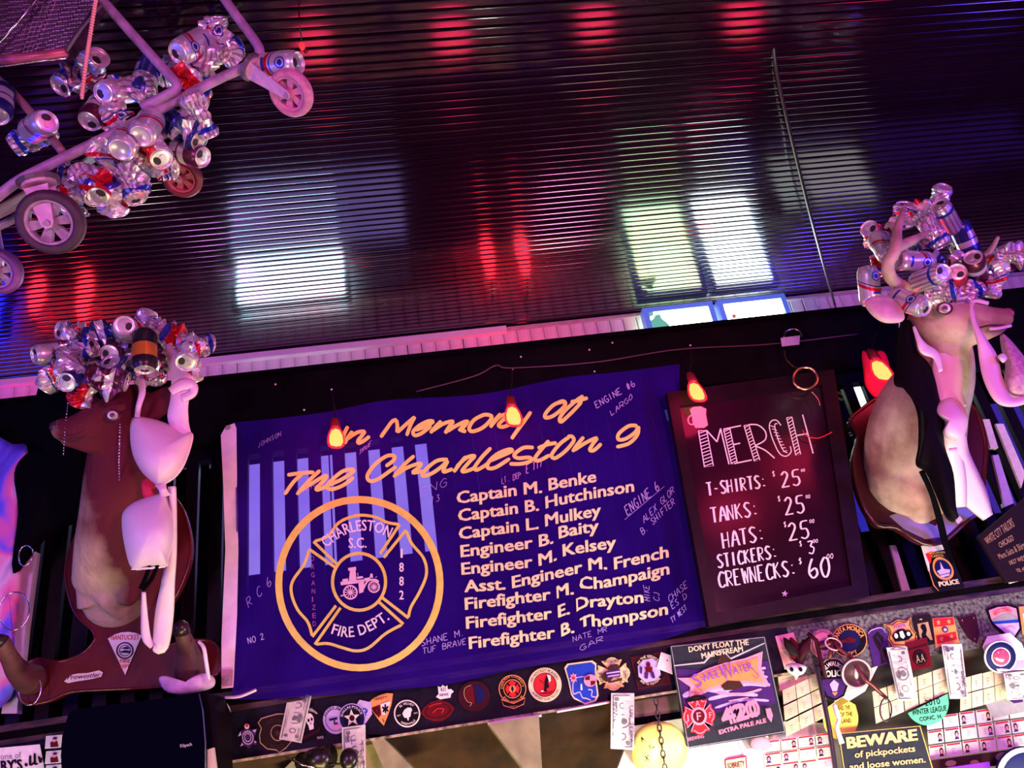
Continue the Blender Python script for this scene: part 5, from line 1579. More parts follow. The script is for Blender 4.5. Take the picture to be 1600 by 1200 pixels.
GC = 'beer cans tied along the rails of the hanging cart'
for q in [
    ('can lid facing down left, topmost near the upper rail bend of the cart', 299, 72, 2.00, 215, 50, 0, 'w'),
    ('crushed white can behind the topmost lid under the upper rail bend', 324, 56, 2.05, 60, -10, 4, 'w'),
    ('silver violet crushed can touching the upright rail near its bend', 345, 60, 2.07, 100, 10, 3, 'w'),
    ('bent pinkish can ring standing out beside the upright rail bend', 353, 78, 2.08, 20, -20, 4, 's'),
    ('crushed white can sitting low on the rail left of the bend', 326, 100, 2.04, 265, -15, 2, 's'),
    ('pale can leaning on the rail between the diagonal tube and the bend', 281, 96, 2.05, 60, -10, 4, 's'),
    ('red and white can half behind the main rail by the diagonal tube end', 298, 126, 2.02, 130, 15, 1, 'r'),
    ('can lid facing right beyond the corner caster at the rail end', 436, 101, 2.00, 12, 35, 0, 'w'),
    ('dark blue can with its lid turned down, left of the diagonal tube end', 228, 122, 2.06, 250, 35, 0, 'b'),
    ('blue crushed can behind the foot of the diagonal tube', 252, 118, 2.10, 20, -10, 3, 'b'),
    ('dark striped can lying against the blue can above the main rail', 208, 134, 2.04, 190, -10, 1, 's'),
    ('can with a pink open end facing the room above the main rail', 184, 143, 2.03, 195, 55, 0, 'r'),
    ('maroon can with a white lid ring and dark mouth, lowest above the rail', 154, 172, 2.02, 235, 50, 0, 'm'),
    ('can mouth seen under the basket corner behind the pull chain', 143, 106, 2.04, 60, 50, 1, 'w'),
    ('silver can lid pointing down left under the basket corner', 114, 124, 2.06, 215, 40, 3, 's'),
    ('can lid lit blue and white on the left diagonal tube', 60, 198, 1.96, 40, 66, 0, 'w'),
    ('striped can body hanging below the blue lit lid on the left tube', 52, 214, 2.02, 215, -10, 1, 's'),
    ('blue can with round end at the very left edge under the basket', 0, 160, 1.98, 260, 55, 0, 'b'),
    ('small can end peeking over the middle of the main rail', 186, 186, 2.02, 110, 30, 2, 'w'),
    ('domed can base facing out just under the middle of the main rail', 198, 219, 1.90, 60, -62, 0, 'w'),
    ('domed can base facing out right of the other one under the rail', 230, 198, 1.92, 60, -62, 0, 'w'),
    ('pink can lid with tab facing out under the right half of the rail', 243, 233, 1.96, 300, 62, 1, 'r'),
    ('red lit can whose lid faces right beside the red caster', 290, 238, 2.03, 350, 45, 0, 'm'),
    ('large pale can cut open and pointing down below the rail', 312, 180, 1.97, 295, -10, 1, 's'),
    ('deep blue can under the rail behind the pale open can', 278, 198, 2.03, 320, 10, 3, 'b'),
    ('small crushed can with a silver end below the deep blue can', 294, 208, 1.99, 330, 40, 4, 'b'),
    ('crushed blue and white can in the middle of the lower cluster', 168, 246, 1.95, 300, 10, 3, 'w'),
    ('mauve crushed can right of centre in the lower cluster', 205, 256, 1.97, 240, -10, 4, 's'),
    ('violet can lying under the pink lid toward the red caster', 246, 258, 2.02, 350, -20, 2, 'w'),
    ('open can end facing out at the left of the lower cluster', 136, 288, 1.93, 300, 50, 1, 's'),
    ('can lid with tab in the lower cluster between two open ends', 161, 292, 1.93, 250, 55, 2, 'r'),
    ('can with a dark open end at the right of the lower cluster', 200, 288, 1.95, 300, 35, 2, 's'),
    ('crushed pink and white can lowest in the cluster', 176, 310, 1.95, 290, -20, 4, 'r'),
    ('crumpled can at the lower left of the cluster beside the big wheel', 122, 308, 1.98, 250, -15, 3, 'w'),
    ('torn silver can left in the cluster just under the rail', 118, 276, 1.99, 170, 0, 4, 's'),
]:
    can(*q, GC, 'D')
# ------------------------------------------------------------------ stickers, patches and bills along the frieze
FY = 2.4955
def disc(r=1, rv=None, n=36):
    return ell(0, 0, r, rv or r, n)
def R_(ro, ri, n=36):
    return ring2(ell(0, 0, ro, n=n), ell(0, 0, ri, n=n))
SQ = [(-1, 1), (1, 1), (1, -1), (-1, -1)]
def maltese(r=1.0):
    out = []
    for k in range(4):
        b = 90 * k + 90
        out += [(r * math.cos(R(b + a)) * q, r * math.sin(R(b + a)) * q) for a, q in ((36, .98), (24, .86), (12, .94), (0, .97), (-12, .94), (-24, .86), (-36, .98), (-45, .45))]
    return out
P2 = poly2
def sh(g, dx, dy, s=1.0):
    return [(u * s + dx, v * s + dy) for u, v in g[0]], g[1]
def bill(label, q, Y, lines=(), tone='bill', grp='dollar bills hung along the frieze', flip=False, curl=0.0):
    """a banknote hung upright: q = tl, tr, br, bl"""
    M = quadmap(*q)
    (x0, y0), (x3, y3) = q[0], q[3]
    def surf(px, py, off=0.0):
        t = (py - y0) / ((y3 - y0) or 1)
        return P(px, py, Y - off - .010 * math.sin(t * 3.0 + px * .12) * curl)
    n = 8
    out = [(-1, 1 - 2 * i / n) for i in range(n + 1)][::-1] + [(1, 1 - 2 * i / n) for i in range(n + 1)]
    V, Fc = [], []
    for i in range(n + 1):
        for u in (-1, 0, 1):
            V.append(surf(*M(u, 1 - 2 * i / n)))
    for i in range(n):
        for j in range(2):
            a = i * 3 + j
            Fc.append((a, a + 1, a + 4, a + 3))
    mb_ = [v + Vector((0, .0006, 0)) for v in V]
    nn = len(V)
    V2 = V + mb_
    F2 = Fc + [tuple(reversed([i + nn for i in f])) for f in Fc]
    o = obj('dollar_bill', (V2, F2), mat('banknote_paper', (.60, .60, .56), .8, noise=.15, nscale=40))
    tag(o, label, 'banknote', grp)
    s_ = -1 if flip else 1
    def rot(g):   # drawn lengthwise
        return [(v * s_, -u * s_) for u, v in g[0]], g[1]
    art = [ring2(P2([(-.93, .86), (.93, .86), (.93, -.86), (-.93, -.86)])[0], P2([(-.89, .76), (.89, .76), (.89, -.76), (-.89, -.76)])[0]),
           ring2(ell(0, 0, .25, .66, 24), ell(0, 0, .22, .58, 24))]
    art += [P2(ell(0, .12, .11, .30, 14)), P2([(-.19, -.5), (-.12, -.18), (.12, -.18), (.19, -.5)])]
    art += [ring2(ell(-.55, 0, .11, .30, 16), ell(-.55, 0, .08, .22, 16)), ring2(ell(.55, 0, .13, .34, 16), ell(.55, 0, .10, .26, 16))]
    for a, b in ((-.78, .5), (.78, .5), (-.78, -.5), (.78, -.5)):
        art.append(sh(txt('1', -.05, .05, -.16, .34), a, b))
    art += [txt('ONE', -.68, -.42, -.62, .18), txt('DOLLAR', .38, .74, -.62, .14), txt('UNITED STATES', -.45, .45, .62, .10)]
    art = [rot(g) for g in art]
    obj('engraving', onto(join2(*[mp(g, M) for g in art]), surf, .0006), mat('banknote_ink', (.14, .15, .16), .7), o)
    if lines:
        gs = []
        for s, a, b, u in lines:
            p0, p1 = M(*a), M(*b)
            q1 = M(a[0] + u[0], a[1] + u[1])
            gs.append(hand(s, p0, p1, (q1[0] - p0[0], q1[1] - p0[1]), .9, 0, .06))
        obj('marker_writing', onto(join2(*gs), surf, .0012), mat('violet_marker', (.05, .02, .10), .6), o)
    return o
# 1 turtle-like star badge
M = aff(387, 1150, 16, 20, 5)
decal('turtle_badge_sticker', 'purple turtle-shaped badge with a red and white head, leftmost on the frieze', 'sticker', M, FY,
      [(-.25, .55), (-.3, .85), (0, 1), (.3, .85), (.25, .55), (.5, .45), (.95, .5), (.8, .15), (.62, -.1), (.6, -.35), (.85, -.5), (.75, -.75), (.4, -.65), (.2, -.8), (0, -1), (-.2, -.8), (-.5, -.68), (-.85, -.8), (-.7, -.45), (-.55, -.2), (-.6, .1), (-1, 0), (-.7, .4), (-.5, .45)], 'purple',
      [('rim', 'lilac', [sh(R_(.55, .48), 0, -.12), sh(R_(.34, .28), 0, -.12)]), ('head', 'white', [P2(ell(0, .76, .22, .22, 14))]), ('head_mark', 'red', [P2(ell(0, .82, .15, .15, 12))]), ('feet', 'lilac', [P2([(.5, .42), (.92, .47), (.72, .2)]), P2([(-.95, .03), (-.62, .12), (-.66, .4)]), P2([(.6, -.4), (.82, -.52), (.62, -.62)]), P2([(-.6, -.5), (-.8, -.76), (-.5, -.66)])]),
       ('lettering', 'lilac', [(lambda g: sh(g, 0, -.12))(arct('SHERIFF', .36, 150, 30, .12))])])
# 2 gold outlined shield badge
M = aff(431, 1146, 27, 30, 6)
osh = [(-.75, .85), (-.3, .93), (.2, 1), (.75, .95), (.98, .7), (.85, .3), (.9, -.1), (.85, -.5), (.5, -.8), (.1, -1), (-.1, -.85), (-.6, -.75), (-.95, -.4), (-.95, 0), (-.8, .35), (-.95, .65)]
decal('gold_edged_shield_sticker', 'dark shield sticker with thin gold outline behind the first dollar bill', 'sticker', M, FY, osh, 'dkbrown', [('outline', 'tan', [loopline(osh, .05), sh(R_(.42, .38), .12, .02)]), ('lettering', 'brown', [arct('HAZEL PARK', .62, 130, 50, .20), arct('POLICE', .78, 240, 300, .18, inv=True)]), ('emblem', 'brown', [sh(P2(star(0, 0, .25)), .12, .02)])])
bill('dollar bill tilted over the gold edged shield sticker', [(451, 1085), (487, 1087), (471, 1161), (436, 1155)], 2.487, curl=.3, flip=True)
# 4 skull sticker
M = aff(487, 1131, 18, 27, 8)
decal('skull_sticker', 'black sticker with a white skull half hidden by the first dollar bill', 'sticker', M, FY, [(-.9, .7), (.2, .95), (1, .55), (.9, -.2), (1, -.85), (-.9, -1)], 'black', [('skull', 'white', [P2(ell(-.1, .25, .34, .38, 18)), P2([(-.3, -.05), (.15, 0), (.12, -.3), (-.25, -.35)])]), ('eye_sockets', 'black', [P2(ell(-.22, .22, .09, .10, 10)), P2(ell(.06, .26, .09, .10, 10)), P2(ell(-.07, .02, .04, .06, 8))]), ('ribbon', 'maroon', [P2([(-.9, -.65), (.5, -.35), (.75, -.1), (.6, -.5), (-.9, -.85)])]), ('lettering', 'paper', [arct('en Viktor', .72, 120, 40, .2), txt('SINCE', .3, .85, -.92, .14)])])
# 5 lilac round
M = aff(524, 1125, 19.5, 22, 6)
decal('round_badge_sticker', 'lilac round sticker with a small flag, left of the star badge', 'sticker', M, FY, disc(), 'lilac', [('rim', 'purple', [R_(.80, .76)]), ('lettering', 'navy', [arct('ALLEY AIR', .80, 160, 40, .16)]), ('flag', 'navy', [P2([(-.5, .12), (.15, .2), (.15, .02), (-.05, 0), (-.05, -.2), (.15, -.18), (.15, -.3), (-.15, -.32), (-.15, .0), (-.5, -.02)])]), ('figures', 'pink', [P2(ell(.1, -.5, .3, .12, 14))])])
M = aff(566, 1113, 15, 20, -25)
decal('hexagon_sticker', 'pale blue angular sticker sticking out behind the star badge', 'sticker', M, FY - .001, [(-.8, .8), (.4, 1), (1, .2), (.8, -.7), (-.2, -1), (-1, -.4)], 'lilac', [('lettering', 'blue', [txt('8', -.2, .5, -.3, .7)])])
M = aff(550, 1122, 21, 23, 6)
decal('star_badge_sticker', 'round badge sticker with a five-pointed white star on black', 'sticker', M, FY - .003, disc(), 'lilac', [('ring', 'navy', [R_(.93, .64)]), ('centre', 'black', [P2(disc(.63))]), ('star', 'paper', [P2(star(0, 0, .62))]), ('star_centre', 'maroon', [P2(disc(.2))]), ('lettering', 'paper', [arct('DALLAS POLICE', .70, 165, 15, .15)])])
bill('dollar bill hanging below the star badge, written over in marker', [(534, 1137), (571, 1132), (572, 1215), (536, 1222)], 2.480, [('HE', (-.7, .4), (-.2, .5), (0, .3)), ('KITTIES', (.35, .9), (.55, -.9), (.35, .05)), ('LUST', (-.2, .5), (-.05, -.5), (.4, 0))], curl=.3)
# 8 triangle medic
M = quadmap((572, 1090), (614, 1081), (616, 1135), (580, 1135))
decal('medic_sticker', 'orange three-cornered medic sticker with a white star of life panel', 'sticker', M, FY, [(-1, .55), (-.5, .85), (0, .97), (.55, 1), (1, .9), (.85, .3), (.6, -.2), (.1, -.95), (-.2, -.7), (-.6, -.1)], 'orange',
      [('red_panel', 'darkred', [P2([(-.8, .25), (-.05, .38), (-.02, -.25), (-.25, -.45), (-.55, -.1)])]), ('white_panel', 'white', [P2([(.02, .40), (.78, .5), (.55, -.1), (.3, -.28), (.02, -.25)])]), ('star_of_life', 'black', [P2([(.3, .35), (.42, .35), (.42, .15), (.55, .25), (.62, .15), (.5, .05), (.6, -.05), (.52, -.15), (.42, -.05), (.4, -.2), (.28, -.2), (.28, -.05), (.15, -.15), (.1, -.05), (.2, .05), (.08, .15), (.15, .25), (.3, .15)]), txt('TRINITY', -.5, .55, .68, .16), sh(R_(.2, .15), -.36, .0)]), ('base_mark', 'black', [P2([(.0, -.45), (.12, -.75), (.05, -.5), (.2, -.7)])])])
# 9 black bird round
M = aff(636, 1115, 21, 22, 8)
decal('bird_sticker', 'black round sticker with white rim and a white bird', 'sticker', M, FY, disc(), 'black', [('rim', 'paper', [R_(.98, .88)]), ('bird', 'white', [P2([(-.25, -.25), (-.35, .05), (-.15, .3), (.1, .42), (.35, .38), (.42, .2), (.3, .05), (.25, -.2), (.1, -.3), (.05, -.5), (-.02, -.5), (-.05, -.3)])]), ('lettering', 'white', [arct('EL VELVET', .64, 130, 40, .16), arct('GREENVILLE', .80, 225, 315, .15, inv=True), txt('EST', -.75, -.48, -.1, .10), txt('1971', .5, .78, -.1, .10)])])
# 10 red oval
M = aff(684, 1111, 27, 18, 8)
decal('red_oval_sticker', 'dark red oval ball-shaped sticker under the white castle sticker', 'sticker', M, FY, [(-1, 0), (-.75, .5), (-.3, .85), (.2, .95), (.7, .6), (1, .05), (.7, -.55), (.2, -.9), (-.3, -.85), (-.75, -.5)], 'darkred', [('outline', 'maroon', [loopline(ell(0, 0, .72, .6, 24), .06)]), ('shine', 'red', [stroke([(-.5, .45), (-.1, .62), (.3, .6)], .07), stroke([(-.3, -.1), (0, .2), (.35, .1), (.2, -.2)], .07)])])
M = aff(694, 1081, 15, 11, 6)
decal('white_castle_sticker', 'small white torn sticker with a jagged right edge', 'sticker', M, FY - .001, [(-.6, .9), (-.3, .7), (-.1, 1), (.2, .7), (.4, .9), (.4, .3), (.75, .3), (1, -.1), (.7, -.4), (.6, -.9), (-.5, -1), (-.9, -.6), (-.6, -.2)], 'white', [('lettering', 'navy', [txt('KO', -.3, .2, .1, .5), txt('NEWS', -.5, .4, -.6, .35)])])
# 11 dark half red half blue
M = aff(741, 1088, 25, 24, 6)
decal('dark_round_patch', 'dark round patch, half red and half navy, left of the fire rescue sticker', 'sticker', M, FY, disc(), 'maroon', [('right_half', 'navy', [P2([(.05, .75), (.35, .68), (.62, .4), (.7, .1), (.6, -.3), (.1, -.55)])]), ('left_half', 'darkred', [P2([(.0, .72), (-.4, .6), (-.6, .2), (-.5, -.2), (0, -.5)])]), ('outline', 'tan', [stroke([(-.1, .75), (-.5, .6), (-.62, .15), (-.45, -.3), (-.2, -.42), (-.35, -.62)], .04)])])
# 12 fire rescue
M = aff(801, 1080, 22, 26, 4)
decal('fire_rescue_sticker', 'red fire rescue sticker with a small banner under its ring', 'sticker', M, FY, [(x, y) for x, y in ell(0, .14, .98, .84, 40) if y > -.5] + [], 'black',
      [('rim', 'orange', [loopline(ell(0, .14, .95, .82, 36), .06), loopline(ell(0, .14, .62, .55, 30), .05)]), ('lettering', 'orange', [sh(arct('DEKALB COUNTY', .70, 175, 5, .14), 0, .14), sh(arct('FIRE RESCUE', .86, 215, 325, .14, inv=True), 0, .14)]), ('cross', 'red', [sh((mp((maltese(.52), [tuple(range(32))]), lambda u, v: (u, v))), 0, .14)]), ('cross_centre', 'orange', [P2(ell(0, .14, .24, .22, 18))]), ('star_of_life', 'black', [P2([(-.04, .32), (.04, .32), (.04, .2), (.14, .22), (.06, .14), (.14, .06), (.04, .08), (.04, -.04), (-.04, -.04), (-.04, .08), (-.14, .06), (-.06, .14), (-.14, .22), (-.04, .2)])])])
decal('unit_banner_sticker', 'small curved black and orange tab under the fire rescue ring', 'sticker', M, FY - .002, [(-.85, -.45), (0, -.74), (.85, -.45), (.72, -.82), (0, -1.05), (-.72, -.82)], 'black', [('edge', 'orange', [loopline([(-.85, -.45), (0, -.74), (.85, -.45), (.72, -.82), (0, -1.05), (-.72, -.82)], .06)]), ('lettering', 'orange', [arct('UNIT-8', 1.02, 252, 288, .14, inv=True)])])
# 13 hockey
M = aff(851.5, 1070, 26, 27, 6)
decal('hockey_sticker', 'cream round hockey sticker with a red centre and a player', 'sticker', M, FY, disc(), 'cream', [('centre', 'red', [P2(disc(.66))]), ('ring', 'darkred', [R_(.70, .66)]), ('player', 'black', [P2([(.15, .5), (.28, .4), (.2, .1), (.25, -.15), (.05, -.25), (.1, -.45), (-.1, -.35), (-.05, -.1), (0, .2)]), stroke([(-.3, .35), (-.1, .1)], .05, 0), stroke([(-.35, -.45), (.1, -.5), (.4, -.42)], .05)]), ('player_light', 'paper', [P2([(.18, .58), (.4, .5), (.38, .2), (.28, .1)]), P2(ell(-.2, -.35, .1, .05, 8))]), ('lettering', 'black', [arct("HIS HOCKEY PLAYERS", .76, 165, 15, .15), arct('SUPPORT OUR TROOPS', .90, 205, 335, .14, inv=True)])])
# 14 blue shield
M = quadmap((881, 1037), (933, 1031), (936, 1101), (888, 1102))
osh = [(-1, .8), (-.8, .98), (.7, 1), (.95, .85), (.9, .2), (1, -.6), (.8, -.85), (.1, -.98), (-.6, -.7), (-.75, -.5), (-.85, .2)]
decal('blue_map_patch', 'bright blue shield patch with cream edge, a red flower and a map line', 'sticker', M, FY, osh, 'cream', [('field', 'blue', [P2([(u * .9, v * .92) for u, v in osh])]), ('map_line', 'lilac', [stroke([(-.55, .3), (.2, .3), (.1, .1)], .05, 0), stroke([(-.55, .1), (-.6, -.45), (-.2, -.4), (-.05, -.65), (.2, -.7), (.5, -.8)], .06), stroke([(.35, -.3), (.6, -.35), (.55, -.6), (.8, -.65)], .06)]), ('flower', 'pink', [P2(star(-.5, .28, .26, 8, .6))]), ('flower_centre', 'red', [P2(ell(-.5, .28, .1, .08, 10))]),
      ('quartered_disc', 'pink', [P2(ell(.52, .1, .40, .28, 20))]), ('quarters', 'darkred', [P2([(.5, .12), (.5, .33), (.25, .27), (.2, .14)]), P2([(.54, .08), (.54, -.13), (.78, -.08), (.85, .06)])]), ('figure', 'white', [P2([(-.1, -.05), (-.02, .0), (.0, -.3), (-.12, -.32)])])])
# 15 maltese
M = aff(957.5, 1053, 28, 27, 5)
mal = maltese(1)
decal('fire_cross_sticker', 'cream cross-shaped fire sticker with a purple fire engine', 'sticker', M, FY - .001, mal, 'cream', [('edge', 'gold', [loopline([(u * .92, v * .92) for u, v in mal], .05)]), ('lettering', 'black', [txt('ROCKDALE', -.42, .42, .66, .16), arct('FIRE', .62, 212, 168, .18), arct('DEPT', .60, 10, -28, .18)]), ('number', 'orange', [txt('HHSQST', -.5, .45, -.80, .22)]), ('hose', 'brown', [P2(ell(-.32, -.12, .32, .30, 16)), stroke([(-.3, -.45), (.2, -.4), (.5, -.3)], .12)]), ('helmet', 'brown', [P2([(-.3, .35), (-.1, .55), (.3, .55), (.45, .35), (.3, .25), (-.2, .25)])]), ('engine', 'purple', [P2([(-.38, .2), (.42, .26), (.42, -.18), (-.35, -.22)])]), ('engine_stripe', 'lilac', [P2([(-.36, .10), (.4, .15), (.4, .06), (-.36, .02)]), P2([(-.3, -.08), (.36, -.04), (.36, -.12), (-.3, -.16)])])])
# 16 firefighter
M = aff(1017, 1047, 30, 28, 7)
decal('red_square_sticker', 'dark red square sticker behind the firefighter cross', 'sticker', M, FY, [(-.98, .85), (.7, .95), (.95, -.9), (-.8, -1)], 'maroon', [('edge', 'darkred', [loopline([(-.93, .8), (.66, .9), (.9, -.85), (-.76, -.94)], .05)])])
M = aff(1014, 1047, 24, 27, 7)
decal('firefighter_sticker', 'pale octagonal sticker with a firefighter carrying someone', 'sticker', M, FY - .002, [(-.9, .4), (-.4, .85), (.4, .9), (.95, .4), (.95, -.4), (.45, -.9), (-.4, -.95), (-.95, -.4)], 'black', [('field', 'lilac', [P2([(-.7, .3), (-.3, .62), (.3, .66), (.72, .3), (.72, -.35), (.35, -.66), (-.3, -.7), (-.72, -.3)])]), ('lettering', 'cream', [arct('IN THE SERVICE', .72, 145, 35, .16), arct('AND TO THE HOME', .88, 220, 320, .15, inv=True)]), ('figure', 'darkred', [P2(ell(0, .32, .14, .16, 12)), P2([(-.25, .2), (.25, .15), (.2, -.15), (-.2, -.1)])]), ('legs', 'purple', [P2([(-.3, -.1), (-.05, -.12), (-.15, -.5), (-.35, -.45)]), P2([(.05, -.1), (.28, -.12), (.35, -.5), (.15, -.5)]), P2([(-.55, .3), (-.4, .2), (-.5, -.2), (-.6, -.1)])])])
M = quadmap((1033, 1019), (1048, 1024), (1051, 1054), (1026, 1044))
decal('white_note', 'small white paper note pinned between the firefighter sticker and the beer sign', 'note', M, FY - .006, SQ, 'white', [('pin_dot', 'black', [P2(ell(.3, .3, .12, .08, 8))])])
bill('dollar bill hanging straight down left of the beer sign', [(955, 1083), (991, 1083), (991, 1172), (954, 1170)], 2.478, [('JESSIE', (-.55, .7), (-.4, -.1), (-.3, .05)), ('LUV TERRA', (.6, .55), (.6, -.75), (.32, 0))], curl=.4)

# ------------------------------------------------------------------ tin beer sign
SY = 2.47
M = quadmap((1046, 1008), (1196, 994), (1228, 1146), (1073, 1170))
sig = decal('tin_beer_sign', 'grey tin beer sign with a peach scroll banner and large pink numerals', 'sign', M, SY, [(-.97, .98), (.97, 1), (1, .95), (1, -.92), (.95, -.99), (-.94, -1), (-1, -.94), (-1, .93)], 'slate', [
    ('rim', 'grey', [loopline([(-.97, .97), (.97, .98), (.985, -.96), (-.96, -.98)], .02)]),
    ('river', 'purple', [P2([(-.95, .55), (-.4, .45), (.3, .55), (.95, .50), (.92, -.38), (-.9, -.40)])]),
    ('water_light', 'lilac', [stroke([(-.9, .0), (-.5, .1), (-.1, .02), (.4, .1), (.85, .02)], .10), stroke([(-.4, -.12), (.1, -.08), (.6, -.16)], .07), stroke([(-.3, -.3), (.3, -.22), (.8, -.3)], .05)] + [P2(ell(rnd.uniform(-.9, .9), rnd.uniform(-.1, .3) if i % 2 else rnd.uniform(.2, .45), .05, .03, 8)) for i in range(30)]),
    ('water_pink', 'pink', [stroke([(-.2, -.02), (.3, -.10), (.7, -.05)], .05), stroke([(.0, -.2), (.4, -.18)], .04)]),
    ('mast_line', 'silver', [stroke([(-.98, .60), (-.35, .60), (-.1, .80), (.1, .76), (.2, .62), (.95, .86)], .035, 0)]),
    ('scroll_edge', 'pink', [P2([(-.95, .36), (-.70, .34), (-.30, .48), (.1, .56), (.5, .60), (.88, .70), (.78, .36), (.88, -.02), (.45, .10), (.05, .10), (-.35, .04), (-.78, -.08), (-.72, .16)])]),
    ('scroll', 'orange', [P2([(-.72, .32), (-.30, .43), (.1, .51), (.5, .55), (.76, .60), (.70, .35), (.76, .08), (.4, .16), (.05, .16), (-.35, .10), (-.66, .0), (-.62, .16)])]),
    ('fish', 'brown', [P2([(-.1, .12), (.05, .2), (.3, .16), (.35, .05), (.15, .0), (-.05, .02)]), P2([(-.1, .55), (0, .72), (.15, .68), (.2, .56)])])])
def qtxt(s, pts, h, **k):
    return tpath(s, [M(*p) for p in pts], h, **k)
gs = [qtxt('S', [(-.60, .12), (-.45, .17)], 22, bold=.0), qtxt('WEET', [(-.44, .20), (-.22, .27), (.02, .30)], 13), qtxt('W', [(-.02, .20), (.22, .25)], 26, bold=.0), qtxt('ATER', [(.20, .30), (.45, .33), (.62, .36)], 13), stroke([M(-.64, .06), M(-.56, .10), M(-.50, .06), M(-.48, .0)], 1.2), stroke([M(.62, .36), M(.70, .22), M(.64, .18), M(.60, .24)], 1.0)]
obj('brand_lettering', onto(join2(*gs), plane_surf(SY), .0095), mat('violet_sign_ink', (.16, .05, .45), .4), sig)
gs = [qtxt("DON'T FLOAT THE", [(-.62, .83), (.0, .86), (.62, .86)], 8.5, bold=.03), qtxt('MAINSTREAM', [(-.38, .68), (.1, .72), (.48, .74)], 8.5, bold=.03)]
obj('slogan_lettering', onto(join2(*gs), plane_surf(SY), .0095), ink('cream'), sig)
gs = [qtxt('420', [(-.16, -.66), (.20, -.60), (.56, -.56)], 25, bold=.07), qtxt('EXTRA PALE ALE', [(-.30, -.82), (.2, -.76), (.66, -.72)], 6.5, bold=.05), P2([M(.70, -.45), M(.80, -.45), M(.82, -.60), M(.76, -.74), M(.70, -.62)]), qtxt('BREWING', [(-.94, -.86), (-.62, -.84)], 5.5)]
obj('numeral_lettering', onto(join2(*gs), plane_surf(SY), .0095), mat('pink_sign_ink', (.85, .22, .34), .4), sig)
M = aff(1092, 1119, 27, 31, 6)
decal('red_cross_sticker', 'red cross-shaped fire sticker stuck on the lower left of the beer sign', 'sticker', M, SY - .012, maltese(1), 'red', [('edge', 'pink', [loopline([(u * .9, v * .9) for u, v in maltese(1)], .05), R_(.46, .34)]), ('centre', 'darkred', [P2(disc(.33))]), ('lettering', 'pink', [txt('F', -.12, .12, -.2, .4), sh(txt('A', -.12, .12, -.15, .3), 0, .66), sh(txt('J', -.08, .08, -.15, .3), -.68, 0), sh(txt('F', -.08, .08, -.15, .3), .68, 0)]), ('arc_tab', 'black', [ring2(ell(0, 0, 1.08, 1.08, 12, 60, 125), ell(0, 0, .93, .93, 12, 60, 125))])], th=.001)

# ------------------------------------------------------------------ patches on the right frieze
M = quadmap((1211, 994), (1240, 988), (1256, 1038), (1226, 1046))
decal('faded_poster', 'faded pink and yellow card behind the red feathers, right of the beer sign', 'card', M, FY, SQ, 'pink', [('yellow_part', 'cream', [P2([(-1, .2), (-.2, .1), (-.1, -1), (-1, -1)])]), ('hand_line', 'brown', [stroke([(-.2, .8), (0, .3), (.4, .2), (.8, .4)], .06), stroke([(0, .3), (-.1, -.6)], .06)])])
t = empty('feather_charm', 'dark red feather charm with a small white skull hanging right of the beer sign', 'charm', P(1245, 1020, 2.47))
for k, (x, y, w_, h_, a, col) in enumerate([(1244, 1018, 13, 24, 20, 'darkred'), (1252, 1022, 10, 24, -10, 'maroon'), (1236, 1012, 9, 20, 35, 'dkbrown'), (1258, 1012, 9, 22, -25, 'maroon')]):
    q = aff(x, y, w_, h_, a)
    obj('feather', puff([q(u, v) for u, v in [(0, 1), (.5, .5), (.9, 0), (.7, -.5), (.2, -1), (-.3, -.8), (-.8, -.3), (-.8, .3), (-.4, .7)]], 2.478 - .003 * k, .008, .002, 3), ink(col), t, True)
obj('skull', puff([(1228, 1040), (1236, 1036), (1250, 1037), (1260, 1042), (1256, 1052), (1248, 1056), (1244, 1062), (1240, 1055), (1232, 1050)], 2.465, .012, .003, 4), ink('paper'), t, True)
for x in (1237, 1251):
    obj('eye_socket', sph(P(x, 1046, 2.452), .006, .004, .007, 10, 6), ink('black'), t, True)
M = aff(1286, 1006, 21, 23, 5)
decal('pink_round_sticker', 'pink round sticker behind dark twigs at the top of the right frieze', 'sticker', M, FY, disc(), 'pink', [('ring', 'red', [R_(.82, .78)]), ('lettering', 'purple', [arct('CHICAGO FIRE', .84, 150, 20, .13)]), ('centre', 'purple', [P2(ell(.1, -.1, .5, .35, 16))])])
t = empty('dark_sunglasses', 'dark crossed sticks and ribbon hanging over the pink round sticker', 'trinket', P(1290, 1010, 2.46))
for pts in ([(1262, 990), (1275, 1000), (1282, 1030), (1290, 1060)], [(1280, 1010), (1300, 1004), (1320, 1000)], [(1296, 992), (1300, 1010), (1296, 1030)]):
    obj('twig', tube([P(x, y, 2.462) for x, y in pts], .007, 7), m_socket if len(pts) == 3 else ink('maroon'), t, True)
M = aff(1327, 1001, 28, 26, 5)
decal('santa_monica_patch', 'round patch with gold arched lettering and a navy centre', 'patch', M, FY, disc(), 'black', [('rim', 'orange', [loopline(ell(0, 0, .97, .97, 40), .05)]), ('centre', 'navy', [P2(disc(.60))]), ('emblem', 'darkred', [P2([(-.35, .1), (.0, .25), (.4, .05), (.3, -.15), (-.3, -.1)])]), ('lettering', 'orange', [arct('SANTA MONICA', .64, 170, 10, .26, bold=.03), arct('DEPT', .88, 240, 300, .22, inv=True)])], th=.003)
M = aff(1303, 1062, 24, 33, 4)
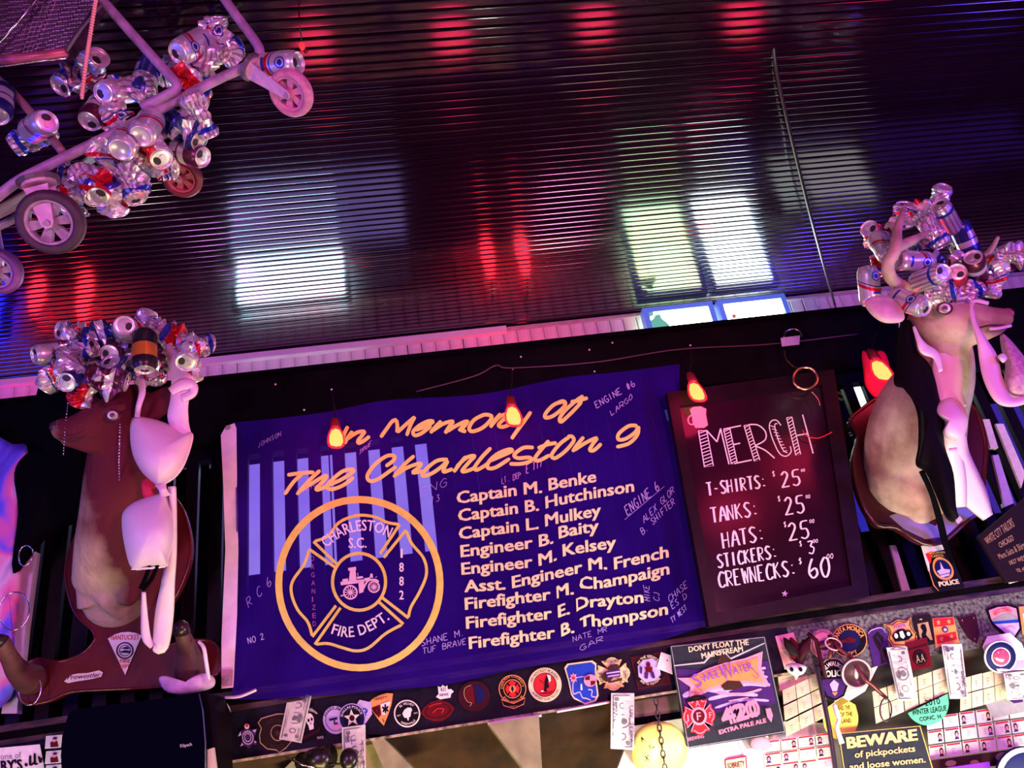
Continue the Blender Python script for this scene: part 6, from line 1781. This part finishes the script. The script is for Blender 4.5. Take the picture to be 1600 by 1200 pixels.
decal('milwaukee_patch', 'purple police patch with white arched lettering hanging over the card sheets', 'patch', M, 2.47, [(-.9, .45), (-.5, .9), (0, 1), (.5, .9), (.9, .45), (.95, -.2), (.6, -.8), (0, -1), (-.6, -.8), (-.95, -.2)], 'black', [('rim', 'tan', [stroke([(-.92, .4), (-.5, .9), (0, 1), (.5, .9), (.92, .4)], .06)]), ('field', 'purple', [P2([(-.75, .05), (.75, .05), (.8, -.25), (.5, -.72), (0, -.9), (-.5, -.72), (-.8, -.25)])]), ('lettering', 'white', [arct('MILWAUKEE', .66, 150, 30, .22, bold=.03), txt('POLICE', -.72, .72, .15, .30, bold=.04)]), ('emblem', 'lilac', [P2([(-.3, -.2), (0, .0), (.3, -.2), (.15, -.55), (-.15, -.55)])]), ('emblem_base', 'orange', [P2([(-.2, -.6), (.2, -.6), (0, -.78)])])], th=.003)
# medallion on a strap
t = empty('strap_medallion', 'dark round medallion on a leather strap hanging over the patches', 'medallion', P(1338, 1050, 2.44))
mc = P(1337, 1051, 2.44)
ax = (CX, CU, -CF)
obj('disc', lathe([(0, .004), (.036, .004), (.037, .007), (.046, .007), (.047, .002), (.045, -.003), (0, -.003)], 32, mc, ax), mat('dark_bronze', (.08, .03, .045), .35, .5, noise=.3), t, True)
obj('rim', lathe([(.040, .0075), (.044, .009), (.047, .0075)], 32, mc, ax), mat('dull_pewter', (.22, .13, .18), .4, .5), t, True)
obj('relief', sph(mc + ax[2] * .005, .008, .004, .018, 10, 8, (CX, ax[2], CU)), mat('pewter_relief', (.5, .34, .42), .4, .4), t, True)
obj('strap', tube(cr([P(1304, 1003, 2.44), P(1312, 1014, 2.43), P(1322, 1022, 2.43), P(1332, 1030, 2.43), P(1350, 1060, 2.42), P(1362, 1070, 2.43), P(1375, 1082, 2.44), P(1386, 1092, 2.44)], 6), .006, 8), m_socket, t, True)
obj('buckle', tube([P(1302 + 12 * math.cos(a) + 4 * math.sin(a), 1006 + 12 * math.sin(a) * .8, 2.435) for a in [2 * PI * k / 20 for k in range(21)]], .003, 6, cap=False), mat('pink_steel', (.6, .3, .35), .35, .6), t, True)
obj('wire_loop', tube([P(1384 + 9 * math.cos(a), 1109 + 18 * math.sin(a), 2.43) for a in [2 * PI * k / 24 for k in range(25)]], .0022, 6, cap=False), m_cable, t, True)
# horse patch, tiger shield, boot, wings, flag, arrowhead
M = quadmap((1354, 981), (1384, 977), (1392, 1036), (1362, 1043))
decal('purple_horse_patch', 'dark purple rounded patch with a horse head shape', 'patch', M, FY, [(-1, .6), (-.6, .95), (.6, 1), (1, .6), (1, -1), (-.8, -1)], 'purple', [('horse', 'dkbrown', [P2([(-.5, .5), (.1, .75), (.6, .4), (.4, 0), (.7, -.4), (.5, -.9), (0, -.95), (.1, -.4), (-.3, .1)])]), ('mane', 'purple', [stroke([(-.1, .5), (.3, .1), (.2, -.3), (.4, -.8)], .1)]), ('edge', 'lilac', [stroke([(-.9, .7), (-.5, .85), (.5, .9), (.9, .6)], .05)])], th=.003)
M = quadmap((1380, 972), (1426, 964), (1438, 1006), (1388, 1014))
osh = [(-1, .85), (-.6, .75), (0, 1), (.5, .8), (.9, 1), (.75, .5), (.8, .1), (1, -.3), (.8, -.9), (0, -1), (-.7, -.85), (-.9, -.3), (-.7, .2), (-.75, .55)]
decal('tiger_shield_patch', 'orange shield patch with a black and white cat face', 'patch', M, FY, osh, 'orange', [('edge', 'dkbrown', [loopline([(u * .9, v * .9) for u, v in osh], .06)]), ('name_tab', 'pink', [P2([(-.45, .62), (.5, .66), (.45, .35), (-.4, .3)])]), ('black_part', 'black', [P2([(-.4, .1), (-.1, .3), (.25, .25), (.35, .1), (.6, .1), (.7, -.3), (.4, -.55), (.0, -.6), (-.5, -.55), (-.62, -.1)])]), ('white_part', 'paper', [P2([(-.1, .1), (.12, .15), (.2, -.3), (.05, -.45), (-.1, -.3)]), P2(ell(-.35, -.15, .12, .2, 10)), P2(ell(.45, -.15, .12, .16, 10))]), ('lettering', 'purple', [txt('POLICE', -.36, .40, .38, .2)])], th=.003)
M = quadmap((1425, 962), (1454, 959), (1461, 1006), (1434, 1012))
decal('boot_patch', 'brown rounded patch with a dark knee-high boot shape', 'patch', M, FY, [(-1, .8), (-.8, 1), (.9, 1), (1, .8), (1, -1), (-.8, -1)], 'dkbrown', [('field', 'tan', [P2([(-.6, .45), (.6, .5), (.8, -.7), (-.55, -.75)])]), ('boot', 'black', [P2([(-.1, .4), (.25, .35), (.35, 0), (.15, -.3), (.6, -.75), (-.2, -.8), (-.35, -.3), (-.1, -.05), (-.3, .2)])]), ('top_mark', 'paper', [P2([(-.35, .72), (0, .76), (-.05, .66)])])], th=.003)
M = quadmap((1415, 1004), (1448, 996), (1457, 1042), (1425, 1048))
decal('maroon_airborne_patch', 'maroon patch with two dark letters in a ring below the boot patch', 'patch', M, FY - .004, SQ, 'darkred', [('tab_edge', 'maroon', [P2([(-.95, .55), (.9, .6), (.9, .48), (-.95, .42)])]), ('ring', 'black', [P2(ell(.02, -.25, .66, .56, 26))]), ('ring_line', 'darkred', [ring2(ell(.02, -.25, .58, .49, 26), ell(.02, -.25, .53, .44, 26))]), ('lettering', 'tan', [txt('A', -.40, -.02, -.55, .56, bold=0), txt('A', .06, .44, -.55, .56, bold=0)])], th=.003)
M = quadmap((1457, 966), (1490, 964), (1499, 1004), (1462, 1012))
decal('red_yellow_patch', 'red and yellow banded patch with small maple leaves and a purple disc', 'patch', M, FY, SQ, 'orange', [('red_bands', 'red', [P2([(-.95, .98), (.95, .95), (.92, .42), (-.92, .38)]), P2([(-.85, -.2), (.9, -.15), (.88, -.72), (-.82, -.78)])]), ('leaves', 'orange', [P2(star(x, y, .22, 5, .5)) for x, y in ((-.5, .68), (.48, .68), (-.42, -.48), (.45, -.45))]), ('disc', 'purple', [P2(ell(.02, .12, .27, .22, 18))]), ('disc_mark', 'lilac', [P2(ell(.02, .12, .15, .12, 12))])], th=.003)
M = quadmap((1494, 962), (1526, 958), (1533, 1002), (1508, 1016))
decal('arrowhead_patch', 'dark maroon arrowhead patch pointing down on the grey frieze', 'patch', M, FY, [(-1, 1), (-.8, .85), (.9, .95), (1, -.4), (.5, -1), (-.3, -.45), (-.7, .2)], 'maroon', [('stitches', 'tan', [P2([(-.6, .7), (-.5, .75), (-.5, .6)]), P2([(.6, .75), (.7, .75), (.65, .6)]), P2([(.3, -.6), (.4, -.6), (.35, -.75)])])], th=.003)
M = quadmap((1539, 946), (1594, 943), (1598, 1002), (1552, 1004))
osh = [(-1, .8), (-.5, .98), (.3, 1), (.85, .85), (.95, 0), (1, -.35), (.35, -1), (-.2, -.6), (-.7, -.2), (-.85, .1)]
decal('county_shield_patch', 'large shield patch with a mountain scene and red arched lettering', 'patch', M, FY, osh, 'black', [('sky', 'pink', [P2([(-.85, .72), (-.3, .88), (.3, .9), (.75, .75), (.8, .3), (-.8, .25)])]), ('mountain', 'grey', [P2([(-.8, .25), (-.3, .42), (.1, .52), (.4, .5), (.8, .3), (.8, .1), (-.75, .1)])]), ('lake', 'blue', [P2([(-.75, .12), (.8, .16), (.82, .0), (-.68, -.02)])]), ('lower_field', 'lilac', [P2([(-.66, -.02), (.84, 0), (.85, -.3), (.35, -.85), (-.1, -.5)])]), ('lower_mark', 'pink', [stroke([(-.1, -.35), (.3, -.2), (.6, -.32)], .1)]), ('lettering', 'red', [arct('PIERCE COUNTY', .62, 140, 52, .2, bold=.03)])], th=.003)
M = quadmap((1530, 992), (1590, 988), (1612, 1046), (1548, 1052))
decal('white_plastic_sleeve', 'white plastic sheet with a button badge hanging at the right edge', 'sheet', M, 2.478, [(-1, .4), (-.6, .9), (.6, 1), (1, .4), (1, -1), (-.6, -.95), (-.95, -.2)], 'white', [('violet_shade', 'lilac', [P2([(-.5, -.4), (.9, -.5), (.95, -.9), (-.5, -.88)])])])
t = empty('button_badge', 'round button badge with a shiny red dome on the white plastic sheet', 'badge', P(1563, 1026, 2.465))
bc = P(1563, 1026, 2.465)
obj('plate', lathe([(0, .003), (.050, .003), (.052, 0), (0, 0)], 32, bc, ax), ink('white'), t, True)
obj('ring', lathe([(.030, .004), (.046, .0042), (.047, .003)], 32, bc, ax), ink('navy'), t, True)
obj('dome', sph(bc + ax[2] * .002, .027, .027, .012, 20, 10, (CX, CU, ax[2])), mat('red_dome', (.70, .06, .16), .12, coat=1), t, True)
M = quadmap((1592, 948), (1615, 946), (1618, 990), (1598, 992))
decal('edge_patch', 'orange and white patch cut off by the right edge', 'patch', M, FY, SQ, 'orange', [('white_part', 'white', [P2([(-.6, .5), (.6, .5), (.6, -.5), (-.6, -.5)])])])
bill('dollar bill with a clear back side hanging under the tiger shield', [(1385, 1012), (1417, 1010), (1434, 1094), (1404, 1096)], 2.475, curl=.5)
bill('dollar bill with marker writing hanging under the red and yellow patch', [(1471, 1007), (1503, 1006), (1513, 1092), (1484, 1092)], 2.475, [('I LOVE', (.6, .3), (.6, -.6), (.3, 0)), ('BAR', (-.5, .75), (.2, .75), (0, .14))], curl=.5)
bill('faded bill at the right edge below the plastic sheet', [(1568, 1052), (1606, 1048), (1612, 1092), (1574, 1094)], 2.475, (), curl=.3)
# police patch above the moulding
M = quadmap((1439, 853), (1480, 851), (1508, 918), (1460, 926))
decal('capitol_police_sticker', 'tall black and red police sticker with a white domed tower, under the right plaque', 'sticker', M, 2.462, SQ, 'black', [('white_top', 'paper', [P2([(-1, 1), (.85, 1), (.8, .8), (-.6, .7), (-.9, -.1), (-1, -.1)])]), ('red_part', 'red', [P2([(-.85, .65), (-.3, .75), (-.6, .3), (-.75, .2)])]), ('gold_ring', 'orange', [loopline(ell(.05, -.05, .62, .46, 26), .12)]), ('sky', 'navy', [P2(ell(.05, -.05, .54, .40, 24))]), ('tower', 'lilac', [P2([(-.42, -.12), (-.1, -.06), (.02, .28), (.1, -.06), (.5, -.12), (.42, -.25), (-.3, -.3)]), P2([(-.35, -.33), (.4, -.28), (.3, -.38), (-.2, -.42)])]), ('edge', 'orange', [stroke([(-.95, .2), (-.9, -.7), (-.7, -.95)], .06, 0)]), ('lettering', 'cream', [txt('POLICE', -.55, .75, -.78, .20, bold=.05)]), ('top_lettering', 'gold', [txt('WISCONSIN', -.6, .6, .62, .10), txt('CAPITOL', -.45, .45, .48, .10)])])
# brown sign lower right
M = quadmap((1528, 838), (1608, 772), (1650, 900), (1572, 910))
sg = decal('brown_shop_sign', 'dark brown sign with faded ochre lettering leaning at the right edge', 'sign', M, 2.43, SQ, 'dkbrown', [('lettering', 'tan', [txt('WHITE CITY TAILORS', -.88, .2, .55, .26, bold=.0), txt('CHICAGO', -.55, .0, .22, .18), txt('Mens Suits & Shirts', -.75, .3, -.12, .2, bold=0), txt('1827 WEST', -.5, .2, -.42, .14), txt('TEL 409', -.4, .0, -.72, .12)])], th=.012)
w_ = plate('paper_scrap', 'white folded paper scrap on the moulding at the right edge', 'paper', [(1574, 906), (1590, 896), (1592, 908), (1578, 912)], 2.45, 'white')
# worn grey post with pale paint between slats
for nm, lab, q, col in (('worn_post', 'narrow worn white post between the slats left of the police sticker', [(1391, 852), (1400, 852), (1424, 928), (1412, 932)], 'silver'), ('white_strip', 'narrow pinkish white board standing behind the right end of the slats', [(1556, 662), (1568, 662), (1602, 740), (1596, 762)], 'paper'), ('white_strip', 'short pale board seen beside the pink cloth right of the plaque', [(1536, 655), (1546, 655), (1560, 700), (1548, 700)], 'paper'), ('white_strip', 'pale board seen between two slats above the brown sign', [(1551, 712), (1560, 710), (1584, 786), (1570, 792)], 'lilac')):
    plate(nm, lab, 'board', q, 2.59, col, .02)
for x, y in ((293, 724), (334, 722)):
    plate('pale_card', 'pale card showing between the slats left of the banner, the one ' + ('near the bra' if x < 300 else 'beside the banner edge'), 'card', [(x - 7, y - 8), (x + 9, y - 11), (x + 9, y + 8), (x - 7, y + 10)], 3.29, 'white')

# ------------------------------------------------------------------ below the frieze: soffit, brackets, cards, lamps
m_sof = mat('warm_brown_soffit', (.040, .017, .005), .7, noise=.55, nscale=14, bump=.3, bscale=40, stretch=(1, .3, 1))
m_cream = mat('aged_cream_paint', (.26, .25, .13), .6, noise=.35, nscale=16, bump=.2, bscale=40)
struct(obj('trim_13', ([Vector(v) for v in [(-1.6, 2.53, 1.672), (1.05, 2.53, 1.672), (1.05, 3.1, 1.40), (-1.6, 3.1, 1.40), (-1.6, 2.53, 1.69), (1.05, 2.53, 1.69), (1.05, 3.1, 1.42), (-1.6, 3.1, 1.42)]], [(3, 2, 1, 0), (4, 5, 6, 7), (0, 1, 5, 4), (1, 2, 6, 5), (2, 3, 7, 6), (3, 0, 4, 7)]), m_sof))
struct(obj('trim_14', ([Vector(v) for v in [(1.05, 2.53, 1.665), (3.4, 2.53, 1.665), (3.4, 2.75, 1.2), (1.05, 2.75, 1.2), (1.05, 2.56, 1.67), (3.4, 2.56, 1.67), (3.4, 2.78, 1.2), (1.05, 2.78, 1.2)]], [(3, 2, 1, 0), (4, 5, 6, 7), (0, 1, 5, 4), (1, 2, 6, 5), (2, 3, 7, 6), (3, 0, 4, 7)]), mat('dark_cabinet_panel', (.03, .015, .012), .6, noise=.5)))
struct(obj('trim_15', box(-3.0, 1.02, 2.492, 2.50, 1.664, 1.671), mat('chipped_edge', (.40, .32, .22), .6, noise=.9, nscale=40)))
def bracket(label, a, b, c_, d_, Y0, Y1):
    o = obj('shelf_bracket', prism([a, b, c_, d_], Y0, Y1 - Y0), m_cream)
    tag(o, label, 'bracket', 'cream brackets under the frieze')
bracket('wedge-shaped cream bracket under the middle of the frieze', (763, 1131), (842, 1118), (848, 1215), (828, 1215), 2.46, 2.60)
bracket('cream bracket face below the medic sticker', (576, 1148), (594, 1148), (660, 1215), (606, 1215), 2.50, 2.60)
bracket('broad cream board under the frieze behind the black spotlight', (486, 1160), (570, 1149), (640, 1215), (430, 1215), 2.56, 2.62)
cable('torn_tape', 'strip of torn pale tape along the frieze bottom edge above the middle bracket', [P(762, 1131, 2.49), P(800, 1124, 2.488), P(846, 1118, 2.49)], .004, m_brag, 'tape')
cable('torn_tape', 'strip of torn pale tape along the frieze bottom edge left of the hanging dollar bill', [P(870, 1112, 2.49), P(910, 1105, 2.488), P(952, 1097, 2.49)], .004, m_brag, 'tape')
t = empty('black_spotlight', 'small black can spotlight on an arm under the left frieze', 'spotlight', P(505, 1185, 2.5))
obj('shade', tube([P(470, 1190, 2.52), P(514, 1182, 2.45)], [.024, .034], 18), mat('black_lamp_metal', (.008, .006, .006), .3), t, True)
obj('arm', tube([P(446, 1182, 2.48), P(474, 1196, 2.46), P(500, 1200, 2.46)], .003, 6), m_chrome, t, True)
obj('knob', sph(P(545, 1186, 2.46), .026, .02, .03, 14, 10), MATS['black_lamp_metal'], t, True)
obj('link', tube([P(512, 1194, 2.45), P(545, 1194, 2.46)], .004, 6), MATS['black_lamp_metal'], t, True)
# chains
def chain(label, pts, ln_=.022, r=.0022):
    s = [Vector(q) for q in cr([tuple(q) for q in pts], 24)]
    gs, d, k = [], 0, 0
    for a, b in zip(s, s[1:]):
        d += (b - a).length
        if d >= ln_ * .72:
            d = 0
            k += 1
            t = (b - a).normalized()
            sd = (CX if k % 2 else CF)
            sd = (sd - t * sd.dot(t)).normalized()
            gs.append(tube([b + t * (ln_ / 2 * math.cos(q)) + sd * (ln_ * .27 * math.sin(q)) for q in [2 * PI * j / 12 for j in range(13)]], r, 5, cap=False))
    o = obj('hanging_chain', join(*gs), m_cable, None, True)
    tag(o, label, 'chain')
chain('black chain hanging left of the beer sign across the yellow ball', [P(1024, 1088, 2.44), P(1028, 1120, 2.44), P(1034, 1165, 2.44), P(1041, 1215, 2.44)])
cable('cabinet_cord', 'thick black cord running down between the card sheets right of the beer sign', [P(1276, 1040, 2.46), P(1284, 1080, 2.45), P(1296, 1140, 2.44), P(1307, 1215, 2.44)], .007, m_cable, 'cord')
# cream cabinet shelf face with card sheets
struct(obj('trim_16', prism([(985, 1092), (1058, 1082), (1062, 1112), (988, 1122)], 2.55, .02), m_cream))
struct(obj('trim_17', prism([(988, 1122), (1064, 1112), (1067, 1122), (990, 1134)], 2.545, .02), m_black))
struct(obj('trim_18', prism([(990, 1134), (1068, 1122), (1300, 1130), (1300, 1215), (960, 1215)], 2.56, .02), mat('bright_cabinet_back', (.85, .82, .70), .5, noise=.15, nscale=8)))
o = obj('yellow_globe', sph(P(1030, 1172, 2.50), .085, .03, .085, 24, 14, (CX, CF, CU)), mat('yellow_globe_paint', (.80, .72, .16), .4, noise=.3, nscale=9), None, True)
tag(o, 'yellow round disc lamp with black marker scribbles below the frieze', 'lamp')
obj('marker_scribble', onto(join2(hand('MR DC', (1003, 1160), (1030, 1152), (-1, -8), 1.2), hand('SR', (1014, 1172), (1026, 1170), (-1, -7), .8), hand('X', (1008, 1190), (1015, 1188), (-1, -9), 1.5)), plane_surf(2.466), 0), ink('black'), o)
def tone(i):
    return mat('card_stock_%d' % i, [(.78, .66, .64), (.74, .70, .62), (.80, .72, .70), (.66, .60, .66)][i], .6, noise=.12, nscale=30)
def cards(q, rows, cols, Y, label, group, portrait=True, old=False):
    M = quadmap(*q)
    surf = plane_surf(Y)
    for r in range(rows):
        for c in range(cols):
            u0, u1 = -1 + 2 * c / cols + .015, -1 + 2 * (c + 1) / cols - .015
            v1, v0 = 1 - 2 * r / rows - .03, 1 - 2 * (r + 1) / rows + .03
            j = rnd.uniform(-.02, .02)
            Yj = Y - rnd.uniform(0, .004)
            sf_ = plane_surf(Yj)
            pts = [M(u, v + j) for u, v in ((u0, v1), (u1, v1), (u1, v0), (u0, v0))]
            if old:
                m_ = mat('old_card_%d' % (c % 3), [(.66, .58, .36), (.72, .64, .44), (.60, .54, .36)][c % 3], .7, noise=.25, nscale=30)
            else:
                m_ = tone(rnd.randrange(4))
            o = obj('id_card', solid_of(pts, sf_, .001), m_)
            tag(o, '%s, %s row, %s from its left end' % (label, ('top', 'middle', 'bottom')[r] if rows == 3 else ('upper', 'lower')[r], ('first', 'second', 'third', 'fourth', 'fifth', 'sixth')[c]), 'card', group)
            du, dv = (u1 - u0), (v1 - v0)
            if not old:
                g = [mp(P2([(u0 + .02, v1 - dv * .04 + j), (u1 - .02, v1 - dv * .04 + j), (u1 - .02, v1 - dv * .16 + j), (u0 + .02, v1 - dv * .16 + j)]), M)]
                obj('red_header', onto(join2(*g), sf_, .0006), ink('red'), o)
            if portrait and rnd.random() < .75:
                cx_, cy_ = (u0 + du * .78 if rnd.random() < .6 else u0 + du * .25), v0 + dv * .45 + j
                obj('portrait_hair', onto(mp(P2(ell(cx_, cy_ + dv * .06, du * .13, dv * .26, 12)), M), sf_, .0007), ink('brown'), o)
                obj('portrait_face', onto(mp(P2(ell(cx_, cy_, du * .08, dv * .17, 10)), M), sf_, .0012), ink('pink'), o)
                obj('portrait_shoulders', onto(mp(P2([(cx_ - du * .16, v0 + dv * .10 + j), (cx_ - du * .08, v0 + dv * .30 + j), (cx_ + du * .08, v0 + dv * .30 + j), (cx_ + du * .16, v0 + dv * .10 + j)]), M), sf_, .0008), ink(rnd.choice(['purple', 'brown', 'darkred', 'navy'])), o)
            g = [mp(stroke([(u0 + du * .35, v0 + dv * (.25 + .16 * k) + j), (u0 + du * (.5 + .1 * rnd.random()), v0 + dv * (.25 + .16 * k) + j)], dv * .035, 0, False), M) for k in range(3)]
            obj('small_print', onto(join2(*g), sf_, .0005), ink('tan' if old else 'grey'), o)
cards([(1446, 1120), (1600, 1098), (1612, 1166), (1452, 1187)], 3, 6, 2.52, 'identity card right of the BEWARE sign', 'identity cards right of the BEWARE sign')
cards([(1192, 1158), (1300, 1144), (1306, 1200), (1196, 1214)], 3, 4, 2.53, 'identity card under the beer sign', 'identity cards under the beer sign')
cards([(1222, 1078), (1284, 1050), (1296, 1118), (1228, 1152)], 3, 3, 2.50, 'aged card right of the beer sign', 'old cards right of the beer sign', False, True)
cards([(1362, 1080), (1480, 1040), (1482, 1082), (1368, 1132)], 2, 5, 2.50, 'aged card above the green disc', 'old cards above the green disc', False, True)
cards([(1500, 1060), (1570, 1042), (1574, 1092), (1500, 1112)], 2, 4, 2.50, 'aged card above the identity cards', 'old cards above the identity cards', False, True)
M = quadmap((1215, 1052), (1290, 1040), (1292, 1062), (1218, 1080))
decal('cream_board', 'cream wooden board end under the feather charm', 'board', M, 2.515, SQ, 'cream', [('grain', 'tan', [stroke([(-.9, .2), (.0, .3), (.9, .1)], .05), stroke([(-.9, -.4), (.9, -.3)], .04)])], th=.01)
M = quadmap((1300, 1068), (1372, 1040), (1352, 1080), (1306, 1108))
decal('pale_paper', 'pale pinkish paper slip curling out behind the medallion', 'paper', M, 2.50, SQ, 'paper', [('crease', 'brown', [stroke([(-.6, -.1), (.6, .1)], .04)])])
M = aff(1449, 1101, 34, 36, 8)
decal('green_disc', 'sea-green half round sign with black lettering under the curled cards', 'sign', M, 2.492, [(1, .35)] + ell(0, .1, 1, 1.0, 24, 200, 352)[::-1] + [(-.95, -.25)], 'green', [('lettering', 'black', [txt('2010', -.1, .6, -.05, .28), txt('WINTER LEAGUE', -.75, .85, -.38, .24), txt('CONC. H.', -.45, .6, -.68, .18)])])
M = aff(1313, 1122, 28, 34, 5)
decal('yellow_disc', 'yellow half round sign with faint lettering left of the curled cards', 'sign', M, 2.50, [(-1, .4), (.2, .95), (.9, .55)] + ell(0, 0, 1, 1, 18, 200, 378)[::-1], 'yellow', [('lettering', 'brown', [txt('AND THE', -.1, .6, .35, .2), txt('OF THE', .0, .7, .05, .2), txt('LAND', .05, .6, -.25, .2)])])
t = empty('white_ribbon', 'white twisted ribbon tied before the yellow half round sign', 'ribbon', P(1312, 1130, 2.46))
obj('tail', strap([(1303, 1100, 3, 2.46), (1308, 1114, 4, 2.455), (1311, 1124, 3, 2.455), (1308, 1136, 3, 2.455), (1316, 1162, 4, 2.46)], 2.46, .003), m_brag, t, True)
M = quadmap((1310, 1146), (1438, 1134), (1462, 1215), (1322, 1225))
bw_ = decal('beware_sign', 'dark blue-grey sign with gold lettering BEWARE of pickpockets at the bottom right', 'sign', M, 2.485, SQ, mat and 'slate', [('gold_edge', 'gold', [loopline([(-.99, .99), (.99, .99), (.99, -.99), (-.99, -.99)], .03)])], th=.006)
gs = [tpath('BEWARE', [(1325, 1169), (1433, 1156)], 17, bold=.05), tpath('of pickpockets', [(1336, 1184), (1430, 1174)], 10, bold=.02), tpath('and loose women.', [(1328, 1203), (1446, 1191)], 10, bold=.02)]
obj('lettering', onto(join2(*gs), plane_surf(2.483), 0), mat('gold_sign_ink', (.78, .50, .20), .4), bw_)
M = quadmap((1540, 1100), (1600, 1080), (1602, 1112), (1552, 1122))
decal('grey_cloth_scrap', 'grey purple cloth scrap over the identity cards at the right edge', 'cloth', M, 2.50, SQ, 'grey', [('dark_part', 'purple', [P2([(.1, .8), (.9, .9), (.9, 0), (.4, .1)])])])
M = quadmap((1455, 1188), (1602, 1168), (1604, 1192), (1458, 1206))
decal('brown_camo_strip', 'mottled brown strip under the identity cards', 'strip', M, 2.505, SQ, 'brown', [('blotches', 'tan', [P2(ell(-.6, .1, .12, .5, 10)), P2(ell(-.1, -.3, .1, .5, 10)), P2(ell(.5, .2, .15, .6, 10)), P2(ell(.85, -.1, .08, .5, 10))])])
M = quadmap((1478, 1200), (1546, 1190), (1550, 1220), (1480, 1228))
decal('violet_box', 'bright violet box top at the bottom edge right of the BEWARE sign', 'box', M, 2.47, SQ, 'blue', [], th=.02, bm=mat('violet_plastic', (.16, .02, .75), .3))
o = obj('navy_disc_sign', lathe([(0, .012), (.06, .012), (.075, .004), (.08, 0), (.078, -.01)], 30, P(1600, 1210, 2.45), ax), ink('navy'), None, True)
tag(o, 'round navy disc with white rim cut off by the bottom right corner', 'disc')
obj('rim', lathe([(.070, .010), (.076, .008), (.080, .002)], 30, P(1600, 1210, 2.45), ax), ink('white'), o, True)
# lower middle: bright wrapper papers
M = quadmap((1064, 1158), (1200, 1146), (1204, 1215), (1066, 1220))
decal('blue_white_papers', 'bright white paper with pale blue scribbles under the beer sign', 'paper', M, 2.535, SQ, 'white', [('scribble', 'lilac', [stroke([(-.8, .3), (-.3, .5), (-.1, .2), (.3, .4)], .05), stroke([(-.4, .9), (-.3, -.2), (-.35, -.8)], .04), stroke([(.3, .8), (.4, 0), (.3, -.6)], .05)]), ('grey_block', 'grey', [P2([(.35, .95), (.7, .98), (.72, .4), (.5, .35)])])])
M = quadmap((1132, 1186), (1166, 1180), (1168, 1206), (1134, 1210))
decal('red_lettered_tag', 'white tag with red edge and dark lettering at the bottom under the beer sign', 'tag', M, 2.528, SQ, 'red', [('field', 'cream', [P2([(-.9, .8), (.9, .8), (.9, -.8), (-.9, -.8)])]), ('lettering', 'darkred', [txt('SOBRIETY', -.8, .8, -.3, .7)])])
o = obj('red_balloon', sph(P(1188, 1162, 2.52), .03, .01, .024, 16, 10, (CX, CF, CU)), ink('pink'), None, True)
tag(o, 'salmon red round tag peeking out under the bottom edge of the beer sign', 'tag')
# ------------------------------------------------------------------ bottom left
t = empty('black_speaker', 'large black speaker box with rounded edge at the bottom left', 'speaker', P(210, 1180, 2.36))
m_spk = mat('black_speaker_shell', (.0015, .0015, .007), .7, bump=.2, bscale=160, spec=0)
obj('grille_front', prism([(97, 1215), (95, 1180), (99, 1145), (106, 1118), (113, 1109), (311, 1083), (318, 1110), (322, 1160), (322, 1215)], 2.24, .16), m_spk, t)
obj('side_panel', prism([(311, 1083), (326, 1083), (338, 1110), (340, 1215), (322, 1215), (320, 1140)], 2.27, .14), mat('speaker_side', (.005, .003, .005), .5, spec=.03), t)
obj('edge_line', tube([P(x, y, 2.239) for x, y in [(311, 1084), (317, 1110), (321, 1160), (321, 1200)]], .002, 6), mat('speaker_edge', (.05, .05, .10), .3), t, True)
obj('lettering', onto(join2(tpath('Klipsch', [(282, 1168), (300, 1165)], 5)), plane_surf(2.238), .001), ink('silver'), t)
obj('bracket', prism([(322, 1172), (334, 1168), (340, 1215), (324, 1215)], 2.25, .01), mat('cream_bracket_strip', (.55, .50, .35), .5), t)
M = quadmap((-40, 1172), (62, 1163), (72, 1215), (-40, 1222))
decal('white_slogan_sign', 'white sign with grey and black lettering cut off by the left bottom corner', 'sign', M, 2.47, SQ, 'white', [('grey_lettering', 'grey', [txt('one of', -.22, .40, .28, .36)]), ('lettering', 'black', [txt("RY'S", -.22, .38, -.42, .62, bold=.04), P2(ell(.5, -.15, .05, .11, 10))]), ('logo', 'black', [stroke([(.66, .4), (.62, -.2), (.76, .0)], .07), stroke([(.80, .5), (.76, -.15), (.84, -.1)], .07), stroke([(.9, .3), (.92, -.1), (.98, .2)], .06)])])
for i, y in enumerate((1160, 1184, 1206)):
    M = quadmap((72, y - 10), (97, y - 12), (95, y + 8), (70, y + 10))
    decal('photo_strip_picture', ('top', 'middle', 'bottom')[i] + ' picture of the photo strip beside the speaker', 'photo', M, 2.465, SQ, 'white', [('background', 'paper', [P2([(-.85, .85), (.85, .85), (.85, -.85), (-.85, -.85)])]), ('figure', 'darkred', [P2([(-.3, -.85), (-.4, -.1), (0, .2), (.5, 0), (.7, -.85)])]), ('head', 'pink', [P2(ell(.1, .3, .28, .38, 12))]), ('hair', 'brown', [P2(ell(.15, .55, .28, .2, 10))])])
cable('black_curl_cable', 'black cable curling down right of the speaker', [P(330, 1150, 2.4), P(345, 1165, 2.4), P(352, 1190, 2.42), P(356, 1215, 2.42)], .005, m_cable)
